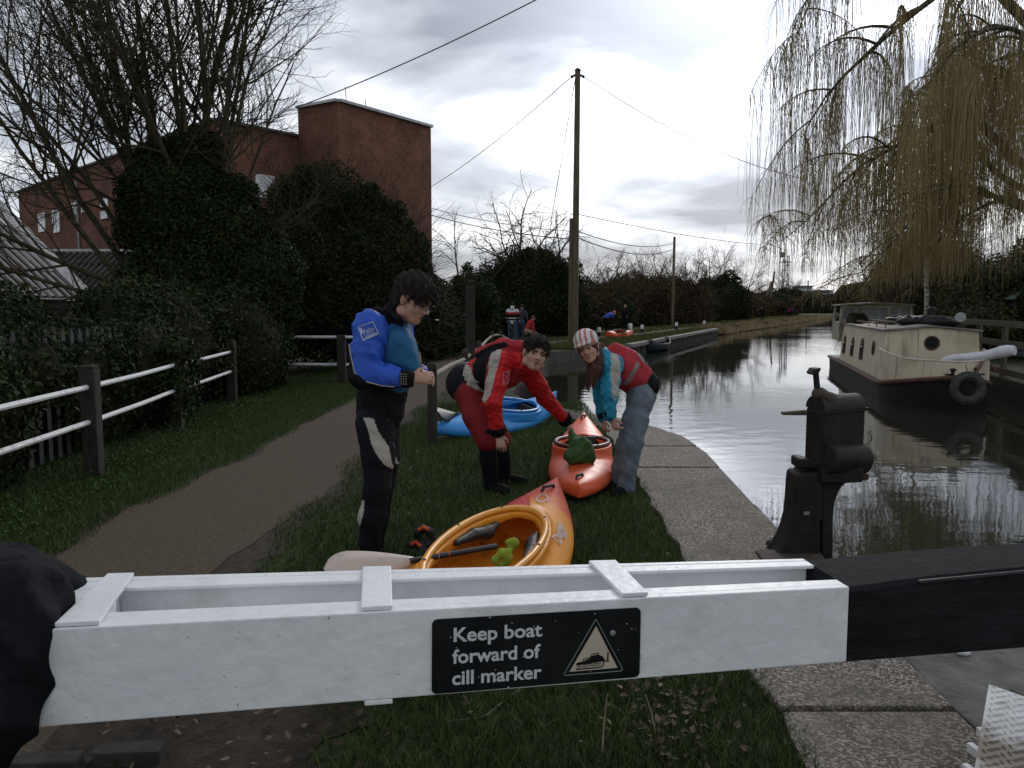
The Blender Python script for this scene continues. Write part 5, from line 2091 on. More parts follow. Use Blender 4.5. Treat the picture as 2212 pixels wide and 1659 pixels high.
# dark canoe moored against the piled front
def canoe():
    c = P(1423, 742, 37.5)
    e = empty('canoe', (c.x, c.y, WZ), 'dark blue open canoe moored against the piled front', 'canoe')
    a = Vector((0.36, 0.93, 0)).normalized()
    s_ = Vector((a.y, -a.x, 0))
    L, n = 4.4, 17
    vs, fs = [], []
    for i in range(n):
        t = -1 + 2 * i / (n - 1)
        w = 0.42 * (1 - abs(t) ** 2.3) + 0.012
        zt = 0.33 + 0.28 * abs(t) ** 3
        for ww, z in ((-1, zt), (-0.8, 0.1), (0, -0.02 + 0.1 * abs(t) ** 4), (0.8, 0.1), (1, zt)):
            vs.append(Vector((c.x, c.y, WZ)) + a * (t * L / 2) + s_ * (w * ww) + Vector((0, 0, z)))
    for i in range(n - 1):
        for k in range(4):
            q = 5 * i + k
            fs.append((q, q + 1, q + 6, q + 5))
    mb = MB()
    mb.add(vs, fs)
    o = mb.build('hull', mat('canoe_paint', (0.008, 0.014, 0.02), (0.014, 0.024, 0.034), 0.7, 4, spec=0.15), e, smooth=True, fixn=False)
    sm = o.modifiers.new('thick', 'SOLIDIFY')
    sm.thickness = 0.03
    for k in (0, 4):
        mb = MB()
        mb.tube([vs[5 * i + k] for i in range(n)], 0.02, 6)
        mb.build('gunwale', mat('canoe_trim', (0.05, 0.06, 0.065), (0.1, 0.11, 0.115), 0.6, 6), e)
    for t in (-0.45, 0.4):
        mb = MB()
        q = Vector((c.x, c.y, WZ + 0.3)) + a * (t * L / 2)
        mb.bar(q - s_ * 0.36, q + s_ * 0.36, 0.2, 0.03)
        mb.build('seat', MATS['canoe_trim'], e)


canoe()
# ---------------------------------------------------------------- lock balance beam
ZT = 0.72
TL, TR = G(105, 1360, ZT), G(1835, 1268, ZT)
BL, BR = G(150, 1248, ZT), G(1735, 1206, ZT)
ux = (TR - TL)
S_LEFT = -0.16                     # the beam goes on under the black jacket


def top(s, t, z=0.0):
    f = TL.lerp(TR, s)
    b = BL.lerp(BR, s)
    p = f.lerp(b, t)
    return Vector((p.x, p.y, ZT + z))


def zbot(s):
    a, b = 0.262, 0.232
    return -(a + (b - a) * s)


def beam_hexa(mb, s0, s1, t0, t1, za, zb_=None):
    """block between stations; za/zb_ = bottom, top offsets (callable or number)"""
    f = lambda z, s: z(s) if callable(z) else z
    mb.hexa([top(s0, t0, f(za, s0)), top(s1, t0, f(za, s1)), top(s1, t1, f(za, s1)), top(s0, t1, f(za, s0)),
             top(s0, t0, f(zb_, s0)), top(s1, t0, f(zb_, s1)), top(s1, t1, f(zb_, s1)), top(s0, t1, f(zb_, s0))])


def speck_extra(nt, b, vec, col):
    """chips, grime specks and faint runs on the white paint"""
    L = nt.links.new
    n = nt.nodes.new('ShaderNodeTexNoise')
    n.inputs['Scale'].default_value = 55
    n.inputs['Detail'].default_value = 2
    L(vec, n.inputs['Vector'])
    r = nt.nodes.new('ShaderNodeValToRGB')
    r.color_ramp.elements[0].position = 0.73
    r.color_ramp.elements[1].position = 0.79
    L(n.outputs[0], r.inputs[0])
    mx = nt.nodes.new('ShaderNodeMixRGB')
    L(r.outputs[0], mx.inputs[0])
    L(col, mx.inputs[1])
    mx.inputs[2].default_value = (0.23, 0.215, 0.2, 1)
    n3 = nt.nodes.new('ShaderNodeTexNoise')
    n3.inputs['Scale'].default_value = 7
    n3.inputs['Detail'].default_value = 8
    L(vec, n3.inputs['Vector'])
    r3 = nt.nodes.new('ShaderNodeValToRGB')
    r3.color_ramp.elements[0].position = 0.55
    r3.color_ramp.elements[1].position = 0.9
    r3.color_ramp.elements[1].color = (0.5, 0.5, 0.5, 1)
    L(n3.outputs[0], r3.inputs[0])
    mx3 = nt.nodes.new('ShaderNodeMixRGB')
    L(r3.outputs[0], mx3.inputs[0])
    L(mx.outputs[0], mx3.inputs[1])
    mx3.inputs[2].default_value = (0.42, 0.4, 0.36, 1)
    L(mx3.outputs[0], b.inputs['Base Color'])


M_beamw = mat('beam_white', (0.76, 0.77, 0.78), (0.86, 0.86, 0.86), 0.45, 2.2, bump=0.3, bscale=22, extra=speck_extra)
M_beamk = mat('beam_black', (0.011, 0.011, 0.012), (0.022, 0.022, 0.024), 0.8, 5, bump=0.35, bscale=26, stretch=(1, 1, 5), spec=0.08)
beam = empty('balance_beam', (top(0.5, 0.5).x, top(0.5, 0.5).y, 0.45), 'white boxed lock balance beam with open compartments and a black timber end', 'lock beam')
SE = 1.0
mb = MB()
beam_hexa(mb, S_LEFT, SE, 0.0, 0.09, zbot, 0.0)          # front plate
mb.build('front_plate', M_beamw, beam, bevel=0.004)
mb = MB()
beam_hexa(mb, S_LEFT, SE, 0.91, 1.0, zbot, 0.0)
mb.build('back_plate', M_beamw, beam, bevel=0.004)
mb = MB()
beam_hexa(mb, S_LEFT, SE, 0.092, 0.26, -0.012, -0.001)   # top flanges
mb.build('top_flange', M_beamw, beam, bevel=0.003)
mb = MB()
beam_hexa(mb, S_LEFT, SE, 0.74, 0.908, -0.012, -0.001)
mb.build('top_flange', M_beamw, beam, bevel=0.003)
mb = MB()
beam_hexa(mb, S_LEFT, SE, 0.092, 0.908, lambda s: zbot(s) + 0.004, lambda s: zbot(s) + 0.1)
mb.build('compartment_floor', M_beamw, beam)
# cover plate at the tail and the straps
mb = MB()
beam_hexa(mb, S_LEFT, 0.0593, 0.262, 0.738, -0.013, -0.002)
mb.build('tail_cover', M_beamw, beam)
mb = MB()
beam_hexa(mb, 0.0595, 0.064, 0.11, 0.9, lambda s: zbot(s) + 0.1, -0.013)
mb.build('divider', M_beamw, beam)


def s_of(px, t, py_guess):
    """station where the sight line through px meets the top edge at depth fraction t"""
    lo, hi = -0.3, 1.6
    for _ in range(40):
        m = (lo + hi) / 2
        q = top(m, t)
        cx = CX + FPX * q.x / (q.y * _cp - (q.z - CAMZ) * _sp)
        if cx < px:
            lo = m
        else:
            hi = m
    return lo


for (f0, f1, b0, b1) in ((118, 215, 233, 290), (780, 848, 784, 845), (1344, 1400, 1272, 1330)):
    sf0, sf1 = s_of(f0, 0.02, 0), s_of(f1, 0.02, 0)
    sb0, sb1 = s_of(b0, 0.98, 0), s_of(b1, 0.98, 0)
    mb = MB()
    mb.hexa([top(sf0, 0.02, 0.002), top(sf1, 0.02, 0.002), top(sb1, 0.985, 0.002), top(sb0, 0.985, 0.002),
             top(sf0, 0.02, 0.014), top(sf1, 0.02, 0.014), top(sb1, 0.985, 0.014), top(sb0, 0.985, 0.014)])
    mb.build('strap', M_beamw, beam, bevel=0.003)
    if f0 == 780:
        mb = MB()
        beam_hexa(mb, sf0 + 0.002, sf1 - 0.002, -0.005, 0.9, lambda s: zbot(s) - 0.014, lambda s: zbot(s) - 0.001)
        mb.build('strap', M_beamw, beam, bevel=0.003)
# black timber half: thicker, crowned towards the gate
mb = MB()
st = [1.001, 1.03, 1.07, 1.13, 1.25, 1.45, 1.75]
zt = [-0.004, 0.0, 0.008, 0.018, 0.03, 0.045, 0.05]
vs, fs = [], []
for s, z in zip(st, zt):
    for t, zz in ((0.0, zbot(s)), (0.0, z - 0.012), (0.05, z), (0.95, z), (1.0, z - 0.012), (1.0, zbot(s))):
        vs.append(top(s, t, zz))
for i in range(len(st) - 1):
    for k in range(6):
        a = 6 * i + k
        b = 6 * i + (k + 1) % 6
        fs.append((a, b, b + 6, a + 6))
fs += [tuple(range(6)), tuple(6 * (len(st) - 1) + k for k in range(6))]
mb.add(vs, fs)
mb.build('timber_end', M_beamk, beam)
mb = MB()
mb.tube([top(1.1, -0.003, 0.004), top(1.3, -0.003, 0.022), top(1.7, -0.003, 0.036)], 0.007, 6)
mb.build('edge_strip', M_black, beam)

# ---------------------------------------------------------------- sign on the beam
fa, fb_ = (TL.x, TL.y), (TR.x, TR.y)
ex = Vector((TR.x - TL.x, TR.y - TL.y, 0)).normalized()
fnrm = Vector((ex.y, -ex.x, 0))
KX, KY = 1000 / 2212, 440 / 973


def sign_pt(cx_, cy_):
    """point on the beam's front face for a place in the enlarged sign view"""
    return wallpt((1650 + cx_ * KX) * 0.54004, (2380 + cy_ * KY) * 0.54004, fa, fb_)


sTL, sTR, sBR, sBL = sign_pt(172, 212), sign_pt(2015, 104), sign_pt(2003, 715), sign_pt(168, 870)


def SU(u, v, d=0.0):
    p = sTL.lerp(sTR, u).lerp(sBL.lerp(sBR, u), v)
    return p + fnrm * d


sign = empty('warning_sign', SU(0.5, 1.0), 'black warning plate reading Keep boat forward of cill marker', 'sign')
M_signk = mat('sign_black', (0.005, 0.006, 0.008), (0.011, 0.012, 0.015), 0.35, 9, spec=0.35)
M_signw = mat('sign_white', (0.55, 0.57, 0.56), (0.64, 0.66, 0.65), 0.5, 20)
M_signb = mat('sign_cream', (0.5, 0.42, 0.32), (0.56, 0.48, 0.37), 0.5, 10)
M_signg = mat('sign_line', (0.16, 0.2, 0.18), (0.22, 0.26, 0.24), 0.5, 10)


def rrect(u0, u1, v0, v1, ru, rv, n=6):
    out = []
    for cu, cv, a0 in ((u1 - ru, v0 + rv, -90), (u1 - ru, v1 - rv, 0), (u0 + ru, v1 - rv, 90), (u0 + ru, v0 + rv, 180)):
        for i in range(n + 1):
            a = R(a0 + 90 * i / n)
            out.append((cu + ru * math.cos(a), cv + rv * math.sin(a)))
    return out


mb = MB()
mb.prism([SU(u, v, 0.003) for u, v in rrect(0, 1, 0, 1, 0.025, 0.075)], fnrm * 0.004)
mb.build('plate', M_signk, sign)


def cuv(cx_, cy_):
    u = (cx_ - 172) / 1838.0
    vt, vb = 212 - 108 * u, 870 - 155 * u
    return u, (cy_ - vt) / (vb - vt)


for txt, x0, yb, x1, yb1 in (("Keep boat", 357, 402, 1126, 352), ("forward of", 347, 594, 1113, 540), ("cill marker", 346, 783, 1126, 722)):
    V, F = text_mesh(txt, 1.0, 0.0, 0.022)
    w0, w1 = V[:, 0].min(), V[:, 0].max()
    caph = 0.69
    capv = 0.182
    u0, v0 = cuv(x0, yb)
    u1, v1 = cuv(x1, yb1)
    pts = []
    for p in V:
        u = u0 + (u1 - u0) * (p[0] - w0) / (w1 - w0)
        v = v0 + (v1 - v0) * (u - u0) / (u1 - u0) - p[1] / caph * capv
        pts.append(SU(u, v, 0.0085))
    mb = MB()
    mb.add(pts, F)
    mb.build('lettering', M_signw, sign, fixn=False)


def cpt(x, y, d):
    u, v = cuv(x, y)
    return SU(u, v, d)


# triangle: thin outline, black border, cream field
def ribbon_poly(pts, w, d, closed=True):
    mb = MB()
    n = len(pts)
    for i in range(n if closed else n - 1):
        mb.bar(pts[i], pts[(i + 1) % n], w, 0.002, up=fnrm)
    return mb


tri = [(1605, 208), (1600, 206), (1327, 682), (1332, 700), (1840, 660), (1850, 640)]
m_ = ribbon_poly([cpt(x, y, 0.0085) for x, y in tri], 0.0022, 0.0085)
m_.build('triangle_outline', M_signg, sign)
mb = MB()
mb.prism([cpt(1605, 264, 0.0078), cpt(1372, 668, 0.0078), cpt(1805, 632, 0.0078)], fnrm * 0.001)
mb.build('triangle', M_signb, sign)
mb = MB()
d = 0.0096
for poly in ([(1435, 588), (1490, 577), (1560, 545), (1565, 528), (1625, 512), (1668, 530), (1690, 560), (1682, 572), (1600, 585), (1500, 600), (1432, 606)],
             [(1710, 490), (1722, 490), (1720, 566), (1708, 566)], [(1684, 570), (1728, 568), (1728, 575), (1682, 577)], [(1676, 575), (1684, 577), (1668, 628), (1660, 628)],
             [(1430, 638), (1660, 622), (1660, 630), (1430, 650)]):
    mb.prism([cpt(x, y, 0.009) for x, y in poly], fnrm * 0.0012)
mb.build('boat_symbol', M_signk, sign)
mb = ribbon_poly([cpt(x, y, d) for x, y in ((1490, 573), (1497, 556), (1558, 540))], 0.0018, d, False)
m2 = ribbon_poly([cpt(x, y, d) for x, y in ((1558, 535), (1566, 514), (1628, 497), (1630, 510))], 0.0018, d, False)
mb.add(m2.v, m2.f)
for y0 in (606, 622):
    m3 = ribbon_poly([cpt(1432 + i * 20, y0 + 4 * math.sin(i * 1.9) - i * 1.4, d) for i in range(12)], 0.0014, d, False)
    mb.add(m3.v, m3.f)
mb.build('symbol_lines', M_signk, sign)
mb = MB()
c = cpt(1757, 325, 0.0075)
mb.lathe(c, [(0.0085, 0), (0.0085, 0.002), (0.003, 0.004)], 12, axis=fnrm)
mb.build('screw', M_metal, sign)
mb = MB()
rr = np.random.default_rng(3)
for i in range(16):
    q = SU(rr.random(), 0.02 + 0.96 * rr.random(), 0.0073)
    mb.lathe(q, [(0.0018 * rr.uniform(0.5, 1.3), 0), (0.001, 0.0006)], 5, axis=fnrm)
for u, v in ((0.27, 0.004), (0.36, 0.996)):
    mb.prism([SU(u - 0.006, v, 0.0074), SU(u + 0.006, v, 0.0074), SU(u, v + (0.02 if v < 0.5 else -0.025), 0.0074)], fnrm * 0.0006)
mb.build('paint_chips', M_signw, sign)

# ---------------------------------------------------------------- black jacket thrown over the beam's tail
f = Field((-2.3, 1.65, 0.05), (-1.0, 2.8, 1.0), 0.014)
c0 = top(-0.1, 0.0)
for (px, py, Y, rx, ry, rz) in [(30, 1285, 2.35, 0.2, 0.17, 0.095), (90, 1285, 2.38, 0.15, 0.14, 0.07), (-20, 1290, 2.2, 0.16, 0.2, 0.1), (15, 1380, 2.04, 0.14, 0.1, 0.16),
                                (-10, 1500, 1.98, 0.105, 0.085, 0.17), (-30, 1590, 1.95, 0.1, 0.08, 0.13), (-60, 1400, 2.05, 0.15, 0.14, 0.25), (40, 1300, 2.12, 0.13, 0.12, 0.1), (-120, 1300, 2.3, 0.25, 0.25, 0.2)]:
    p = P(px, py, Y)
    f.ell(p, (rx, ry, rz), k=0.07, m=0.1)
f.displace(lambda X, Y, Z: 0.02 * np.abs(np.sin(X * 15 + Z * 8 + 1.5 * np.sin(Y * 11 + Z * 6))) + 0.012 * np.abs(np.sin(Z * 22 - X * 13 + 1.2 * np.sin(Y * 17))) - 0.016 + 0.006 * np.sin(Z * 31 - X * 19 + Y * 14) + 0.006 * np.sin(Y * 43 + X * 21))
M_jack = mat('black_nylon', (0.006, 0.0065, 0.008), (0.012, 0.013, 0.015), 0.8, 12, bump=0.5, bscale=24, spec=0.1)
tag(link('black_jacket', f.mesh('black_jacket', [M_jack], smooth_it=2)), 'black nylon jacket thrown over the tail of the white beam', 'jacket')

# ---------------------------------------------------------------- paddle gear stand
gear = empty('paddle_gear', G(1760, 1215), 'black cast iron lock paddle gear stand at the water edge', 'lock gear')
M_iron = mat('cast_iron', (0.008, 0.0075, 0.007), (0.02, 0.018, 0.014), 0.6, 9, bump=0.25, bscale=30, spec=0.25)
M_ironr = mat('rusty_iron', (0.03, 0.022, 0.016), (0.075, 0.055, 0.038), 0.8, 14, bump=0.4)
GK = 600 / 1244


def gp(x, y, Y):
    return P((3000 + x * GK) * 0.54004, (1450 + y * GK) * 0.54004, Y)


GY = 4.9


def gpoly(pts, Y, th):
    mb = MB()
    mb.prism([gp(x, y, Y) for x, y in pts], (0, th, 0))
    return mb


# pedestal: broad curved foot, straight neck
ped = [(190, 1625), (215, 1605), (260, 1550), (300, 1480), (335, 1390), (360, 1290), (374, 1150), (382, 1020), (392, 945), (420, 920), (600, 915), (606, 1000), (604, 1300), (585, 1330), (582, 1625)]
gpoly(ped, GY - 0.1, 0.2).build('pedestal', M_iron, gear, bevel=0.015)
gpoly([(600, 1000), (800, 1000), (765, 1030), (735, 1075), (710, 1140), (697, 1210), (690, 1300), (688, 1640), (600, 1640)], GY - 0.07, 0.14).build('rack_guide', M_iron, gear, bevel=0.008)
gpoly([(596, 1290), (603, 1290), (603, 1625), (596, 1625)], GY - 0.02, 0.05).build('rack', M_ironr, gear)
mb = MB()
p0 = gp(640, 1630, GY)
mb.bar(p0, p0 + Vector((0, 0, -0.75)), 0.1, 0.08)
mb.build('rack_rod', M_ironr, gear)
# base plate
b0 = gp(45, 1550, 5.02)
mb = MB()
pl = [G((3000 + 45 * GK) * 0.54, (1450 + 1560 * GK) * 0.54, 0.05), G((3000 + 110 * GK) * 0.54, (1450 + 1640 * GK) * 0.54, 0.05), G((3000 + 640 * GK) * 0.54, (1450 + 1660 * GK) * 0.54, 0.05), G((3000 + 560 * GK) * 0.54, (1450 + 1540 * GK) * 0.54, 0.05)]
mb.prism([(p.x, p.y, 0.026) for p in pl], (0, 0, 0.028))
mb.build('base_plate', M_ironr, gear, bevel=0.004)
mb = MB()
q = gp(130, 1560, 4.98)
mb.lathe((q.x + 0.02, q.y, 0.055), [(0.022, 0), (0.022, 0.02), (0.012, 0.03)], 6)
mb.build('bolt', M_ironr, gear)
# gear case turned a little so that its left end shows, domed lid
a_ = R(-24)


def case(x0, x1, zc0, zc1, dep, prof=None):
    pass


cL, cM, cR = gp(455, 700, GY + 0.1), gp(608, 700, GY - 0.12), gp(945, 700, GY + 0.02)
zb, zt_ = gp(600, 930, GY - 0.12).z, gp(600, 405, GY - 0.1).z
e1 = (cM - cL)
e2 = (cR - cM)
mb = MB()
quad = [cL, cM, cR, cR + (cL - cM)]
mb.prism([(p.x, p.y, zb) for p in quad], (0, 0, zt_ - zb))
mb.build('gear_case', M_iron, gear, bevel=0.012)
# lid: half barrel along e2
mb = MB()
n = 14
vs = []
for side in (0, 1):
    o = cM + e2 * side
    for i in range(n + 1):
        a = math.pi * i / n
        q = o - e1 * (0.5 - 0.5 * math.cos(a)) * 1.06 + e1 * 0.03
        vs.append(Vector((q.x, q.y, zt_ + 0.002 + 0.085 * math.sin(a))))
fs = [(i, i + 1, n + 2 + i, n + 1 + i) for i in range(n)] + [tuple(range(n + 1)), tuple(n + 1 + i for i in range(n + 1)), (0, n + 1, 2 * n + 1, n)]
mb.add(vs, fs)
mb.build('lid', M_iron, gear, smooth=0.7)
mb = MB()
mb.bar(cM + Vector((0, 0, zt_ - cM.z)) - e2 * 0.03, cR + Vector((0, 0, zt_ - cR.z)) + e2 * 0.05, 0.03, 0.02)
mb.build('lid_flange', M_iron, gear)
# barrel housing along the front
mb = MB()
h0, h1 = gp(640, 800, GY - 0.12), gp(925, 800, GY - 0.01)
r_ = 0.092
ax_ = (h1 - h0)
mb.lathe(h0, [(0.02, -0.015), (r_ * 0.9, -0.012), (r_, 0.0), (r_, ax_.length), (r_ * 0.9, ax_.length + 0.012), (0.02, ax_.length + 0.015)], 24, axis=ax_)
mb.build('barrel_housing', M_iron, gear, smooth=0.6)
gpoly([(600, 880), (940, 880), (950, 935), (945, 965), (935, 995), (800, 1003), (600, 1000)], GY - 0.14, 0.24).build('flange', M_iron, gear, bevel=0.01)
gpoly([(410, 812), (425, 798), (470, 798), (570, 835), (580, 880), (410, 885)], GY - 0.06, 0.16).build('side_lug', M_iron, gear, bevel=0.012)
mb = MB()
q0, q1 = gp(375, 900, GY), gp(480, 905, GY)
mb.tube([q0, q1], 0.022, 8)
mb.lathe(q0, [(0.032, 0), (0.032, 0.03)], 6, axis=(1, 0, 0))
mb.build('bolt', M_ironr, gear)
mb = MB()
q0 = gp(948, 945, GY - 0.05)
mb.lathe(q0, [(0.022, -0.02), (0.022, 0.03)], 8, axis=(0, 1, 0))
mb.build('bolt', M_ironr, gear)
# spindle spike to the left, handle and pawl on the lid
gpoly([(275, 415), (480, 398), (480, 440), (278, 438)], GY + 0.0, 0.05).build('spindle', M_ironr, gear, bevel=0.006)
gpoly([(540, 75), (573, 70), (596, 310), (560, 310)], GY - 0.025, 0.05).build('handle_rod', M_iron, gear, bevel=0.008)
gpoly([(512, 92), (540, 50), (594, 45), (580, 80), (562, 95), (530, 108)], GY - 0.05, 0.1).build('handle_head', M_iron, gear, bevel=0.006)
f = Field(gp(520, 360, GY - 0.15) - Vector((0.05, 0, 0.05)), gp(740, 210, GY + 0.15) + Vector((0.05, 0, 0.05)), 0.008)
f.ell(gp(575, 262, GY), (0.045, 0.05, 0.045))
f.ell(gp(660, 300, GY - 0.02), (0.05, 0.05, 0.038), k=0.03)
f.cone(gp(600, 262, GY), gp(705, 280, GY), 0.02, 0.012, k=0.02)
f.cone(gp(600, 300, GY), gp(700, 345, GY - 0.05), 0.03, 0.02, k=0.02)
link('pawl', f.mesh('pawl', [M_ironr]), gear)
mb = MB()
q = gp(468, 1250, GY - 0.105)
mb.box(q, (0.034, 0.006, 0.02))
mb.build('maker_plate', M_metal, gear)

# ---------------------------------------------------------------- white tread plate of the gate walkway, bricks
wk = empty('walkway_plate', G(2160, 1560, 0.14), 'white painted tread plate with worn raised lozenges, bottom right corner', 'walkway')
c4 = [G(2136, 1478, 0.14), G(2330, 1545, 0.14), G(2330, 1760, 0.14), G(2088, 1760, 0.14)]


def tread_extra(nt, b, vec, col):
    L = nt.links.new
    n = nt.nodes.new('ShaderNodeTexNoise')
    n.inputs['Scale'].default_value = 3.2
    n.inputs['Detail'].default_value = 5
    L(vec, n.inputs['Vector'])
    r = nt.nodes.new('ShaderNodeValToRGB')
    r.color_ramp.elements[0].position = 0.5
    r.color_ramp.elements[1].position = 0.6
    L(n.outputs[0], r.inputs[0])
    mx = nt.nodes.new('ShaderNodeMixRGB')
    L(r.outputs[0], mx.inputs[0])
    L(col, mx.inputs[1])
    mx.inputs[2].default_value = (0.16, 0.13, 0.09, 1)
    L(mx.outputs[0], b.inputs['Base Color'])


M_tread = mat('tread_white', (0.5, 0.5, 0.49), (0.74, 0.74, 0.74), 0.5, 10, extra=tread_extra)
mb = MB()
mb.prism(c4, (0, 0, -0.012))
mb.build('plate', M_tread, wk)
mb = MB()
e_u = (c4[1] - c4[0])
e_v = (c4[3] - c4[0])
nu, nv = int(e_u.length / 0.034), int(e_v.length / 0.026)
for i in range(nu):
    for j in range(nv):
        o = c4[0] + e_u * ((i + 0.5 + 0.5 * (j % 2)) / nu) + e_v * ((j + 0.5) / nv)
        if (i + 0.5 + 0.5 * (j % 2)) / nu > 0.99:
            continue
        ang = R(50 if (i + j) % 2 else -40) + math.atan2(e_u.y, e_u.x)
        dx = Vector((math.cos(ang), math.sin(ang), 0))
        dy = Vector((-dx.y, dx.x, 0))
        mb.add([o + dx * 0.017, o + dy * 0.0065, o - dx * 0.017, o - dy * 0.0065, o + Vector((0, 0, 0.007))], [(0, 1, 4), (1, 2, 4), (2, 3, 4), (3, 0, 4)])
mb.build('raised_tread', M_tread, wk)
for (px, py, h) in ((2121, 1582, 0.03), (2112, 1625, 0.03), (2102, 1672, 0.03)):
    q = G(px, py, 0.12)
    mb = MB()
    mb.box((q.x + 0.008, q.y, 0.112), (0.022, 0.05 if px == 2121 else 0.1, h), 0.14)
    mb.build('edge_bracket', M_white, wk, bevel=0.003)
mb = MB()
lo = [(p.x + 0.08 * (1 if i in (0, 3) else 0), p.y, 0.012) for i, p in enumerate(c4)]
mb.prism(lo, (0, 0, 0.11))
mb.build('bearer', M_dwood, wk)

M_sett = mat('dark_brick', (0.02, 0.019, 0.018), (0.05, 0.046, 0.043), 0.85, 12, bump=0.4)
for px, py, lab in ((278, 1628, 'longer dark foothold brick in the soil under the beam'), (95, 1650, 'dark foothold brick nearest the black jacket')):
    p = G(px, py, 0.03)
    mb = MB()
    mb.box((p.x, p.y, 0.02), (0.23, 0.075, 0.07), R(4))
    tag(mb.build('foothold_brick', M_sett, bevel=0.008), lab, 'brick', 'foothold bricks')
p = G(2080, 1413, 0.012)
f = Field(p - Vector((0.06, 0.06, 0.03)), p + Vector((0.06, 0.06, 0.06)), 0.006)
f.ell(p + Vector((0, 0, 0.012)), (0.035, 0.025, 0.018))
f.displace(lambda X, Y, Z: 0.003 * np.sin(X * 130) * np.sin(Y * 110 + 1))
tag(link('pebble', f.mesh('pebble', [M_white])), 'pale pebble on the concrete just under the black half of the beam', 'pebble')
# a few dry stalks
M_stalk = mat('dry_stalk', (0.2, 0.17, 0.11), (0.34, 0.29, 0.2), 0.9, 9)
for px, py, dx, h in ((1300, 1640, 0.02, 0.22), (1420, 1600, -0.04, 0.16), (960, 1560, 0.3, 0.02), (640, 1130, 0.5, 0.02)):
    p = G(px, py)
    mb = MB()
    mb.tube([p, p + Vector((dx * 0.5, 0.02, h * 0.6)), p + Vector((dx, 0.03 if h > 0.1 else 0.25, h))], [0.003, 0.0025, 0.0015], 4)
    tag(mb.build('dry_stalk', M_stalk), {1300: 'tall dry grass stalk below the right part of the sign', 1420: 'short leaning dry stalk under the beam right of the sign', 960: 'dry twig lying on turf below the sign left edge', 640: 'long dry twig lying beside the path'}[px], 'stalk')
# ---------------------------------------------------------------- kayaks
def plastic(name, c1, c2, cx=None, rough=0.32):
    """rotomoulded plastic, c2 blended in towards +x beyond cx (local axis)"""
    def ex(nt, b, vec, col):
        L = nt.links.new
        # mud splashes low down, scuffs on the skin
        sp0 = nt.nodes.new('ShaderNodeSeparateXYZ')
        L(vec, sp0.inputs[0])
        nm = nt.nodes.new('ShaderNodeTexNoise')
        nm.inputs['Scale'].default_value = 11
        nm.inputs['Detail'].default_value = 9
        nm.inputs['Roughness'].default_value = 0.7
        L(vec, nm.inputs['Vector'])
        ma = nt.nodes.new('ShaderNodeMath')
        ma.operation = 'MULTIPLY_ADD'
        ma.inputs[1].default_value = -0.55
        L(sp0.outputs[2], ma.inputs[0])
        L(nm.outputs[0], ma.inputs[2])
        rm = nt.nodes.new('ShaderNodeMapRange')
        rm.inputs['From Min'].default_value = 0.5
        rm.inputs['From Max'].default_value = 0.62
        rm.inputs['To Max'].default_value = 0.75
        L(ma.outputs[0], rm.inputs['Value'])
        dirt = nt.nodes.new('ShaderNodeMixRGB')
        L(rm.outputs[0], dirt.inputs[0])
        dirt.inputs[2].default_value = (0.07, 0.05, 0.03, 1)
        rr = nt.nodes.new('ShaderNodeMapRange')
        rr.inputs['To Min'].default_value = rough - 0.08
        rr.inputs['To Max'].default_value = rough + 0.3
        L(nm.outputs[0], rr.inputs['Value'])
        L(rr.outputs[0], b.inputs['Roughness'])
        if cx is None:
            L(col, dirt.inputs[1])
            L(dirt.outputs[0], b.inputs['Base Color'])
            return
        sp = nt.nodes.new('ShaderNodeSeparateXYZ')
        L(vec, sp.inputs[0])
        n = nt.nodes.new('ShaderNodeTexNoise')
        n.inputs['Scale'].default_value = 5
        n.inputs['Detail'].default_value = 2
        L(vec, n.inputs['Vector'])
        m = nt.nodes.new('ShaderNodeMath')
        m.operation = 'MULTIPLY_ADD'
        m.inputs[1].default_value = 0.35
        L(n.outputs[0], m.inputs[0])
        L(sp.outputs[0], m.inputs[2])
        mr = nt.nodes.new('ShaderNodeMapRange')
        mr.inputs['From Min'].default_value = cx
        mr.inputs['From Max'].default_value = cx + 0.16
        L(m.outputs[0], mr.inputs['Value'])
        mx = nt.nodes.new('ShaderNodeMixRGB')
        L(mr.outputs[0], mx.inputs[0])
        L(col, mx.inputs[1])
        mx.inputs[2].default_value = (*c2, 1)
        L(mx.outputs[0], dirt.inputs[1])
        L(dirt.outputs[0], b.inputs['Base Color'])
    return mat(name, c1, [min(1, c * 1.12) for c in c1], rough, 4, extra=ex, bump=0.05, bscale=20, spec=0.45)


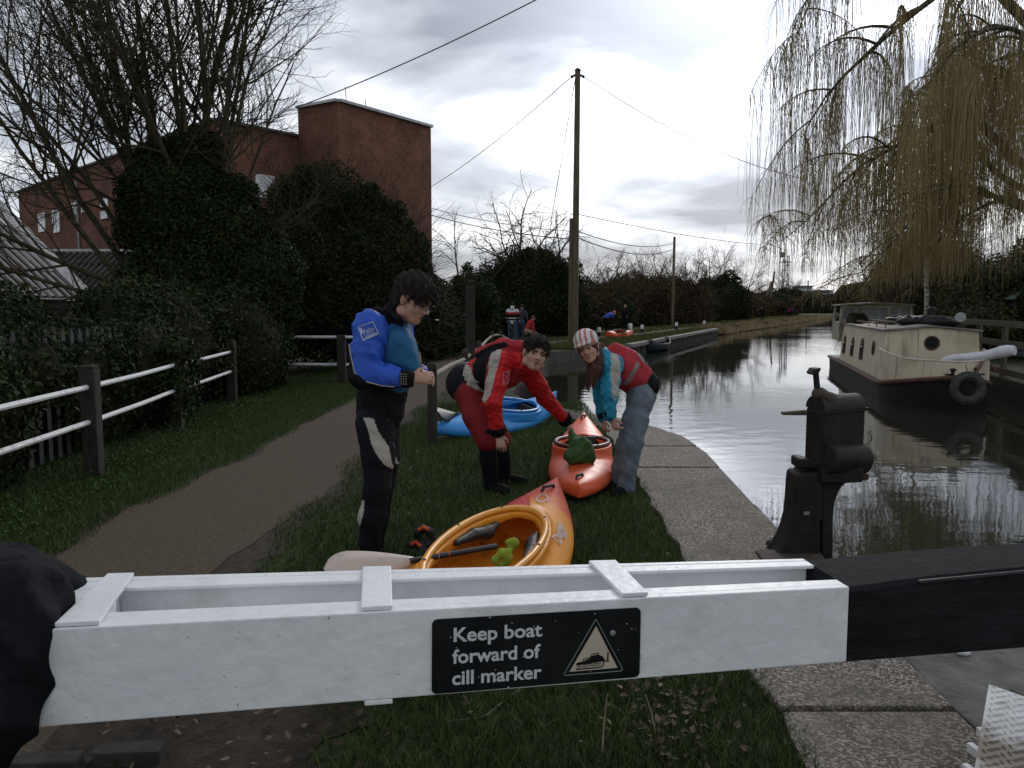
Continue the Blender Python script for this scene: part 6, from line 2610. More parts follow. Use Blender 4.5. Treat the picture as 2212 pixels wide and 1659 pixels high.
def kayak(name, label, L, W, hmid, hend, mats, Mx, cock, rock=0.1, group='kayaks on the lock side', h=0.011, plan=1.9, tailh=None, text=None, extras=True):
    """local frame: x bow, z up. cock=(xc, a, b)"""
    tailh = tailh or hend
    xc, ca, cb = cock

    def shape(X, off):
        t = np.clip(X / (L / 2), -1, 1)
        at = np.abs(t)
        w = W / 2 * np.maximum(1 - at ** plan, 0.0) ** 0.72
        zb = rock * at ** 2.6
        he = np.where(t > 0, hend, tailh)
        zd = hmid + (he - hmid) * at ** 2.2
        zd = zd - 0.02 * np.maximum(0, 1 - ((X - xc) / (ca * 1.3)) ** 2)
        return w - off, zb + off, zd - off

    def inside(X, Y, Z, off):
        w, zb, zd = shape(X, off)
        zc = zb + (zd - zb) * 0.42
        hu = np.where(Z > zc, zd - zc, zc - zb)
        hu = np.maximum(hu, 0.01)
        w = np.maximum(w, 0.012)
        p = np.where(Z > zc, 2.0, 2.6)
        q = (np.abs(Y / w) ** p + np.abs((Z - zc) / hu) ** p) ** (1 / p)
        d = (q - 1) * np.minimum(w, hu)
        return np.maximum(d, np.abs(X) - (L / 2 - off))
    f = Field((-L / 2 - 0.04, -W / 2 - 0.06, -0.04), (L / 2 + 0.04, W / 2 + 0.06, max(hend, tailh) + 0.14), h)
    lo, hi = (-L / 2, -W / 2, 0), (L / 2, W / 2, max(hend, tailh))
    f.op(lambda X, Y, Z: inside(X, Y, Z, 0.0), lo, hi, 0, 0, 'u', 0.2)
    # raised cockpit collar

    def ell2(X, Y, a, b):
        k0 = np.sqrt(((X - xc) / a) ** 2 + (Y / b) ** 2)
        return (k0 - 1) * min(a, b)
    zr = hmid + 0.012

    def collar(X, Y, Z):
        zz = zr + 0.10 * ((X - xc) / (ca)) * 0.35
        q = np.abs(ell2(X, Y, ca + 0.03, cb + 0.03)) - 0.028
        return np.maximum(q, np.abs(Z - zz + 0.05) - 0.045) - 0.004
    f.op(collar, (xc - ca - .1, -cb - .1, 0.1), (xc + ca + .1, cb + .1, zr + 0.2), 0.03, 0, 'u', 0.05)
    # hollow the cockpit: inner volume reached through the opening

    def cavity(X, Y, Z):
        inner = np.maximum(inside(X, Y, Z, 0.022), np.abs(X - xc) - (ca + 0.22))
        opening = np.maximum(ell2(X, Y, ca, cb), -(Z - 0.09))
        return np.minimum(inner, opening)
    f.op(cavity, (xc - ca - .3, -W / 2, 0), (xc + ca + .3, W / 2, 0.8), 0.004, 0, 's', 0.1)
    # groove along the seam and deck dishes by the bow
    for sx in (0.72, -0.74):
        f.ell((sx * L / 2, 0, hmid + (hend - hmid) * 0.55 + 0.05), (0.16, 0.07, 0.035), k=0.02, mode='s')
    e = bpy.data.objects.new(name, f.mesh(name, [mats[0]], smooth_it=2))
    COL.objects.link(e)
    e.matrix_world = Mx
    tag(e, label, 'kayak', group)
    kids = []
    # rim bead
    mb = MB()
    n = 40
    pts = []
    for i in range(n + 1):
        a = 2 * math.pi * i / n
        x = xc + (ca + 0.03) * math.cos(a)
        pts.append((x, (cb + 0.03) * math.sin(a), zr + 0.018 + 0.035 * math.cos(a)))
    mb.tube(pts, 0.02, 8, caps=False)
    mb.build('cockpit_rim', mats[1], e, smooth=True, local=True)
    # seat, backrest, braces
    mb = MB()
    mb.box((xc - ca * 0.45, 0, 0.09), (0.36, 0.32, 0.06))
    mb.build('seat', M_kblack, e, bevel=0.02, local=True)
    mb = MB()
    mb.box((xc - ca * 0.83, 0, 0.18), (0.05, 0.28, 0.15), M=Matrix.Rotation(-0.25, 3, 'Y'))
    mb.build('backrest', M_kblack, e, bevel=0.02, local=True)
    for s in (-1, 1):
        fb2 = Field((xc - 0.1, -W / 2, 0.1), (xc + ca + 0.1, W / 2, 0.5), 0.012)
        fb2.chain([(xc + 0.02, s * (cb - 0.01), zr - 0.03), (xc + ca * 0.35, s * (cb - 0.035), zr - 0.03), (xc + ca * 0.55, s * (cb - 0.07), zr - 0.045), (xc + ca * 0.72, s * (cb * 0.6), zr - 0.02)], [0.02, 0.035, 0.04, 0.022], k=0.02)
        link('thigh_brace', fb2.mesh('thigh_brace', [M_kblack]), e, local=True)
    # grab handles
    for sx, he in ((1, hend), (-1, tailh)):
        xh = sx * (L / 2 - 0.2)
        zh = hmid + (he - hmid) * (1 - 0.4 / L) ** 2.2
        mb = MB()
        mb.tube([(xh - 0.05, 0.03, zh - 0.03), (xh - 0.04, 0.02, zh + 0.02), (xh + 0.04, -0.02, zh + 0.022), (xh + 0.06, -0.03, zh - 0.03)], 0.011, 8)
        mb.build('grab_handle', M_kblack, e, smooth=0.8, local=True)
    mb = MB()
    for a in (35, 80, 130, 230, 280, 325):
        x = xc + (ca + 0.03) * math.cos(R(a))
        y = (cb + 0.03) * math.sin(R(a))
        mb.lathe((x, y, zr + 0.035 + 0.035 * math.cos(R(a))), [(0.009, -0.01), (0.009, 0.004), (0.004, 0.007)], 8)
    mb.build('bolts', M_kblack, e, local=True)
    return e


def frame(bow, stern, roll=0.0, zlift=0.0):
    bow, stern = Vector(bow), Vector(stern)
    x = (bow - stern).normalized()
    y = Vector((0, 0, 1)).cross(x).normalized()
    z = x.cross(y)
    M3 = Matrix((x, y, z)).transposed() @ Matrix.Rotation(roll, 3, 'X')
    M = M3.to_4x4()
    M.translation = (bow + stern) / 2 + Vector((0, 0, zlift))
    return M


M_kblack = mat('kayak_black', (0.008, 0.008, 0.009), (0.018, 0.018, 0.02), 0.5, 9)
M_ky = plastic('kayak_yellow', (0.74, 0.275, 0.02), (0.6, 0.07, 0.045), 1.04)
M_ky_r = mat('kayak_yellow_rim', (0.74, 0.3, 0.03), (0.8, 0.35, 0.04), 0.35, 5)
M_ko = plastic('kayak_orange', (0.7, 0.095, 0.025), (0.74, 0.11, 0.03))
M_kr = mat('kayak_red_deck', (0.05, 0.012, 0.01), (0.12, 0.02, 0.015), 0.35, 5)
M_kb = plastic('kayak_blue', (0.04, 0.27, 0.66), (0.05, 0.3, 0.7))
M_kb_r = mat('kayak_blue_rim', (0.035, 0.19, 0.52), (0.05, 0.24, 0.6), 0.35, 5)

ky = kayak('kayak', 'yellow and red kayak in front of the white beam, a paddle in its cockpit', 2.56, 0.74, 0.27, 0.43, [M_ky, M_ky_r],
           frame((0.25, 5.35, 0.0), (-0.6, 2.95, 0.0), R(8)), (0.05, 0.62, 0.21), rock=0.13, plan=2.5)
ko = kayak('kayak', 'orange kayak between the bent man in red and the woman', 2.8, 0.6, 0.24, 0.19, [M_ko, M_kr],
           frame((0.52, 6.12, 0.0), (0.8, 8.9, 0.0)), (-0.15, 0.5, 0.225), rock=0.08, tailh=0.41, plan=2.7)
kb = kayak('kayak', 'sky blue kayak lying behind the bent man in red', 2.35, 0.62, 0.28, 0.2, [M_kb, M_kb_r],
           frame((-0.93, 9.3, 0.0), (0.52, 11.05, 0.02), R(-15)), (-0.2, 0.46, 0.23), rock=0.1, tailh=0.42)
p = G(1335, 729)
kf = kayak('kayak', 'far orange kayak standing on the grass of the landing', 2.5, 0.66, 0.32, 0.42, [M_ko, M_kblack],
           frame((p.x + 0.75, p.y + 0.8, 0.0), (p.x - 0.75, p.y - 0.9, 0.0), R(20)), (0.0, 0.45, 0.24), rock=0.1, h=0.02)


def decal(parent, txt, M4, size, m, name='lettering', bold=0.01):
    V, F = text_mesh(txt, size, 0.001, bold)
    mb = MB()
    mb.add([M4 @ Vector(v) for v in V], F)
    return mb.build(name, m, parent, local=True, fixn=False)


def deckz(x, y, L, W, hmid, hend, rock, plan=1.9):
    at = min(1.0, abs(x) / (L / 2))
    w = W / 2 * max(1 - at ** plan, 0.0) ** 0.72
    zb = rock * at ** 2.6
    zd = hmid + (hend - hmid) * at ** 2.2
    zc = zb + (zd - zb) * 0.42
    return zc + (zd - zc) * math.sqrt(max(0.0, 1 - (y / max(w, 1e-3)) ** 2))


def deck_decal(parent, V, F, m, dims, lift=0.006, name='lettering'):
    mb = MB()
    mb.add([(p[0], p[1], deckz(p[0], p[1], *dims) + lift) for p in V], F)
    return mb.build(name, m, parent, local=True, fixn=False)


def deck_text(parent, txt, x0, y0, ang, size, m, dims):
    V, F = text_mesh(txt, size, 0.0, 0.0008)
    c, s = math.cos(ang), math.sin(ang)
    deck_decal(parent, [(x0 + p[0] * c - p[1] * s, y0 + p[0] * s + p[1] * c) for p in V], F, m, dims)


M_dec = mat('decal_silver', (0.42, 0.43, 0.46), (0.55, 0.56, 0.6), 0.35, 30)

DY = (2.56, 0.74, 0.27, 0.43, 0.13, 2.5)
deck_text(ky, "Dagger", 0.52, -0.275, R(12), 0.085, M_dec, DY)
n = 22
ring = []
for i in range(n):
    a = 2 * math.pi * i / n
    for rr_ in (1.0, 0.82):
        ring.append((0.93 + 0.06 * rr_ * math.cos(a), -0.01 + 0.035 * rr_ * math.sin(a)))
deck_decal(ky, ring, [(2 * i, 2 * ((i + 1) % n), 2 * ((i + 1) % n) + 1, 2 * i + 1) for i in range(n)], M_dec, DY, name='badge')
# red moulded flash ahead of the cockpit
g, fl = [], []
for i in range(9):
    for j in range(5):
        g.append((0.735 + 0.028 * i, (0.02 + 0.018 * i) + (0.055 + 0.006 * i) * (j - 2) / 2 + 0.03))
for i in range(8):
    for j in range(4):
        q = 5 * i + j
        fl.append((q, q + 5, q + 6, q + 1))
M_flash = mat('red_flash', (0.5, 0.02, 0.015), (0.56, 0.03, 0.02), 0.35, 5)
deck_decal(ky, g, fl, M_flash, DY, 0.005, 'red_flash')
deck_text(kb, "Dagger", -0.75, -0.2, R(8), 0.06, M_dec, (2.35, 0.62, 0.28, 0.42, 0.1))
# red flash and badge on the yellow deck: thin raised patches following the deck
# paddles
def paddle(name, a, b, label, blade_m, shaft_m, fa=0.3, roll=0.0, tape=True, one=False):
    a, b = Vector(a), Vector(b)
    e = empty(name, a, label, 'paddle', 'paddles')
    x = (b - a).normalized()
    L = (b - a).length
    mb = MB()
    mb.tube([a, b], 0.0155, 10)
    sft = mb.build('shaft', shaft_m, e, smooth=0.8)
    if tape:
        mb = MB()
        for t in (0.3, 0.42):
            mb.tube([a.lerp(b, t), a.lerp(b, t + 0.012)], 0.0168, 10)
        mb.build('grip_mark', M_red, sft)
    for end, d, rl in ((a, -x, roll), (b, x, roll + fa)):
        if one and end is b:
            continue
        s = d.cross(Vector((0, 0, 1))).normalized()
        n = s.cross(d).normalized()
        s2 = s * math.cos(rl) + n * math.sin(rl)
        n2 = d.cross(s2).normalized()
        vs, fs = [], []
        N = 14
        for i in range(N + 1):
            t = i / N
            w = 0.018 + 0.085 * math.sin(min(1.0, t * 1.25) * math.pi * 0.5) if t < 0.7 else 0.103 * math.sqrt(max(0.0, 1 - ((t - 0.7) / 0.32) ** 2.4))
            c = end + d * (t * 0.46 - 0.03) + n2 * (0.035 * math.sin(t * 2.6))
            for k in (-1, -0.5, 0, 0.5, 1):
                off = (0.004 if abs(k) == 1 else 0.0) + 0.012 * abs(k) ** 2
                vs.append(c + s2 * (w * k * (1.1 if k > 0 else 0.9)) + n2 * off)
        for i in range(N):
            for k in range(4):
                q = 5 * i + k
                fs.append((q, q + 1, q + 6, q + 5))
        mb = MB()
        mb.add(vs, fs)
        o = mb.build('blade', blade_m, e, smooth=True, fixn=False)
        sm = o.modifiers.new('thick', 'SOLIDIFY')
        sm.thickness = 0.008
        sm.offset = 0
    return e


M_red = mat('red_paint', (0.5, 0.05, 0.03), (0.6, 0.08, 0.05), 0.5, 8)
M_bladew = mat('paddle_cream', (0.5, 0.42, 0.36), (0.62, 0.54, 0.47), 0.4, 5)
M_shaft = mat('paddle_black', (0.01, 0.01, 0.011), (0.02, 0.02, 0.022), 0.35, 20)
M_bladek = mat('paddle_dark', (0.012, 0.014, 0.02), (0.024, 0.027, 0.035), 0.5, 7)
paddle('paddle', P(886, 1212, 3.92), P(1072, 1180, 4.2), 'paddle with a cream blade resting across the yellow kayak', M_bladew, M_shaft, roll=1.0, one=True)
paddle('paddle', P(985, 893, 9.6), P(1060, 897, 10.6), 'dark bladed paddle standing behind the blue kayak beside the post', M_bladek, MATS['weathered_wood'], roll=0.9, one=True, tape=False)

# green bags
M_green = mat('green_bag_cloth', (0.03, 0.075, 0.012), (0.055, 0.12, 0.022), 0.8, 14, bump=0.5)
M_lime = mat('lime_cloth', (0.2, 0.3, 0.02), (0.32, 0.42, 0.04), 0.8, 16, bump=0.5)
f = Field(P(1180, 1030, 6.6) + Vector((0, -0.4, 0)), P(1330, 880, 7.5) + Vector((0, 0.5, 0.1)), 0.01)
f.chain([P(1231, 925, 7.05), P(1240, 948, 6.98), P(1254, 972, 6.9), P(1262, 985, 6.86)], [0.018, 0.05, 0.115, 0.1], k=0.03, flat=((0, 1, 0), 0.8))
f.ell(P(1240, 985, 6.78), (0.1, 0.09, 0.07), k=0.06)
f.displace(lambda X, Y, Z: 0.006 * np.sin(X * 60 + Z * 25) + 0.004 * np.sin(Z * 80 - X * 40))
tag(link('green_bag', f.mesh('green_bag', [M_green])), 'dark green drawstring bag held over the orange kayak', 'bag')
for pts, lab in (([(1068, 1212), (1082, 1196), (1096, 1192), (1100, 1206), (1086, 1220)], 'lime green strap bunched in the yellow kayak cockpit'),
                 ([(1100, 1170), (1112, 1172), (1106, 1184)], 'small lime green tab under the yellow kayak rim')):
    Y = 4.1 if len(pts) > 3 else 4.3
    q = [P(a, b, Y) for a, b in pts]
    lo = np.min([np.array(v) for v in q], 0) - 0.08
    hi = np.max([np.array(v) for v in q], 0) + 0.08
    f = Field(lo, hi, 0.007)
    f.chain(q, [0.022] * len(q), k=0.015, flat=((0, 1, 0), 0.6))
    f.displace(lambda X, Y, Z: 0.004 * np.sin(X * 90 + Z * 55))
    tag(link('lime_strap', f.mesh('lime_strap', [M_lime])), lab, 'strap')
# black webbing of a buoyancy aid lying by the yellow kayak
f = Field(P(880, 1200, 4.9) + Vector((-0.15, -0.15, -0.1)), P(960, 1100, 5.1) + Vector((0.1, 0.2, 0.12)), 0.009)
for pts in ([(903, 1172), (902, 1150), (912, 1140), (928, 1148), (935, 1166)], [(886, 1195), (888, 1178), (898, 1172), (910, 1184), (912, 1200)], [(895, 1200), (925, 1175), (945, 1185)]):
    f.chain([P(a, b, 5.0) for a, b in pts], [0.022] * len(pts), k=0.02)
f.ell(P(915, 1205, 5.0), (0.12, 0.08, 0.06), k=0.03)
ba_ = empty('buoyancy_aid', P(915, 1210, 5.0), 'black buoyancy aid with orange edging lying beyond the yellow kayak', 'buoyancy aid')
link('webbing', f.mesh('webbing', [M_kblack]), ba_)
mb = MB()
for pts in ([(904, 1145), (914, 1138), (926, 1144)], [(889, 1176), (898, 1170), (908, 1180)]):
    mb.tube([P(a, b, 4.965) for a, b in pts], 0.012, 6)
mb.build('orange_edging', M_ko, ba_)
# ---------------------------------------------------------------- people
M_skin = mat('skin', (0.42, 0.235, 0.165), (0.5, 0.29, 0.21), 0.5, 14, spec=0.35)
M_lip = mat('lips', (0.24, 0.075, 0.065), None, 0.45)
M_brow = mat('dark_hair', (0.011, 0.008, 0.006), (0.028, 0.019, 0.014), 0.75, 30, stretch=(6, 6, 1.5), bump=0.5, spec=0.3)
M_brown = mat('brown_hair', (0.045, 0.018, 0.011), (0.085, 0.035, 0.02), 0.6, 30, stretch=(7, 7, 1), bump=0.5, spec=0.3)
M_eyew = mat('eye_white', (0.3, 0.24, 0.2), None, 0.25)
M_iris = mat('iris', (0.02, 0.014, 0.01), None, 0.2)


def cloth(name, c, var=0.75, rough=0.75, spec=0.25):
    return mat(name, [x * var for x in c], c, rough, 7, bump=0.35, bscale=18, spec=spec)


M_blue = cloth('blue_nylon', (0.03, 0.1, 0.52), rough=0.55)
M_teal = cloth('teal_vest', (0.02, 0.115, 0.24))
M_blk = cloth('black_cloth', (0.011, 0.011, 0.013), rough=0.85, spec=0.12)
M_neo = cloth('neoprene', (0.01, 0.01, 0.014), rough=0.8, spec=0.15)
M_silver = cloth('silver_panel', (0.42, 0.4, 0.35), 0.85)
M_redj = cloth('red_nylon', (0.6, 0.018, 0.02), rough=0.6)
M_redv = cloth('red_vest', (0.42, 0.03, 0.04))
M_dred = cloth('dark_red_shorts', (0.22, 0.014, 0.018))
M_cyan = cloth('cyan_nylon', (0.025, 0.27, 0.42), rough=0.6)
M_grey = cloth('grey_blue_trousers', (0.15, 0.19, 0.22))
M_jean = cloth('blue_denim', (0.05, 0.08, 0.13))
M_wht = cloth('white_cloth', (0.6, 0.6, 0.6), 0.9)
M_greyc = cloth('grey_strap', (0.25, 0.22, 0.21))
M_oran = cloth('orange_stripe', (0.5, 0.19, 0.13))


def nz(v):
    v = np.array(v, float)
    return v / np.linalg.norm(v)


def A(px, py, Y):
    return np.array(P(px, py, Y))


def folds(f, amp, seed, fr=1.0):
    r = np.random.default_rng(seed)
    k = r.normal(0, 1, (6, 3))
    k /= np.linalg.norm(k, axis=1)[:, None]
    fq = r.uniform(26, 85, 6) * fr
    ph = r.uniform(0, 6.28, 6)
    w = 1 / np.sqrt(fq / 26)

    def fn(X, Y, Z):
        o = 0
        for i in range(6):
            a = (k[i, 0] * X + k[i, 1] * Y + k[i, 2] * Z) * fq[i] + ph[i]
            o = o + w[i] * (1 - np.abs(np.sin(a + 0.8 * np.sin(a * 0.37 + X * 9 - Z * 7))) * 2)
        return -amp * o / 2.2
    f.displace(fn)


def basis(F, U):
    F = nz(F)
    U = np.array(U, float)
    U = nz(U - F * (U @ F))
    Rt = np.cross(F, U)
    return Rt, F, U


def head(f, c, Rt, F, U, s=1.0, smile=0.0, wide=1.0):
    q = lambda a, b, u: c + (Rt * a * wide + F * b + U * u) * s
    Rm = np.stack([Rt, F, U], 1)
    E = lambda p, r, k=0.02, tag=0, mode='u': f.ell(q(*p), np.array(r) * s * np.array([wide, 1, 1]), Rm, k * s, tag, mode)
    E((0, -0.012, 0.035), (0.076, 0.097, 0.086))
    E((0, 0.018, -0.045), (0.061, 0.074, 0.076), 0.03)
    E((0, 0.058, -0.098), (0.033, 0.028, 0.022), 0.03)
    for e in (-1, 1):
        E((e * 0.038, 0.058, -0.036 + 0.006 * smile), (0.026, 0.024, 0.023), 0.02)
        E((e * 0.079, -0.008, -0.008), (0.011, 0.021, 0.034), 0.008)
        E((e * 0.06, 0.0, -0.075), (0.016, 0.03, 0.025), 0.03)
    E((0, 0.079, 0.024), (0.054, 0.017, 0.012), 0.015)
    f.cone(q(0, 0.084, 0.014), q(0, 0.108, -0.026), 0.0085 * s, 0.0135 * s, 0.012 * s)
    for e in (-1, 1):
        E((e * 0.0125, 0.097, -0.031), (0.009, 0.011, 0.008), 0.006)
        E((e * 0.032, 0.1, 0.002), (0.021, 0.016, 0.012), 0.012, 0, 's')
        f.cone(q(e * 0.014, 0.096, 0.021), q(e * 0.047, 0.08, 0.026), 0.006 * s, 0.0045 * s, 0.004 * s, 2)
    # mouth
    for e in (-1, 1):
        f.cone(q(0, 0.092, -0.06), q(e * 0.031, 0.073, -0.06 + 0.012 * smile), 0.0045 * s, 0.003 * s, 0.004 * s, 1)
        f.cone(q(0, 0.09, -0.071), q(e * 0.028, 0.073, -0.064 + 0.012 * smile), 0.005 * s, 0.003 * s, 0.004 * s, 1)
    E((0, 0.1, -0.0655), (0.022, 0.012, 0.0022 + 0.002 * smile), 0.003, 0, 's')
    return q


def hand(f, w, d, thumb, n, curl=0.5, s=1.0, k=0.008):
    """w wrist, d finger direction, thumb side direction, n palm-facing direction"""
    d, n = nz(d), nz(n)
    n = nz(n - d * (n @ d))
    t = nz(np.array(thumb, float) - d * (np.array(thumb) @ d) - n * (np.array(thumb) @ n))
    f.cone(w, w + d * 0.082 * s, 0.029 * s, 0.037 * s, 0.015, 0, (n, 0.48))
    for i, (L, off) in enumerate(((0.070, 0.030), (0.079, 0.011), (0.073, -0.010), (0.057, -0.029))):
        p = w + (d * (0.084 - 0.004 * abs(i - 1)) + t * off) * s
        dd = d + t * off * 1.2
        a = curl * (0.8 + 0.12 * i)
        for j in range(3):
            a2 = a * (j + 0.6)
            e = nz(dd) * math.cos(a2) + n * math.sin(a2)
            p2 = p + e * L * s * (0.42, 0.32, 0.26)[j]
            f.cone(p, p2, (0.0092 - j * 0.0008) * s, (0.0085 - j * 0.0008) * s, k * 0.5)
            p = p2
    p = w + (d * 0.028 + t * 0.026) * s
    p1 = p + nz(t * 0.75 + d * 0.7 + n * 0.3) * 0.042 * s
    p2 = p1 + nz(t * 0.25 + d * 0.9 + n * 0.5) * 0.032 * s
    f.cone(p, p1, 0.014 * s, 0.0105 * s, 0.012)
    f.cone(p1, p2, 0.0105 * s, 0.0085 * s, 0.005)


def bounds(pts, m):
    a = np.array(pts)
    return a.min(0) - m, a.max(0) + m


def hair_cap(name, c, Rt, F, U, s, m, parent, cut=(0.1, -0.03, 0.088), thick=0.014, seed=1, h=0.006, nape=-0.06, side=0.02, fringe=None):
    f = Field(c - 0.19 * s, c + 0.19 * s, h)
    q = lambda a, b, u: c + (Rt * a + F * b + U * u) * s
    Rm = np.stack([Rt, F, U], 1)
    f.ell(q(0, -0.014, 0.04), np.array((0.079 + thick, 0.1 + thick, 0.088 + thick)) * s, Rm)
    f.ell(q(0, -0.05, -0.03), np.array((0.073, 0.06, 0.06)) * s, Rm, 0.03)
    if fringe:
        for x0, b0, u0, x1, b1, u1, r in fringe:
            f.cone(q(x0, b0, u0), q(x1, b1, u1), r * s, r * 0.55 * s, 0.015)
    # open the face and the neck
    f.ell(q(0, cut[0], cut[1]), np.array((0.075, 0.085, cut[2])) * s, Rm, 0.012, 0, 's')
    for e in (-1, 1):
        f.ell(q(e * 0.088, 0.045, -0.045), np.array((0.03, 0.06, 0.055 + side)) * s, Rm, 0.01, 0, 's')
        f.ell(q(e * 0.088, -0.008, -0.012), np.array((0.022, 0.026, 0.036)) * s, Rm, 0.006, 0, 's')
    f.ell(q(0, -0.03, nape - 0.09), np.array((0.12, 0.12, 0.075)) * s, Rm, 0.01, 0, 's')
    r = np.random.default_rng(seed)
    ph = r.uniform(0, 6, 4)
    f.displace(lambda X, Y, Z: 0.005 * np.sin(X * 130 + Z * 60 + ph[0] + 2 * np.sin(Z * 33 + Y * 21)) + 0.0045 * np.sin(Y * 170 - Z * 90 + X * 50 + ph[1] + 1.5 * np.sin(X * 45)))
    o = link(name, f.mesh(name, [m], smooth_it=1), parent)
    # loose strands lying on and sticking out of the mass
    c_, n_, _ = face_data(o.data)
    polys = []
    for i in r.choice(len(c_), 700):
        d = -U * 0.8 + F * 0.5 + r.normal(0, 0.45, 3)
        d = d - n_[i] * (d @ n_[i]) * 0.85
        d /= np.linalg.norm(d)
        t = np.linspace(0, 1, 4)[:, None]
        L = r.uniform(0.025, 0.055)
        polys.append((c_[i] + n_[i] * 0.001 + d * L * t + n_[i] * 0.012 * t * (1 - 0.5 * t), 0.0022 * (1 - 0.7 * t[:, 0])))
    V, Fq = tubes_np(polys, 3)
    link('loose_strands', np_mesh('loose_strands', V, Fq, [m]), o)
    return o


def eyes(q, s, parent, F, side=(-1, 1)):
    for e in side:
        mb = MB()
        mb.lathe(q(e * 0.032, 0.0755, 0.002), [(0.011 * s * math.cos(a), 0.011 * s * math.sin(a)) for a in np.linspace(-1.4, 1.1, 8)], 12, axis=F)
        ey = mb.build('eye', M_eyew, parent, smooth=True)
        mb = MB()
        mb.lathe(q(e * 0.032, 0.0855, 0.001), [(0.0075 * s, 0.0), (0.007 * s, 0.002 * s), (0.002 * s, 0.0034 * s)], 10, axis=F)
        mb.build('iris', M_iris, ey, smooth=True)


def paint(o, idx, test):
    me = o.data
    c, n, m = face_data(me)
    k = test(c, n)
    m[k] = idx
    me.polygons.foreach_set("material_index", m)
    me.update()


def proj(c):
    """picture place (in the measured photo's pixels) of world points, to carry pattern outlines over to the cloth"""
    y = c[:, 1] * _cp - (c[:, 2] - CAMZ) * _sp
    v = c[:, 1] * _sp + (c[:, 2] - CAMZ) * _cp
    return CX + FPX * c[:, 0] / y, CY - FPX * v / y


def panel_on(o, idx, poly_px, Y, mats=None):
    """mark a sewn panel on a garment: outline given on the plane y=Y, taken along y onto the cloth facing -y"""
    pts = [P(a, b, Y) for a, b in poly_px]
    poly = [(p.x, p.z) for p in pts]
    paint(o, idx, lambda c, n: inpoly(c[:, 0], c[:, 2], poly) & (n[:, 1] < 0.15))


def new_field(pts, m, h):
    lo, hi = bounds(pts, m)
    return Field(lo, hi, h)


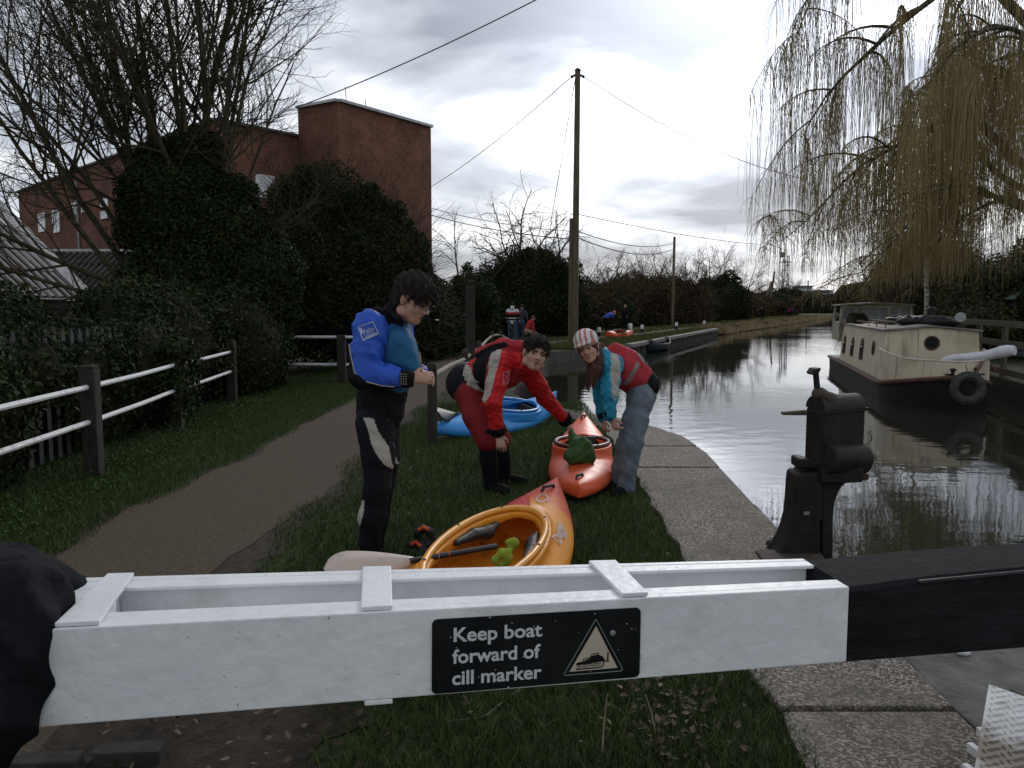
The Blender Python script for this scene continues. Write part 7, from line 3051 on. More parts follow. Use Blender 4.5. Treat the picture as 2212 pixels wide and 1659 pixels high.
# ---- man in blue ----------------------------------------------------------
def man_blue():
    Y = 4.8
    e0 = P(805, 1250, Y)
    hc = A(893, 646, 4.78)
    Rt, F, U = basis((0.80, -0.36, -0.46), (0.42, -0.1, 0.9))
    s = 1.12
    neck0, neck1 = A(850, 690, 4.85), A(874, 668, 4.82)
    shR, elR, wrR = A(800, 706, 4.66), A(783, 808, 4.58), A(876, 818, 4.6)
    shL, elL, wrL = A(862, 712, 5.03), A(885, 800, 5.1), A(908, 806, 4.86)
    chest, waist, pel = A(838, 752, 4.85), A(826, 845, 4.85), A(822, 895, 4.85)
    hpR, knR, anR = A(812, 915, 4.76), A(815, 1055, 4.72), A(796, 1215, 4.76)
    hpL, knL, anL = A(828, 915, 4.94), A(824, 1050, 4.92), A(806, 1208, 4.98)
    toR, toL = anR + np.array([0.16, -0.05, -0.06]), anL + np.array([0.16, -0.03, -0.06])
    f = new_field([hc, anR, anL, elR, wrL, toR, toL, elL], 0.24, 0.0075)
    fl = ((0, 1, 0), 1.3)
    f.chain([pel, waist, chest, neck0], [0.125, 0.115, 0.13, 0.075], 0.05, 0, fl)
    f.cone(neck0, neck1, 0.062, 0.056, 0.03)
    for sh, el, wr in ((shR, elR, wrR), (shL, elL, wrL)):
        f.chain([chest * 0.3 + sh * 0.7, sh, el, wr], [0.06, 0.058, 0.045, 0.028], 0.03)
    for hp, kn, an, to in ((hpR, knR, anR, toR), (hpL, knL, anL, toL)):
        f.chain([hp, kn], [0.09, 0.06], 0.04)
        f.chain([kn, kn * 0.65 + an * 0.35, an], [0.06, 0.062, 0.04], 0.03)
        f.cone(an + np.array([0, 0, -0.045]), to, 0.038, 0.03, 0.02)
    q = head(f, hc, Rt, F, U, s, 1.0)
    # right hand reaching across, left hand in front of it
    hand(f, wrR + np.array([0.03, -0.01, 0]), (0.85, 0.15, 0.05), (0, -0.3, 0.9), (0.1, 0.9, -0.3), 0.55)
    hand(f, A(906, 800, 4.80), (0.75, -0.5, -0.35), (0.3, -0.4, 0.8), (-0.25, -0.3, -0.9), 0.5, 1.02)
    body = link('person', f.mesh('person', [M_skin, M_lip, M_brow]))
    tag(body, 'man in a blue jacket and teal buoyancy vest looking down at his hands', 'person', 'people on the lock side')
    eyes(q, s, body, F)
    hair_cap('hair', hc, Rt, F, U, s, M_brow, body, cut=(0.112, -0.045, 0.085), thick=0.019, seed=4, fringe=[(-0.05, 0.07, 0.09, -0.035, 0.102, 0.05, 0.022), (0.0, 0.075, 0.095, 0.005, 0.112, 0.055, 0.024), (0.05, 0.07, 0.09, 0.045, 0.1, 0.045, 0.022), (-0.07, 0.03, 0.06, -0.075, 0.045, 0.0, 0.014), (0.07, 0.03, 0.06, 0.075, 0.045, 0.0, 0.014)])
    # glasses
    mb = MB()
    for e in (-1, 1):
        c = Vector(q(e * 0.034, 0.108, 0.0))
        for i in range(14):
            a, b = 2 * math.pi * i / 14, 2 * math.pi * (i + 1) / 14
            w, hh = 0.025 * s, 0.015 * s
            mb.tube([c + Vector(Rt * w * math.cos(a) + U * hh * math.sin(a)), c + Vector(Rt * w * math.cos(b) + U * hh * math.sin(b))], 0.0022, 5)
        mb.tube([q(e * 0.058, 0.104, 0.006), q(e * 0.08, 0.06, 0.008), q(e * 0.083, -0.01, 0.006)], 0.0024, 5)
    mb.tube([q(-0.009, 0.11, 0.004), q(0.009, 0.11, 0.004)], 0.0022, 5)
    mb.build('glasses', mat('spectacle_frame', (0.012, 0.01, 0.01), None, 0.3), body)
    # jacket: blue sleeves and shoulders, black underside and body below the vest
    f = new_field([neck1, pel, elR, wrR, wrL, elL, shR], 0.2, 0.0075)
    f.chain([pel + np.array([0, 0, 0.0]), waist, chest, neck0], [0.135, 0.135, 0.15, 0.1], 0.05, 1, fl)
    f.chain([shR * 0.75 + chest * 0.25, shR, shR * 0.45 + elR * 0.55, elR, elR * 0.4 + wrR * 0.6, wrR], [0.09, 0.098, 0.096, 0.082, 0.07, 0.05], 0.03, 0)
    f.chain([shL * 0.75 + chest * 0.25, shL, elL, wrL], [0.09, 0.085, 0.07, 0.05], 0.03, 0)
    f.chain([neck0, neck1 * 0.85 + neck0 * 0.15], [0.092, 0.078], 0.015, 2)
    folds(f, 0.009, 3)
    jk = link('jacket', f.mesh('jacket', [M_blue, M_blk, M_blk, M_greyc]), body)
    # the black lower panel of the sleeve with its pale piping
    low = [(735, 742), (752, 740), (772, 800), (800, 822), (840, 836), (884, 832), (890, 870), (735, 900)]
    panel_on(jk, 1, low, 4.6)
    pip = [(752, 742), (756, 762), (772, 802), (800, 824), (830, 834), (852, 838), (880, 830)]
    # piping follows the cloth: drop each point on the jacket surface
    cc, nn, _ = face_data(jk.data)
    def on_cloth(px, py, Yp, lift=0.004):
        p = P(px, py, Yp)
        k = (np.abs(nn[:, 1]) > 0.05) & (nn[:, 1] < 0.1)
        d = (cc[:, 0] - p.x) ** 2 + (cc[:, 2] - p.z) ** 2 + np.where(k, 0, 1.0) + 0.02 * (cc[:, 1] - 4.4)
        i = int(np.argmin(d))
        return Vector(cc[i]) + Vector(nn[i]) * lift
    mb = MB()
    mb.tube([on_cloth(a, b, 4.58, 0.001) for a, b in pip], 0.0035, 5)
    mb.build('piping', M_silver, jk)
    # cuffs
    mb = MB()
    dv = Vector(wrR - elR).normalized()
    mb.tube([Vector(wrR) - dv * 0.03, Vector(wrR) + dv * 0.005, Vector(wrR) + dv * 0.05], [0.056, 0.052, 0.042], 14)
    mb.build('cuff', M_blk, jk, smooth=0.8)
    mb = MB()
    for i in range(3):
        for j in range(5):
            c = on_cloth(846 + 5 * i + 26, 806 + 5 * j, 4.58) if False else Vector(wrR) - dv * (0.018 - 0.014 * i) + Vector((0, -0.055, 0.03 - 0.014 * j))
            mb.box(c, (0.008, 0.004, 0.006))
    mb.build('cuff_studs', M_greyc, jk)
    # buoyancy vest
    f = new_field([neck0, waist, chest], 0.27, 0.009)
    up = nz(neck0 - waist)
    f.chain([waist * 0.75 + chest * 0.25, chest, chest * 0.35 + neck0 * 0.65], [0.16, 0.172, 0.11], 0.05, 0, ((0, 1, 0), 1.12))
    f.chain([A(858, 745, 4.72), A(878, 800, 4.72)], [0.1, 0.09], 0.05, 0)
    for sh in (shR, shL):
        f.cone(sh * 0.55 + neck0 * 0.45 + np.array([-0.02, 0, 0.05]), chest * 0.5 + sh * 0.5, 0.05, 0.06, 0.03, 1)
    f.cone(shR + np.array([0, -0.02, 0.0]), elR, 0.108, 0.1, 0.02, 0, None, 's')
    f.cone(elR, wrR, 0.085, 0.07, 0.02, 0, None, 's')
    folds(f, 0.003, 8, 0.6)
    vs_ = link('buoyancy_vest', f.mesh('buoyancy_vest', [M_teal, M_blk]), body)
    mb = MB()
    mb.tube([A(905, 760, 4.66), A(908, 780, 4.64), A(911, 802, 4.66)], 0.007, 8)
    mb.build('zip', M_greyc, vs_)
    mb = MB()
    mb.bar(A(838, 668, 4.76), A(862, 690, 4.66), 0.035, 0.012)
    mb.build('shoulder_strap', M_blk, vs_, bevel=0.004)
    # waist skirt
    f = new_field([waist, pel], 0.24, 0.009)
    f.chain([waist + np.array([0, 0, 0.02]), pel + np.array([0, 0, 0.03])], [0.15, 0.148], 0.03, 0, ((0, 1, 0), 1.2))
    folds(f, 0.004, 9)
    sk = link('waist_skirt', f.mesh('waist_skirt', [M_blk]), body)
    # trousers
    f = new_field([pel, anR, anL, hpR, knL], 0.2, 0.0075)
    f.chain([pel + np.array([0, 0, 0.04]), (hpR + hpL) / 2], [0.135, 0.125], 0.04, 0, ((0, 1, 0), 1.2))
    for hp, kn, an in ((hpR, knR, anR), (hpL, knL, anL)):
        f.chain([hp + np.array([-0.01, 0, 0]), hp * 0.5 + kn * 0.5 + np.array([0.01, 0, 0]), kn, kn * 0.62 + an * 0.38 - np.array([0.012, 0, 0]), an], [0.115, 0.1, 0.08, 0.08, 0.056], 0.03)
    folds(f, 0.0035, 10, 0.7)
    tr = link('trousers', f.mesh('trousers', [M_neo, M_silver]), body)
    panel_on(tr, 1, [(783, 903), (806, 905), (815, 930), (838, 968), (848, 1022), (826, 1000), (803, 963), (793, 925)], 4.64)
    panel_on(tr, 1, [(773, 1090), (788, 1078), (786, 1110), (776, 1140), (769, 1128)], 4.68)
    panel_on(tr, 1, [(868, 985), (871, 985), (862, 1005), (850, 1022), (850, 1018), (860, 1003)], 4.66)
    # boots
    for nm, an, to in (('boot', anR, toR), ('boot', anL, toL)):
        f = new_field([an, to], 0.1, 0.009)
        f.cone(an + np.array([-0.02, 0, -0.05]), to, 0.05, 0.042, 0.02)
        f.cone(an + np.array([0, 0, 0.05]), an + np.array([-0.01, 0, -0.05]), 0.055, 0.05, 0.02)
        link(nm, f.mesh(nm, [M_blk]), body)
    # sleeve badge: pale square outline with loops and lettering
    b4 = [on_cloth(a, b, 4.58, 0.005) for a, b in ((772, 705), (808, 694), (820, 722), (787, 733))]
    mb = MB()
    for i in range(4):
        mb.bar(b4[i], b4[(i + 1) % 4], 0.005, 0.002, up=(0, -1, 0))
    bl = lambda u, v: b4[0].lerp(b4[1], u).lerp(b4[3].lerp(b4[2], u), v) + Vector((0, -0.004, 0))
    V, Fx = text_mesh("Palm", 1.0, 0.0, 0.01)
    w = V[:, 0].max()
    mb.add([bl(0.16 + 0.7 * p[0] / w, 0.66 - 0.62 * p[1] * 0.9) for p in V], Fx)
    mb.hexa([bl(0.03, 0.1), bl(0.2, 0.1), bl(0.12, 0.55), bl(0.03, 0.5), bl(0.03, 0.1) + Vector((0, -0.001, 0)), bl(0.2, 0.1) + Vector((0, -0.001, 0)), bl(0.12, 0.55) + Vector((0, -0.001, 0)), bl(0.03, 0.5) + Vector((0, -0.001, 0))])
    for i in range(7):
        mb.bar(bl(0.2 + i * 0.1, 0.72), bl(0.24 + i * 0.1, 0.9), 0.004, 0.0015, up=(0, -1, 0))
    mb.bar(bl(0.05, 0.92), bl(0.95, 0.92), 0.006, 0.0015, up=(0, -1, 0))
    mb.build('sleeve_badge', mat('badge_print', (0.36, 0.42, 0.55), (0.45, 0.5, 0.62), 0.6, 30), jk, fixn=False)
    # thing in his mouth
    cg = empty('cigarette', q(0.0, 0.095, -0.065), 'thin dark cigarette with a pale tip between the lips of the man in blue', 'cigarette')
    mb = MB()
    m0 = Vector(q(0.0, 0.092, -0.066))
    m1 = m0 + Vector((0.085, -0.02, -0.008))
    mb.tube([m0, m1], 0.0035, 6)
    mb.build('stick', M_black, cg)
    mb = MB()
    mb.tube([m1, m1 + Vector((0.02, -0.004, -0.002))], 0.0038, 6)
    mb.build('tip', M_white, cg)


man_blue()


# ---- man in red, bent double ------------------------------------------------
def man_red():
    hc = A(1157, 764, 6.42)
    Rt, F, U = basis((0.2, -0.97, -0.02), (0.25, 0.0, 0.96))
    s = 1.1
    pel, waist, chest, neck0 = A(1012, 832, 6.92), A(1040, 812, 6.85), A(1092, 790, 6.68), A(1128, 780, 6.55)
    neck1 = A(1148, 785, 6.48)
    shR, elR, wrR = A(1082, 782, 6.45), A(1064, 868, 6.36), A(1075, 932, 6.42)
    shL, elL, wrL = A(1140, 800, 6.72), A(1180, 862, 6.9), A(1222, 908, 7.02)
    hpR, knR, anR = A(1012, 848, 6.8), A(1052, 952, 6.58), A(1062, 1062, 6.72)
    hpL, knL, anL = A(1024, 848, 7.02), A(1080, 948, 6.9), A(1090, 1050, 7.0)
    toR, toL = anR + np.array([0.12, -0.14, -0.05]), anL + np.array([0.17, -0.06, -0.05])
    toR[2] = toL[2] = 0.035
    f = new_field([hc, pel, anR, anL, elR, wrL, toR, toL, wrL + np.array([0.12, 0, -0.05])], 0.22, 0.008)
    ax = ((0.25, 1, 0.1), 1.25)
    f.chain([pel, waist, chest, neck0], [0.15, 0.13, 0.14, 0.08], 0.05, 0, ax)
    f.cone(neck0, neck1, 0.068, 0.064, 0.03)
    for sh, el, wr in ((shR, elR, wrR), (shL, elL, wrL)):
        f.chain([chest * 0.3 + sh * 0.7, sh, el, wr], [0.06, 0.06, 0.046, 0.03], 0.03)
    for hp, kn, an, to in ((hpR, knR, anR, toR), (hpL, knL, anL, toL)):
        f.chain([hp, kn], [0.095, 0.062], 0.04)
        f.chain([kn, kn * 0.65 + an * 0.35, an], [0.062, 0.064, 0.042], 0.03)
        f.cone(np.array([an[0] - 0.02, an[1], 0.045]), to, 0.04, 0.032, 0.02)
    q = head(f, hc, Rt, F, U, s, 1.4, 1.08)
    hand(f, wrR + np.array([0.005, 0, -0.02]), (0.25, -0.25, -0.95), (0.9, -0.3, 0.1), (-0.2, 0.9, -0.2), 0.45, 1.05)
    hand(f, wrL + np.array([0.01, 0, -0.01]), (0.5, 0.2, -0.8), (-0.7, -0.6, -0.1), (-0.7, 0.2, -0.4), 0.8, 1.05)
    body = link('person', f.mesh('person', [M_skin, M_lip, M_brow]))
    tag(body, 'smiling man in a red jacket bent over with a hand on his knee', 'person', 'people on the lock side')
    eyes(q, s, body, F)
    hair_cap('hair', hc, Rt, F, U, s, M_brow, body, cut=(0.105, -0.035, 0.09), thick=0.016, seed=5, fringe=[(-0.05, 0.07, 0.09, -0.05, 0.088, 0.06, 0.018), (0.0, 0.08, 0.095, 0.0, 0.1, 0.062, 0.02), (0.05, 0.07, 0.09, 0.055, 0.088, 0.055, 0.018)])
    # jacket
    f = new_field([pel, neck1, elR, wrR, wrL, shR, shL], 0.2, 0.008)
    f.chain([waist * 0.75 + pel * 0.25, waist, chest, neck0], [0.145, 0.15, 0.16, 0.11], 0.05, 0, ax)
    for sh, el, wr, sx in ((shR, elR, wrR, 1), (shL, elL, wrL, 0.95)):
        f.chain([sh * 0.75 + chest * 0.25, sh, sh * 0.45 + el * 0.55, el, wr], [0.09 * sx, 0.095 * sx, 0.085 * sx, 0.075 * sx, 0.055 * sx], 0.035, 0)
    f.chain([neck0, neck1], [0.1, 0.082], 0.02, 0)
    folds(f, 0.009, 13)
    jk = link('jacket', f.mesh('jacket', [M_redj, M_silver]), body)
    panel_on(jk, 1, [(1072, 755), (1084, 752), (1079, 778), (1070, 810), (1060, 850), (1048, 868), (1040, 862), (1043, 820), (1056, 780), (1060, 762)], 6.35)
    panel_on(jk, 1, [(985, 792), (1010, 788), (1022, 800), (1045, 838), (1055, 858), (1030, 846), (1008, 830), (990, 805)], 6.75)
    for wr, el in ((wrR, elR), (wrL, elL)):
        mb = MB()
        d = Vector(wr - el).normalized()
        mb.tube([Vector(wr) - d * 0.035, Vector(wr) + d * 0.005, Vector(wr) + d * 0.035], [0.068, 0.066, 0.05], 14)
        mb.build('cuff', M_blk, jk, smooth=0.8)
    # breast and sleeve print
    cc, nn, _ = face_data(jk.data)

    def on_cloth(px, py, Yp, lift=0.004):
        p = P(px, py, Yp)
        d = (cc[:, 0] - p.x) ** 2 + (cc[:, 2] - p.z) ** 2 + np.where(nn[:, 1] < 0.05, 0, 1.0) + 0.02 * (cc[:, 1] - 6)
        i = int(np.argmin(d))
        return Vector(cc[i]) + Vector(nn[i]) * lift
    b4 = [on_cloth(a, b, 6.36, 0.005) for a, b in ((1087, 806), (1104, 802), (1105, 826), (1088, 830))]
    mb = MB()
    for i in range(4):
        mb.bar(b4[i], b4[(i + 1) % 4], 0.005, 0.002, up=(0, -1, 0))
    mb.bar(b4[0], b4[2], 0.004, 0.002, up=(0, -1, 0))
    mb.bar(b4[1], b4[3], 0.004, 0.002, up=(0, -1, 0))
    mb.build('sleeve_badge', mat('badge_print_red', (0.4, 0.16, 0.16), (0.5, 0.25, 0.24), 0.6, 30), jk)
    # vest: red with a black side band
    f = new_field([waist, neck0, chest], 0.27, 0.01)
    f.chain([waist * 0.6 + chest * 0.4, chest, chest * 0.3 + neck0 * 0.7], [0.168, 0.178, 0.12], 0.05, 0, ax)
    f.chain([A(1038, 762, 6.75), A(1085, 745, 6.62), A(1128, 748, 6.5)], [0.05, 0.055, 0.05], 0.03, 0)
    f.cone(shR, elR, 0.112, 0.1, 0.02, 0, None, 's')
    f.cone(shL, elL, 0.105, 0.095, 0.02, 0, None, 's')
    folds(f, 0.003, 15, 0.6)
    v = link('buoyancy_vest', f.mesh('buoyancy_vest', [M_redv, M_blk]), body)
    panel_on(v, 1, [(1018, 770), (1060, 745), (1090, 738), (1100, 746), (1068, 760), (1052, 785), (1046, 830), (1058, 870), (1040, 860), (1022, 820)], 6.6)
    # black hip band, dark red shorts, neoprene legs
    f = new_field([pel, knR, knL, waist], 0.22, 0.009)
    f.chain([pel + np.array([-0.02, 0, 0.02]), waist * 0.4 + pel * 0.6], [0.172, 0.15], 0.04, 1, ax)
    for hp, kn in ((hpR, knR), (hpL, knL)):
        f.chain([hp, hp * 0.5 + kn * 0.5, kn], [0.125, 0.118, 0.098], 0.035, 0)
    folds(f, 0.004, 17)
    sh = link('shorts', f.mesh('shorts', [M_dred, M_neo]), body)
    f = new_field([knR, knL, anR, anL], 0.14, 0.008)
    for kn, an in ((knR, anR), (knL, anL)):
        f.chain([kn + np.array([0, 0, 0.05]), kn, kn * 0.62 + an * 0.38, an], [0.075, 0.074, 0.076, 0.055], 0.02)
    folds(f, 0.002, 19)
    lg = link('leggings', f.mesh('leggings', [M_neo, M_silver]), body)
    panel_on(lg, 1, [(1026, 960), (1034, 958), (1032, 978), (1028, 986), (1022, 978)], 6.5)
    for an, to in ((anR, toR), (anL, toL)):
        f = new_field([an, to], 0.1, 0.009)
        f.cone(np.array([an[0] - 0.03, an[1] + 0.02, 0.05]), to, 0.05, 0.042, 0.02)
        f.cone(an, np.array([an[0] - 0.01, an[1], 0.05]), 0.056, 0.05, 0.02)
        link('boot', f.mesh('boot', [M_blk]), body)


man_red()


# ---- woman in the striped helmet ---------------------------------------------
def woman():
    hc = A(1270, 752, 6.5)
    Rt, F, U = basis((-0.3, -0.94, -0.1), (-0.36, 0.0, 0.93))
    s = 1.0
    pel, waist, chest, neck0 = A(1388, 836, 6.8), A(1368, 815, 6.78), A(1330, 790, 6.68), A(1302, 772, 6.6)
    neck1 = A(1284, 768, 6.54)
    shR, elR, wrR = A(1322, 788, 6.48), A(1316, 852, 6.42), A(1318, 898, 6.42)
    shL, elL, wrL = A(1298, 792, 6.78), A(1298, 855, 6.85), A(1302, 900, 6.85)
    hpR, knR, anR = A(1382, 855, 6.68), A(1365, 960, 6.55), A(1352, 1058, 6.6)
    hpL, knL, anL = A(1388, 855, 6.92), A(1352, 960, 6.78), A(1334, 1050, 6.82)
    toR, toL = anR + np.array([-0.12, -0.12, 0]), anL + np.array([-0.14, -0.08, 0])
    toR[2] = toL[2] = 0.03
    f = new_field([hc, pel, anR, anL, elR, wrL, toR, toL], 0.22, 0.008)
    ax = ((-0.2, 1, 0), 1.2)
    f.chain([pel, waist, chest, neck0], [0.13, 0.105, 0.12, 0.065], 0.05, 0, ax)
    f.cone(neck0, neck1, 0.054, 0.05, 0.03)
    for sh, el, wr in ((shR, elR, wrR), (shL, elL, wrL)):
        f.chain([chest * 0.3 + sh * 0.7, sh, el, wr], [0.05, 0.05, 0.039, 0.026], 0.03)
    for hp, kn, an, to in ((hpR, knR, anR, toR), (hpL, knL, anL, toL)):
        f.chain([hp, kn], [0.088, 0.056], 0.04)
        f.chain([kn, kn * 0.65 + an * 0.35, an], [0.056, 0.056, 0.037], 0.03)
        f.cone(np.array([an[0] + 0.02, an[1], 0.04]), to, 0.035, 0.028, 0.02)
    q = head(f, hc, Rt, F, U, s, 1.3, 0.96)
    hand(f, wrR + np.array([0.01, 0, -0.01]), (0.35, -0.2, -0.9), (0.4, -0.85, 0.1), (0.7, 0.3, -0.3), 0.9, 1.0)
    hand(f, wrL + np.array([0, 0, -0.01]), (0.1, -0.15, -0.95), (-0.4, -0.8, 0), (0.8, 0.2, 0), 0.9, 1.0)
    body = link('person', f.mesh('person', [M_skin, M_lip, M_brown]))
    tag(body, 'smiling woman in a striped helmet, cyan sleeves and red vest leaning over the orange kayak', 'person', 'people on the lock side')
    eyes(q, s, body, F)
    # helmet
    f = Field(hc - 0.2, hc + 0.2, 0.006)
    Rm = np.stack([Rt, F, U], 1)
    f.ell(q(0, -0.015, 0.062), (0.1, 0.122, 0.1), Rm)
    f.ell(q(0, 0.09, 0.045), (0.085, 0.05, 0.012), Rm, 0.015)
    f.ell(q(0, 0.02, -0.075), (0.14, 0.16, 0.1), Rm, 0.01, 0, 's')
    f.ell(q(0, -0.01, 0.045), (0.083, 0.104, 0.092), Rm, 0.004, 0, 's')
    hm = link('helmet', f.mesh('helmet', [M_wht, M_oran]), body)

    def stripes(c, n):
        r = c - q(0, -0.015, 0.03)
        a = np.arctan2(r @ F, r @ Rt)
        xx = r @ Rt
        return (np.sin(xx * 150 + 0.6) > 0.2)
    paint(hm, 1, stripes)
    mb = MB()
    for e in (-1, 1):
        mb.tube([q(e * 0.083, 0.0, 0.03), q(e * 0.078, 0.02, -0.04), q(e * 0.045, 0.045, -0.105), q(0, 0.058, -0.122)], 0.005, 6)
    mb.build('chin_strap', M_blk, hm)
    # dark red band under the helmet and the long hair
    f = Field(hc - 0.2, hc + 0.2, 0.007)
    f.ell(q(0, -0.02, 0.012), (0.09, 0.108, 0.055), Rm)
    f.ell(q(0, 0.1, -0.03), (0.068, 0.085, 0.085), Rm, 0.01, 0, 's')
    link('head_band', f.mesh('head_band', [cloth('wine_cloth', (0.14, 0.015, 0.022))]), body)
    f = Field(hc - np.array([0.2, 0.25, 0.55]), hc + np.array([0.25, 0.25, 0.15]), 0.008)
    for a, b, c_ in (((1286, 752, 6.56), (1284, 800, 6.4), (1272, 842, 6.36)), ((1290, 760, 6.54), (1292, 800, 6.4), (1282, 835, 6.38)), ((1280, 765, 6.6), (1276, 805, 6.55), (1266, 838, 6.5)), ((1294, 750, 6.6), (1296, 785, 6.44), (1290, 815, 6.4))):
        f.chain([A(*a), A(*b), A(*c_)], [0.04, 0.034, 0.009], 0.02)
    f.ell(q(0, -0.05, -0.03), (0.075, 0.06, 0.08), Rm, 0.03)
    f.displace(lambda X, Y, Z: 0.005 * np.sin(X * 150 + 2 * np.sin(Z * 30)) + 0.003 * np.sin(Y * 190 + Z * 25))
    link('hair', f.mesh('hair', [M_brown]), body)
    # jacket with cyan sleeves and pale panel
    f = new_field([pel, neck1, elR, wrR, wrL, shR, shL], 0.18, 0.008)
    f.chain([waist * 0.8 + pel * 0.2, waist, chest, neck0], [0.118, 0.12, 0.135, 0.09], 0.05, 0, ax)
    for sh, el, wr, sx in ((shR, elR, wrR, 1), (shL, elL, wrL, 0.95)):
        f.chain([sh * 0.75 + chest * 0.25, sh, sh * 0.45 + el * 0.55, el, wr], [0.075 * sx, 0.088 * sx, 0.078 * sx, 0.07 * sx, 0.055 * sx], 0.035, 0)
    f.chain([neck0, neck1], [0.08, 0.066], 0.02, 0)
    folds(f, 0.008, 23)
    jk = link('jacket', f.mesh('jacket', [M_cyan, M_silver, M_blk]), body)
    panel_on(jk, 1, [(1322, 760), (1336, 768), (1342, 790), (1338, 820), (1336, 850), (1328, 868), (1320, 850), (1318, 800)], 6.4)
    for wr, el in ((wrR, elR), (wrL, elL)):
        mb = MB()
        d = Vector(wr - el).normalized()
        mb.tube([Vector(wr) - d * 0.04, Vector(wr) + d * 0.005, Vector(wr) + d * 0.02], [0.056, 0.05, 0.042], 14)
        mb.build('cuff', M_blk, jk, smooth=0.8)
    f = new_field([waist, neck0, chest, pel], 0.25, 0.009)
    f.chain([waist * 0.8 + pel * 0.2, chest, chest * 0.3 + neck0 * 0.7], [0.14, 0.158, 0.105], 0.05, 0, ax)
    f.chain([A(1330, 755, 6.6), A(1370, 780, 6.68), A(1392, 805, 6.74)], [0.06, 0.07, 0.06], 0.04, 0)
    f.cone(shR, elR, 0.098, 0.09, 0.02, 0, None, 's')
    f.cone(shL, elL, 0.095, 0.085, 0.02, 0, None, 's')
    folds(f, 0.003, 25, 0.6)
    v = link('buoyancy_vest', f.mesh('buoyancy_vest', [M_redv, M_greyc]), body)
    panel_on(v, 1, [(1375, 780), (1384, 785), (1352, 836), (1344, 828)], 6.6)
    panel_on(v, 1, [(1376, 765), (1382, 763), (1402, 782), (1394, 787)], 6.6)
    f = new_field([pel, waist], 0.2, 0.009)
    f.chain([pel + np.array([0.0, 0, 0.02]), waist * 0.55 + pel * 0.45], [0.142, 0.134], 0.04, 0, ax)
    folds(f, 0.004, 27)
    link('waist_skirt', f.mesh('waist_skirt', [M_blk]), body)
    f = new_field([pel, anR, anL], 0.2, 0.008)
    f.chain([pel, (hpR + hpL) / 2], [0.135, 0.13], 0.04, 0, ax)
    for hp, kn, an in ((hpR, knR, anR), (hpL, knL, anL)):
        f.chain([hp, hp * 0.5 + kn * 0.5, kn, kn * 0.5 + an * 0.5, np.array([an[0], an[1], 0.06])], [0.118, 0.105, 0.09, 0.082, 0.078], 0.03)
    folds(f, 0.007, 31, 0.5)
    link('trousers', f.mesh('trousers', [M_grey]), body)
    for an, to in ((anR, toR), (anL, toL)):
        f = new_field([an, to], 0.1, 0.01)
        f.cone(np.array([an[0] + 0.03, an[1] + 0.02, 0.045]), to, 0.046, 0.036, 0.02)
        link('shoe', f.mesh('shoe', [M_blk]), body)


woman()


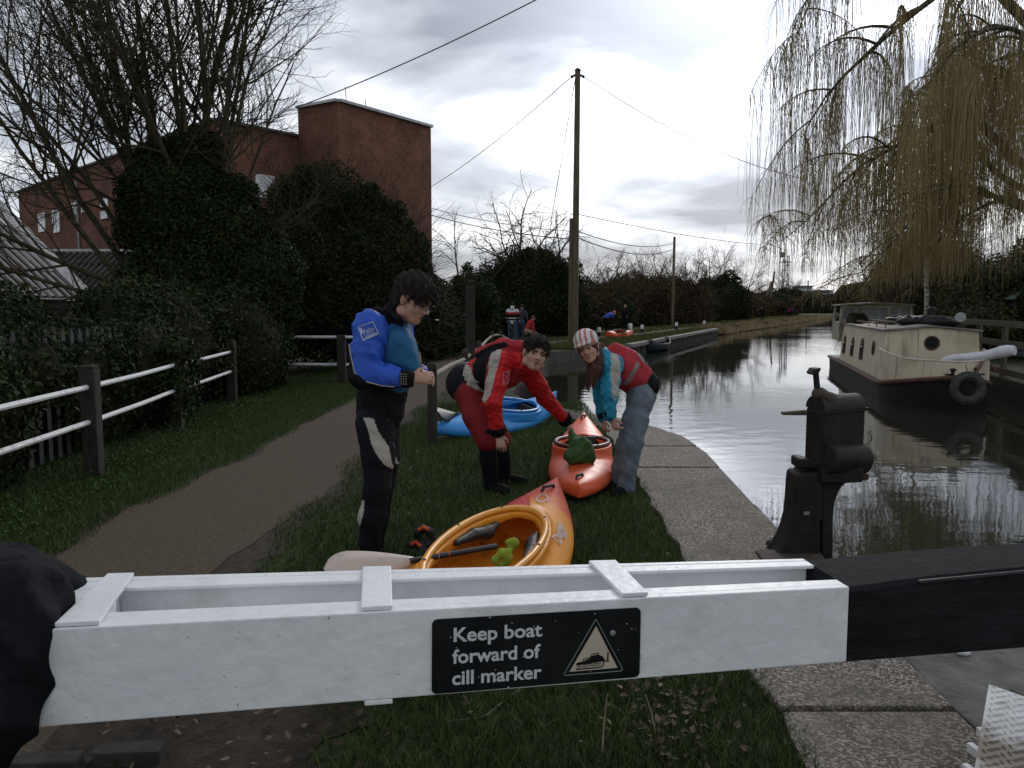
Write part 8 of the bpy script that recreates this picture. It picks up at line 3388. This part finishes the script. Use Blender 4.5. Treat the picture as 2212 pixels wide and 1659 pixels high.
# ---- people further along the towpath -------------------------------------
def walker(base, H, yaw, label, top_m, leg_m, hair_m, bend=0.0, crouch=0.0, h=0.02, bands=None, hat=None, hood=None, helmet=None, arms=0.25, group='people further along the towpath'):
    k = H / 1.75
    Rz = Matrix.Rotation(yaw, 3, 'Z')

    def W(x, y, z):
        p = Rz @ Vector((x * k, y * k, 0))
        return np.array([base.x + p.x, base.y + p.y, z * k])
    # local frame: +y forward, x right
    hz = 0.92 - 0.42 * crouch
    hip = W(0, -0.15 * bend - 0.1 * crouch, hz)

    def up(d, x=0.0, y=0.0):
        a = bend
        return hip + np.array(Rz @ Vector((x * k, (math.sin(a) * d + math.cos(a) * y) * k, 0))) + np.array([0, 0, (math.cos(a) * d - math.sin(a) * y) * k])
    ch, nk, hd = up(0.36), up(0.54), up(0.70, 0, 0.02)
    pts = [hd + 0.1, W(-0.3, -0.3, 0), W(0.3, 0.5, 0), hd - 0.1, ch + 0.3, ch - 0.3, hip - 0.3]
    f = new_field(pts, 0.2, h)
    fwd = np.array(Rz @ Vector((0, 1, 0)))
    fx = (fwd, 0.72)
    f.chain([hip, ch, nk], [0.15 * k, 0.165 * k, 0.07 * k], 0.05, 0, fx)
    f.cone(nk, hd, 0.055 * k, 0.055 * k, 0.02)
    f.ell(hd, (0.078 * k, 0.095 * k, 0.115 * k), np.array(Rz), 0.02)
    f.ell(hd + fwd * 0.09 * k - np.array([0, 0, 0.02]), (0.018, 0.02, 0.025), None, 0.01)
    J = []
    for sx in (-1, 1):
        hp, kn, an = W(sx * 0.1, -0.15 * bend - 0.1 * crouch, hz), W(sx * 0.12, 0.05 + 0.28 * crouch, 0.5 - 0.02 * crouch), W(sx * 0.12, 0.0, 0.09)
        f.chain([hp, kn, an], [0.088 * k, 0.06 * k, 0.042 * k], 0.03)
        f.cone(W(sx * 0.12, -0.03, 0.05), W(sx * 0.13, 0.16, 0.035), 0.045 * k, 0.035 * k, 0.02)
        sh = up(0.48, sx * 0.19)
        el = up(0.2, sx * 0.27, arms * 0.3) if bend < 0.5 else sh + np.array([0, 0, -0.28 * k]) + fwd * 0.05
        wr = up(0.02, sx * 0.24, arms) if bend < 0.5 else sh + np.array([0, 0, -0.52 * k]) + fwd * 0.12
        f.chain([sh, el, wr], [0.052 * k, 0.043 * k, 0.03 * k], 0.03)
        f.ell(wr + (wr - el) * 0.22, (0.035 * k, 0.03 * k, 0.05 * k), None, 0.015)
        J.append((hp, kn, an, sh, el, wr))
    body = link('person', f.mesh('person', [M_skin]))
    tag(body, label, 'person', group)
    f = new_field(pts, 0.2, h)
    f.chain([hip, ch, nk], [0.172 * k, 0.19 * k, 0.1 * k], 0.05, 0, fx)
    for J_ in J:
        f.chain([J_[3], J_[4], J_[5]], [0.08 * k, 0.067 * k, 0.05 * k], 0.03)
    if hood:
        f.ell(nk + np.array([0, 0, 0.05 * k]) - fwd * 0.06 * k, (0.1 * k, 0.09 * k, 0.12 * k), None, 0.03, 1)
    folds(f, 0.006, int(abs(base.x * 10)) + 1, 0.5)
    ms = [top_m, hood or M_wht] + [b[2] for b in (bands or [])]
    jk = link('jacket', f.mesh('jacket', ms), body)
    for i, (z0, z1, m) in enumerate(bands or []):
        paint(jk, 2 + i, lambda c, n: (c[:, 2] > z0 * k) & (c[:, 2] < z1 * k))
    f = new_field(pts, 0.2, h)
    f.chain([hip, hip + np.array([0, 0, -0.05])], [0.16 * k, 0.15 * k], 0.04, 0, fx)
    for J_ in J:
        f.chain([J_[0], J_[1], J_[2]], [0.11 * k, 0.082 * k, 0.066 * k], 0.03)
    link('trousers', f.mesh('trousers', [leg_m]), body)
    f = new_field([hd], 0.2, h * 0.7)
    hm = hat or helmet
    f.ell(hd + np.array([0, 0, 0.035 * k]) - fwd * 0.012, (0.092 * k, 0.108 * k, (0.1 if not hat else 0.085) * k), np.array(Rz))
    if hat:
        f.ell(hd + np.array([0, 0, 0.03 * k]) + fwd * 0.06, (0.09 * k, 0.1 * k, 0.02 * k), np.array(Rz), 0.01)
    f.ell(hd + fwd * 0.11 * k - np.array([0, 0, 0.03]), (0.085 * k, 0.085 * k, 0.085 * k), None, 0.01, 0, 's')
    f.op(lambda X, Y, Z: Z - (hd[2] - 0.03 * k) + 0 * X + 0 * Y, hd - 0.3, hd + 0.3, 0.01, 0, 's')
    link('helmet' if helmet else ('hat' if hat else 'hair'), f.mesh('headwear', [hm or hair_m]), body)
    for i, sx in enumerate((-1, 1)):
        f = new_field([J[i][2]], 0.3, h * 0.8)
        f.cone(W(sx * 0.12, -0.04, 0.055), W(sx * 0.13, 0.17, 0.04), 0.055 * k, 0.043 * k, 0.02)
        link('shoe', f.mesh('shoe', [M_blk]), body)
    return body


M_tan = cloth('tan_cloth', (0.3, 0.24, 0.16))
M_purple = cloth('plum_cloth', (0.045, 0.035, 0.06))
M_mag = cloth('magenta_cloth', (0.4, 0.03, 0.22))
M_redh = mat('red_helmet', (0.6, 0.05, 0.03), (0.66, 0.07, 0.04), 0.35, 6)
walker(G(1107, 742), 1.8, R(-10), 'person seen from behind in a white hooded top with red and black bands', M_wht, M_jean, M_brow, hood=M_wht, bands=[(1.24, 1.34, M_redv), (1.1, 1.24, M_blk), (0.98, 1.06, M_blk)])
walker(G(1124, 741), 1.75, R(-25), 'person in a plum jacket leaning beside the white hooded one', M_purple, M_jean, M_brow, bend=0.3)
walker(G(1143, 742), 1.6, R(-70), 'crouching person in a red top beyond the bent man', M_redv, M_tan, M_brown, crouch=0.75, bend=0.5)
walker(G(1311, 722), 1.75, R(-75), 'person in a red helmet and blue vest bending over the far orange kayak', M_blk, M_blk, M_brow, bend=1.05, helmet=M_redh, bands=[(0.98, 1.3, M_blue)])
walker(G(1350, 713), 1.8, R(150), 'person in dark clothes and a tan cap standing by the far orange kayak', M_blk, M_blk, M_brow, hat=M_tan)
walker(G(1646, 691), 1.75, R(-30), 'dark clothed walker nearest on the far towpath', M_blk, M_blk, M_brow, h=0.03)
walker(G(1703, 684.5), 1.7, R(-30), 'distant walker in a magenta top on the far towpath', M_mag, M_blk, M_brow, h=0.035)
walker(G(1711, 684.5), 1.75, R(-30), 'distant dark walker beside the magenta one', M_purple, M_blk, M_brow, h=0.035)
p = G(1302, 721)
paddle('paddle', Vector((p.x - 1.0, p.y, 1.45)), Vector((p.x + 0.2, p.y - 0.1, 0.75)), 'paddle slanting behind the bending person in the red helmet', M_bladek, MATS['weathered_wood'], one=True, tape=False)
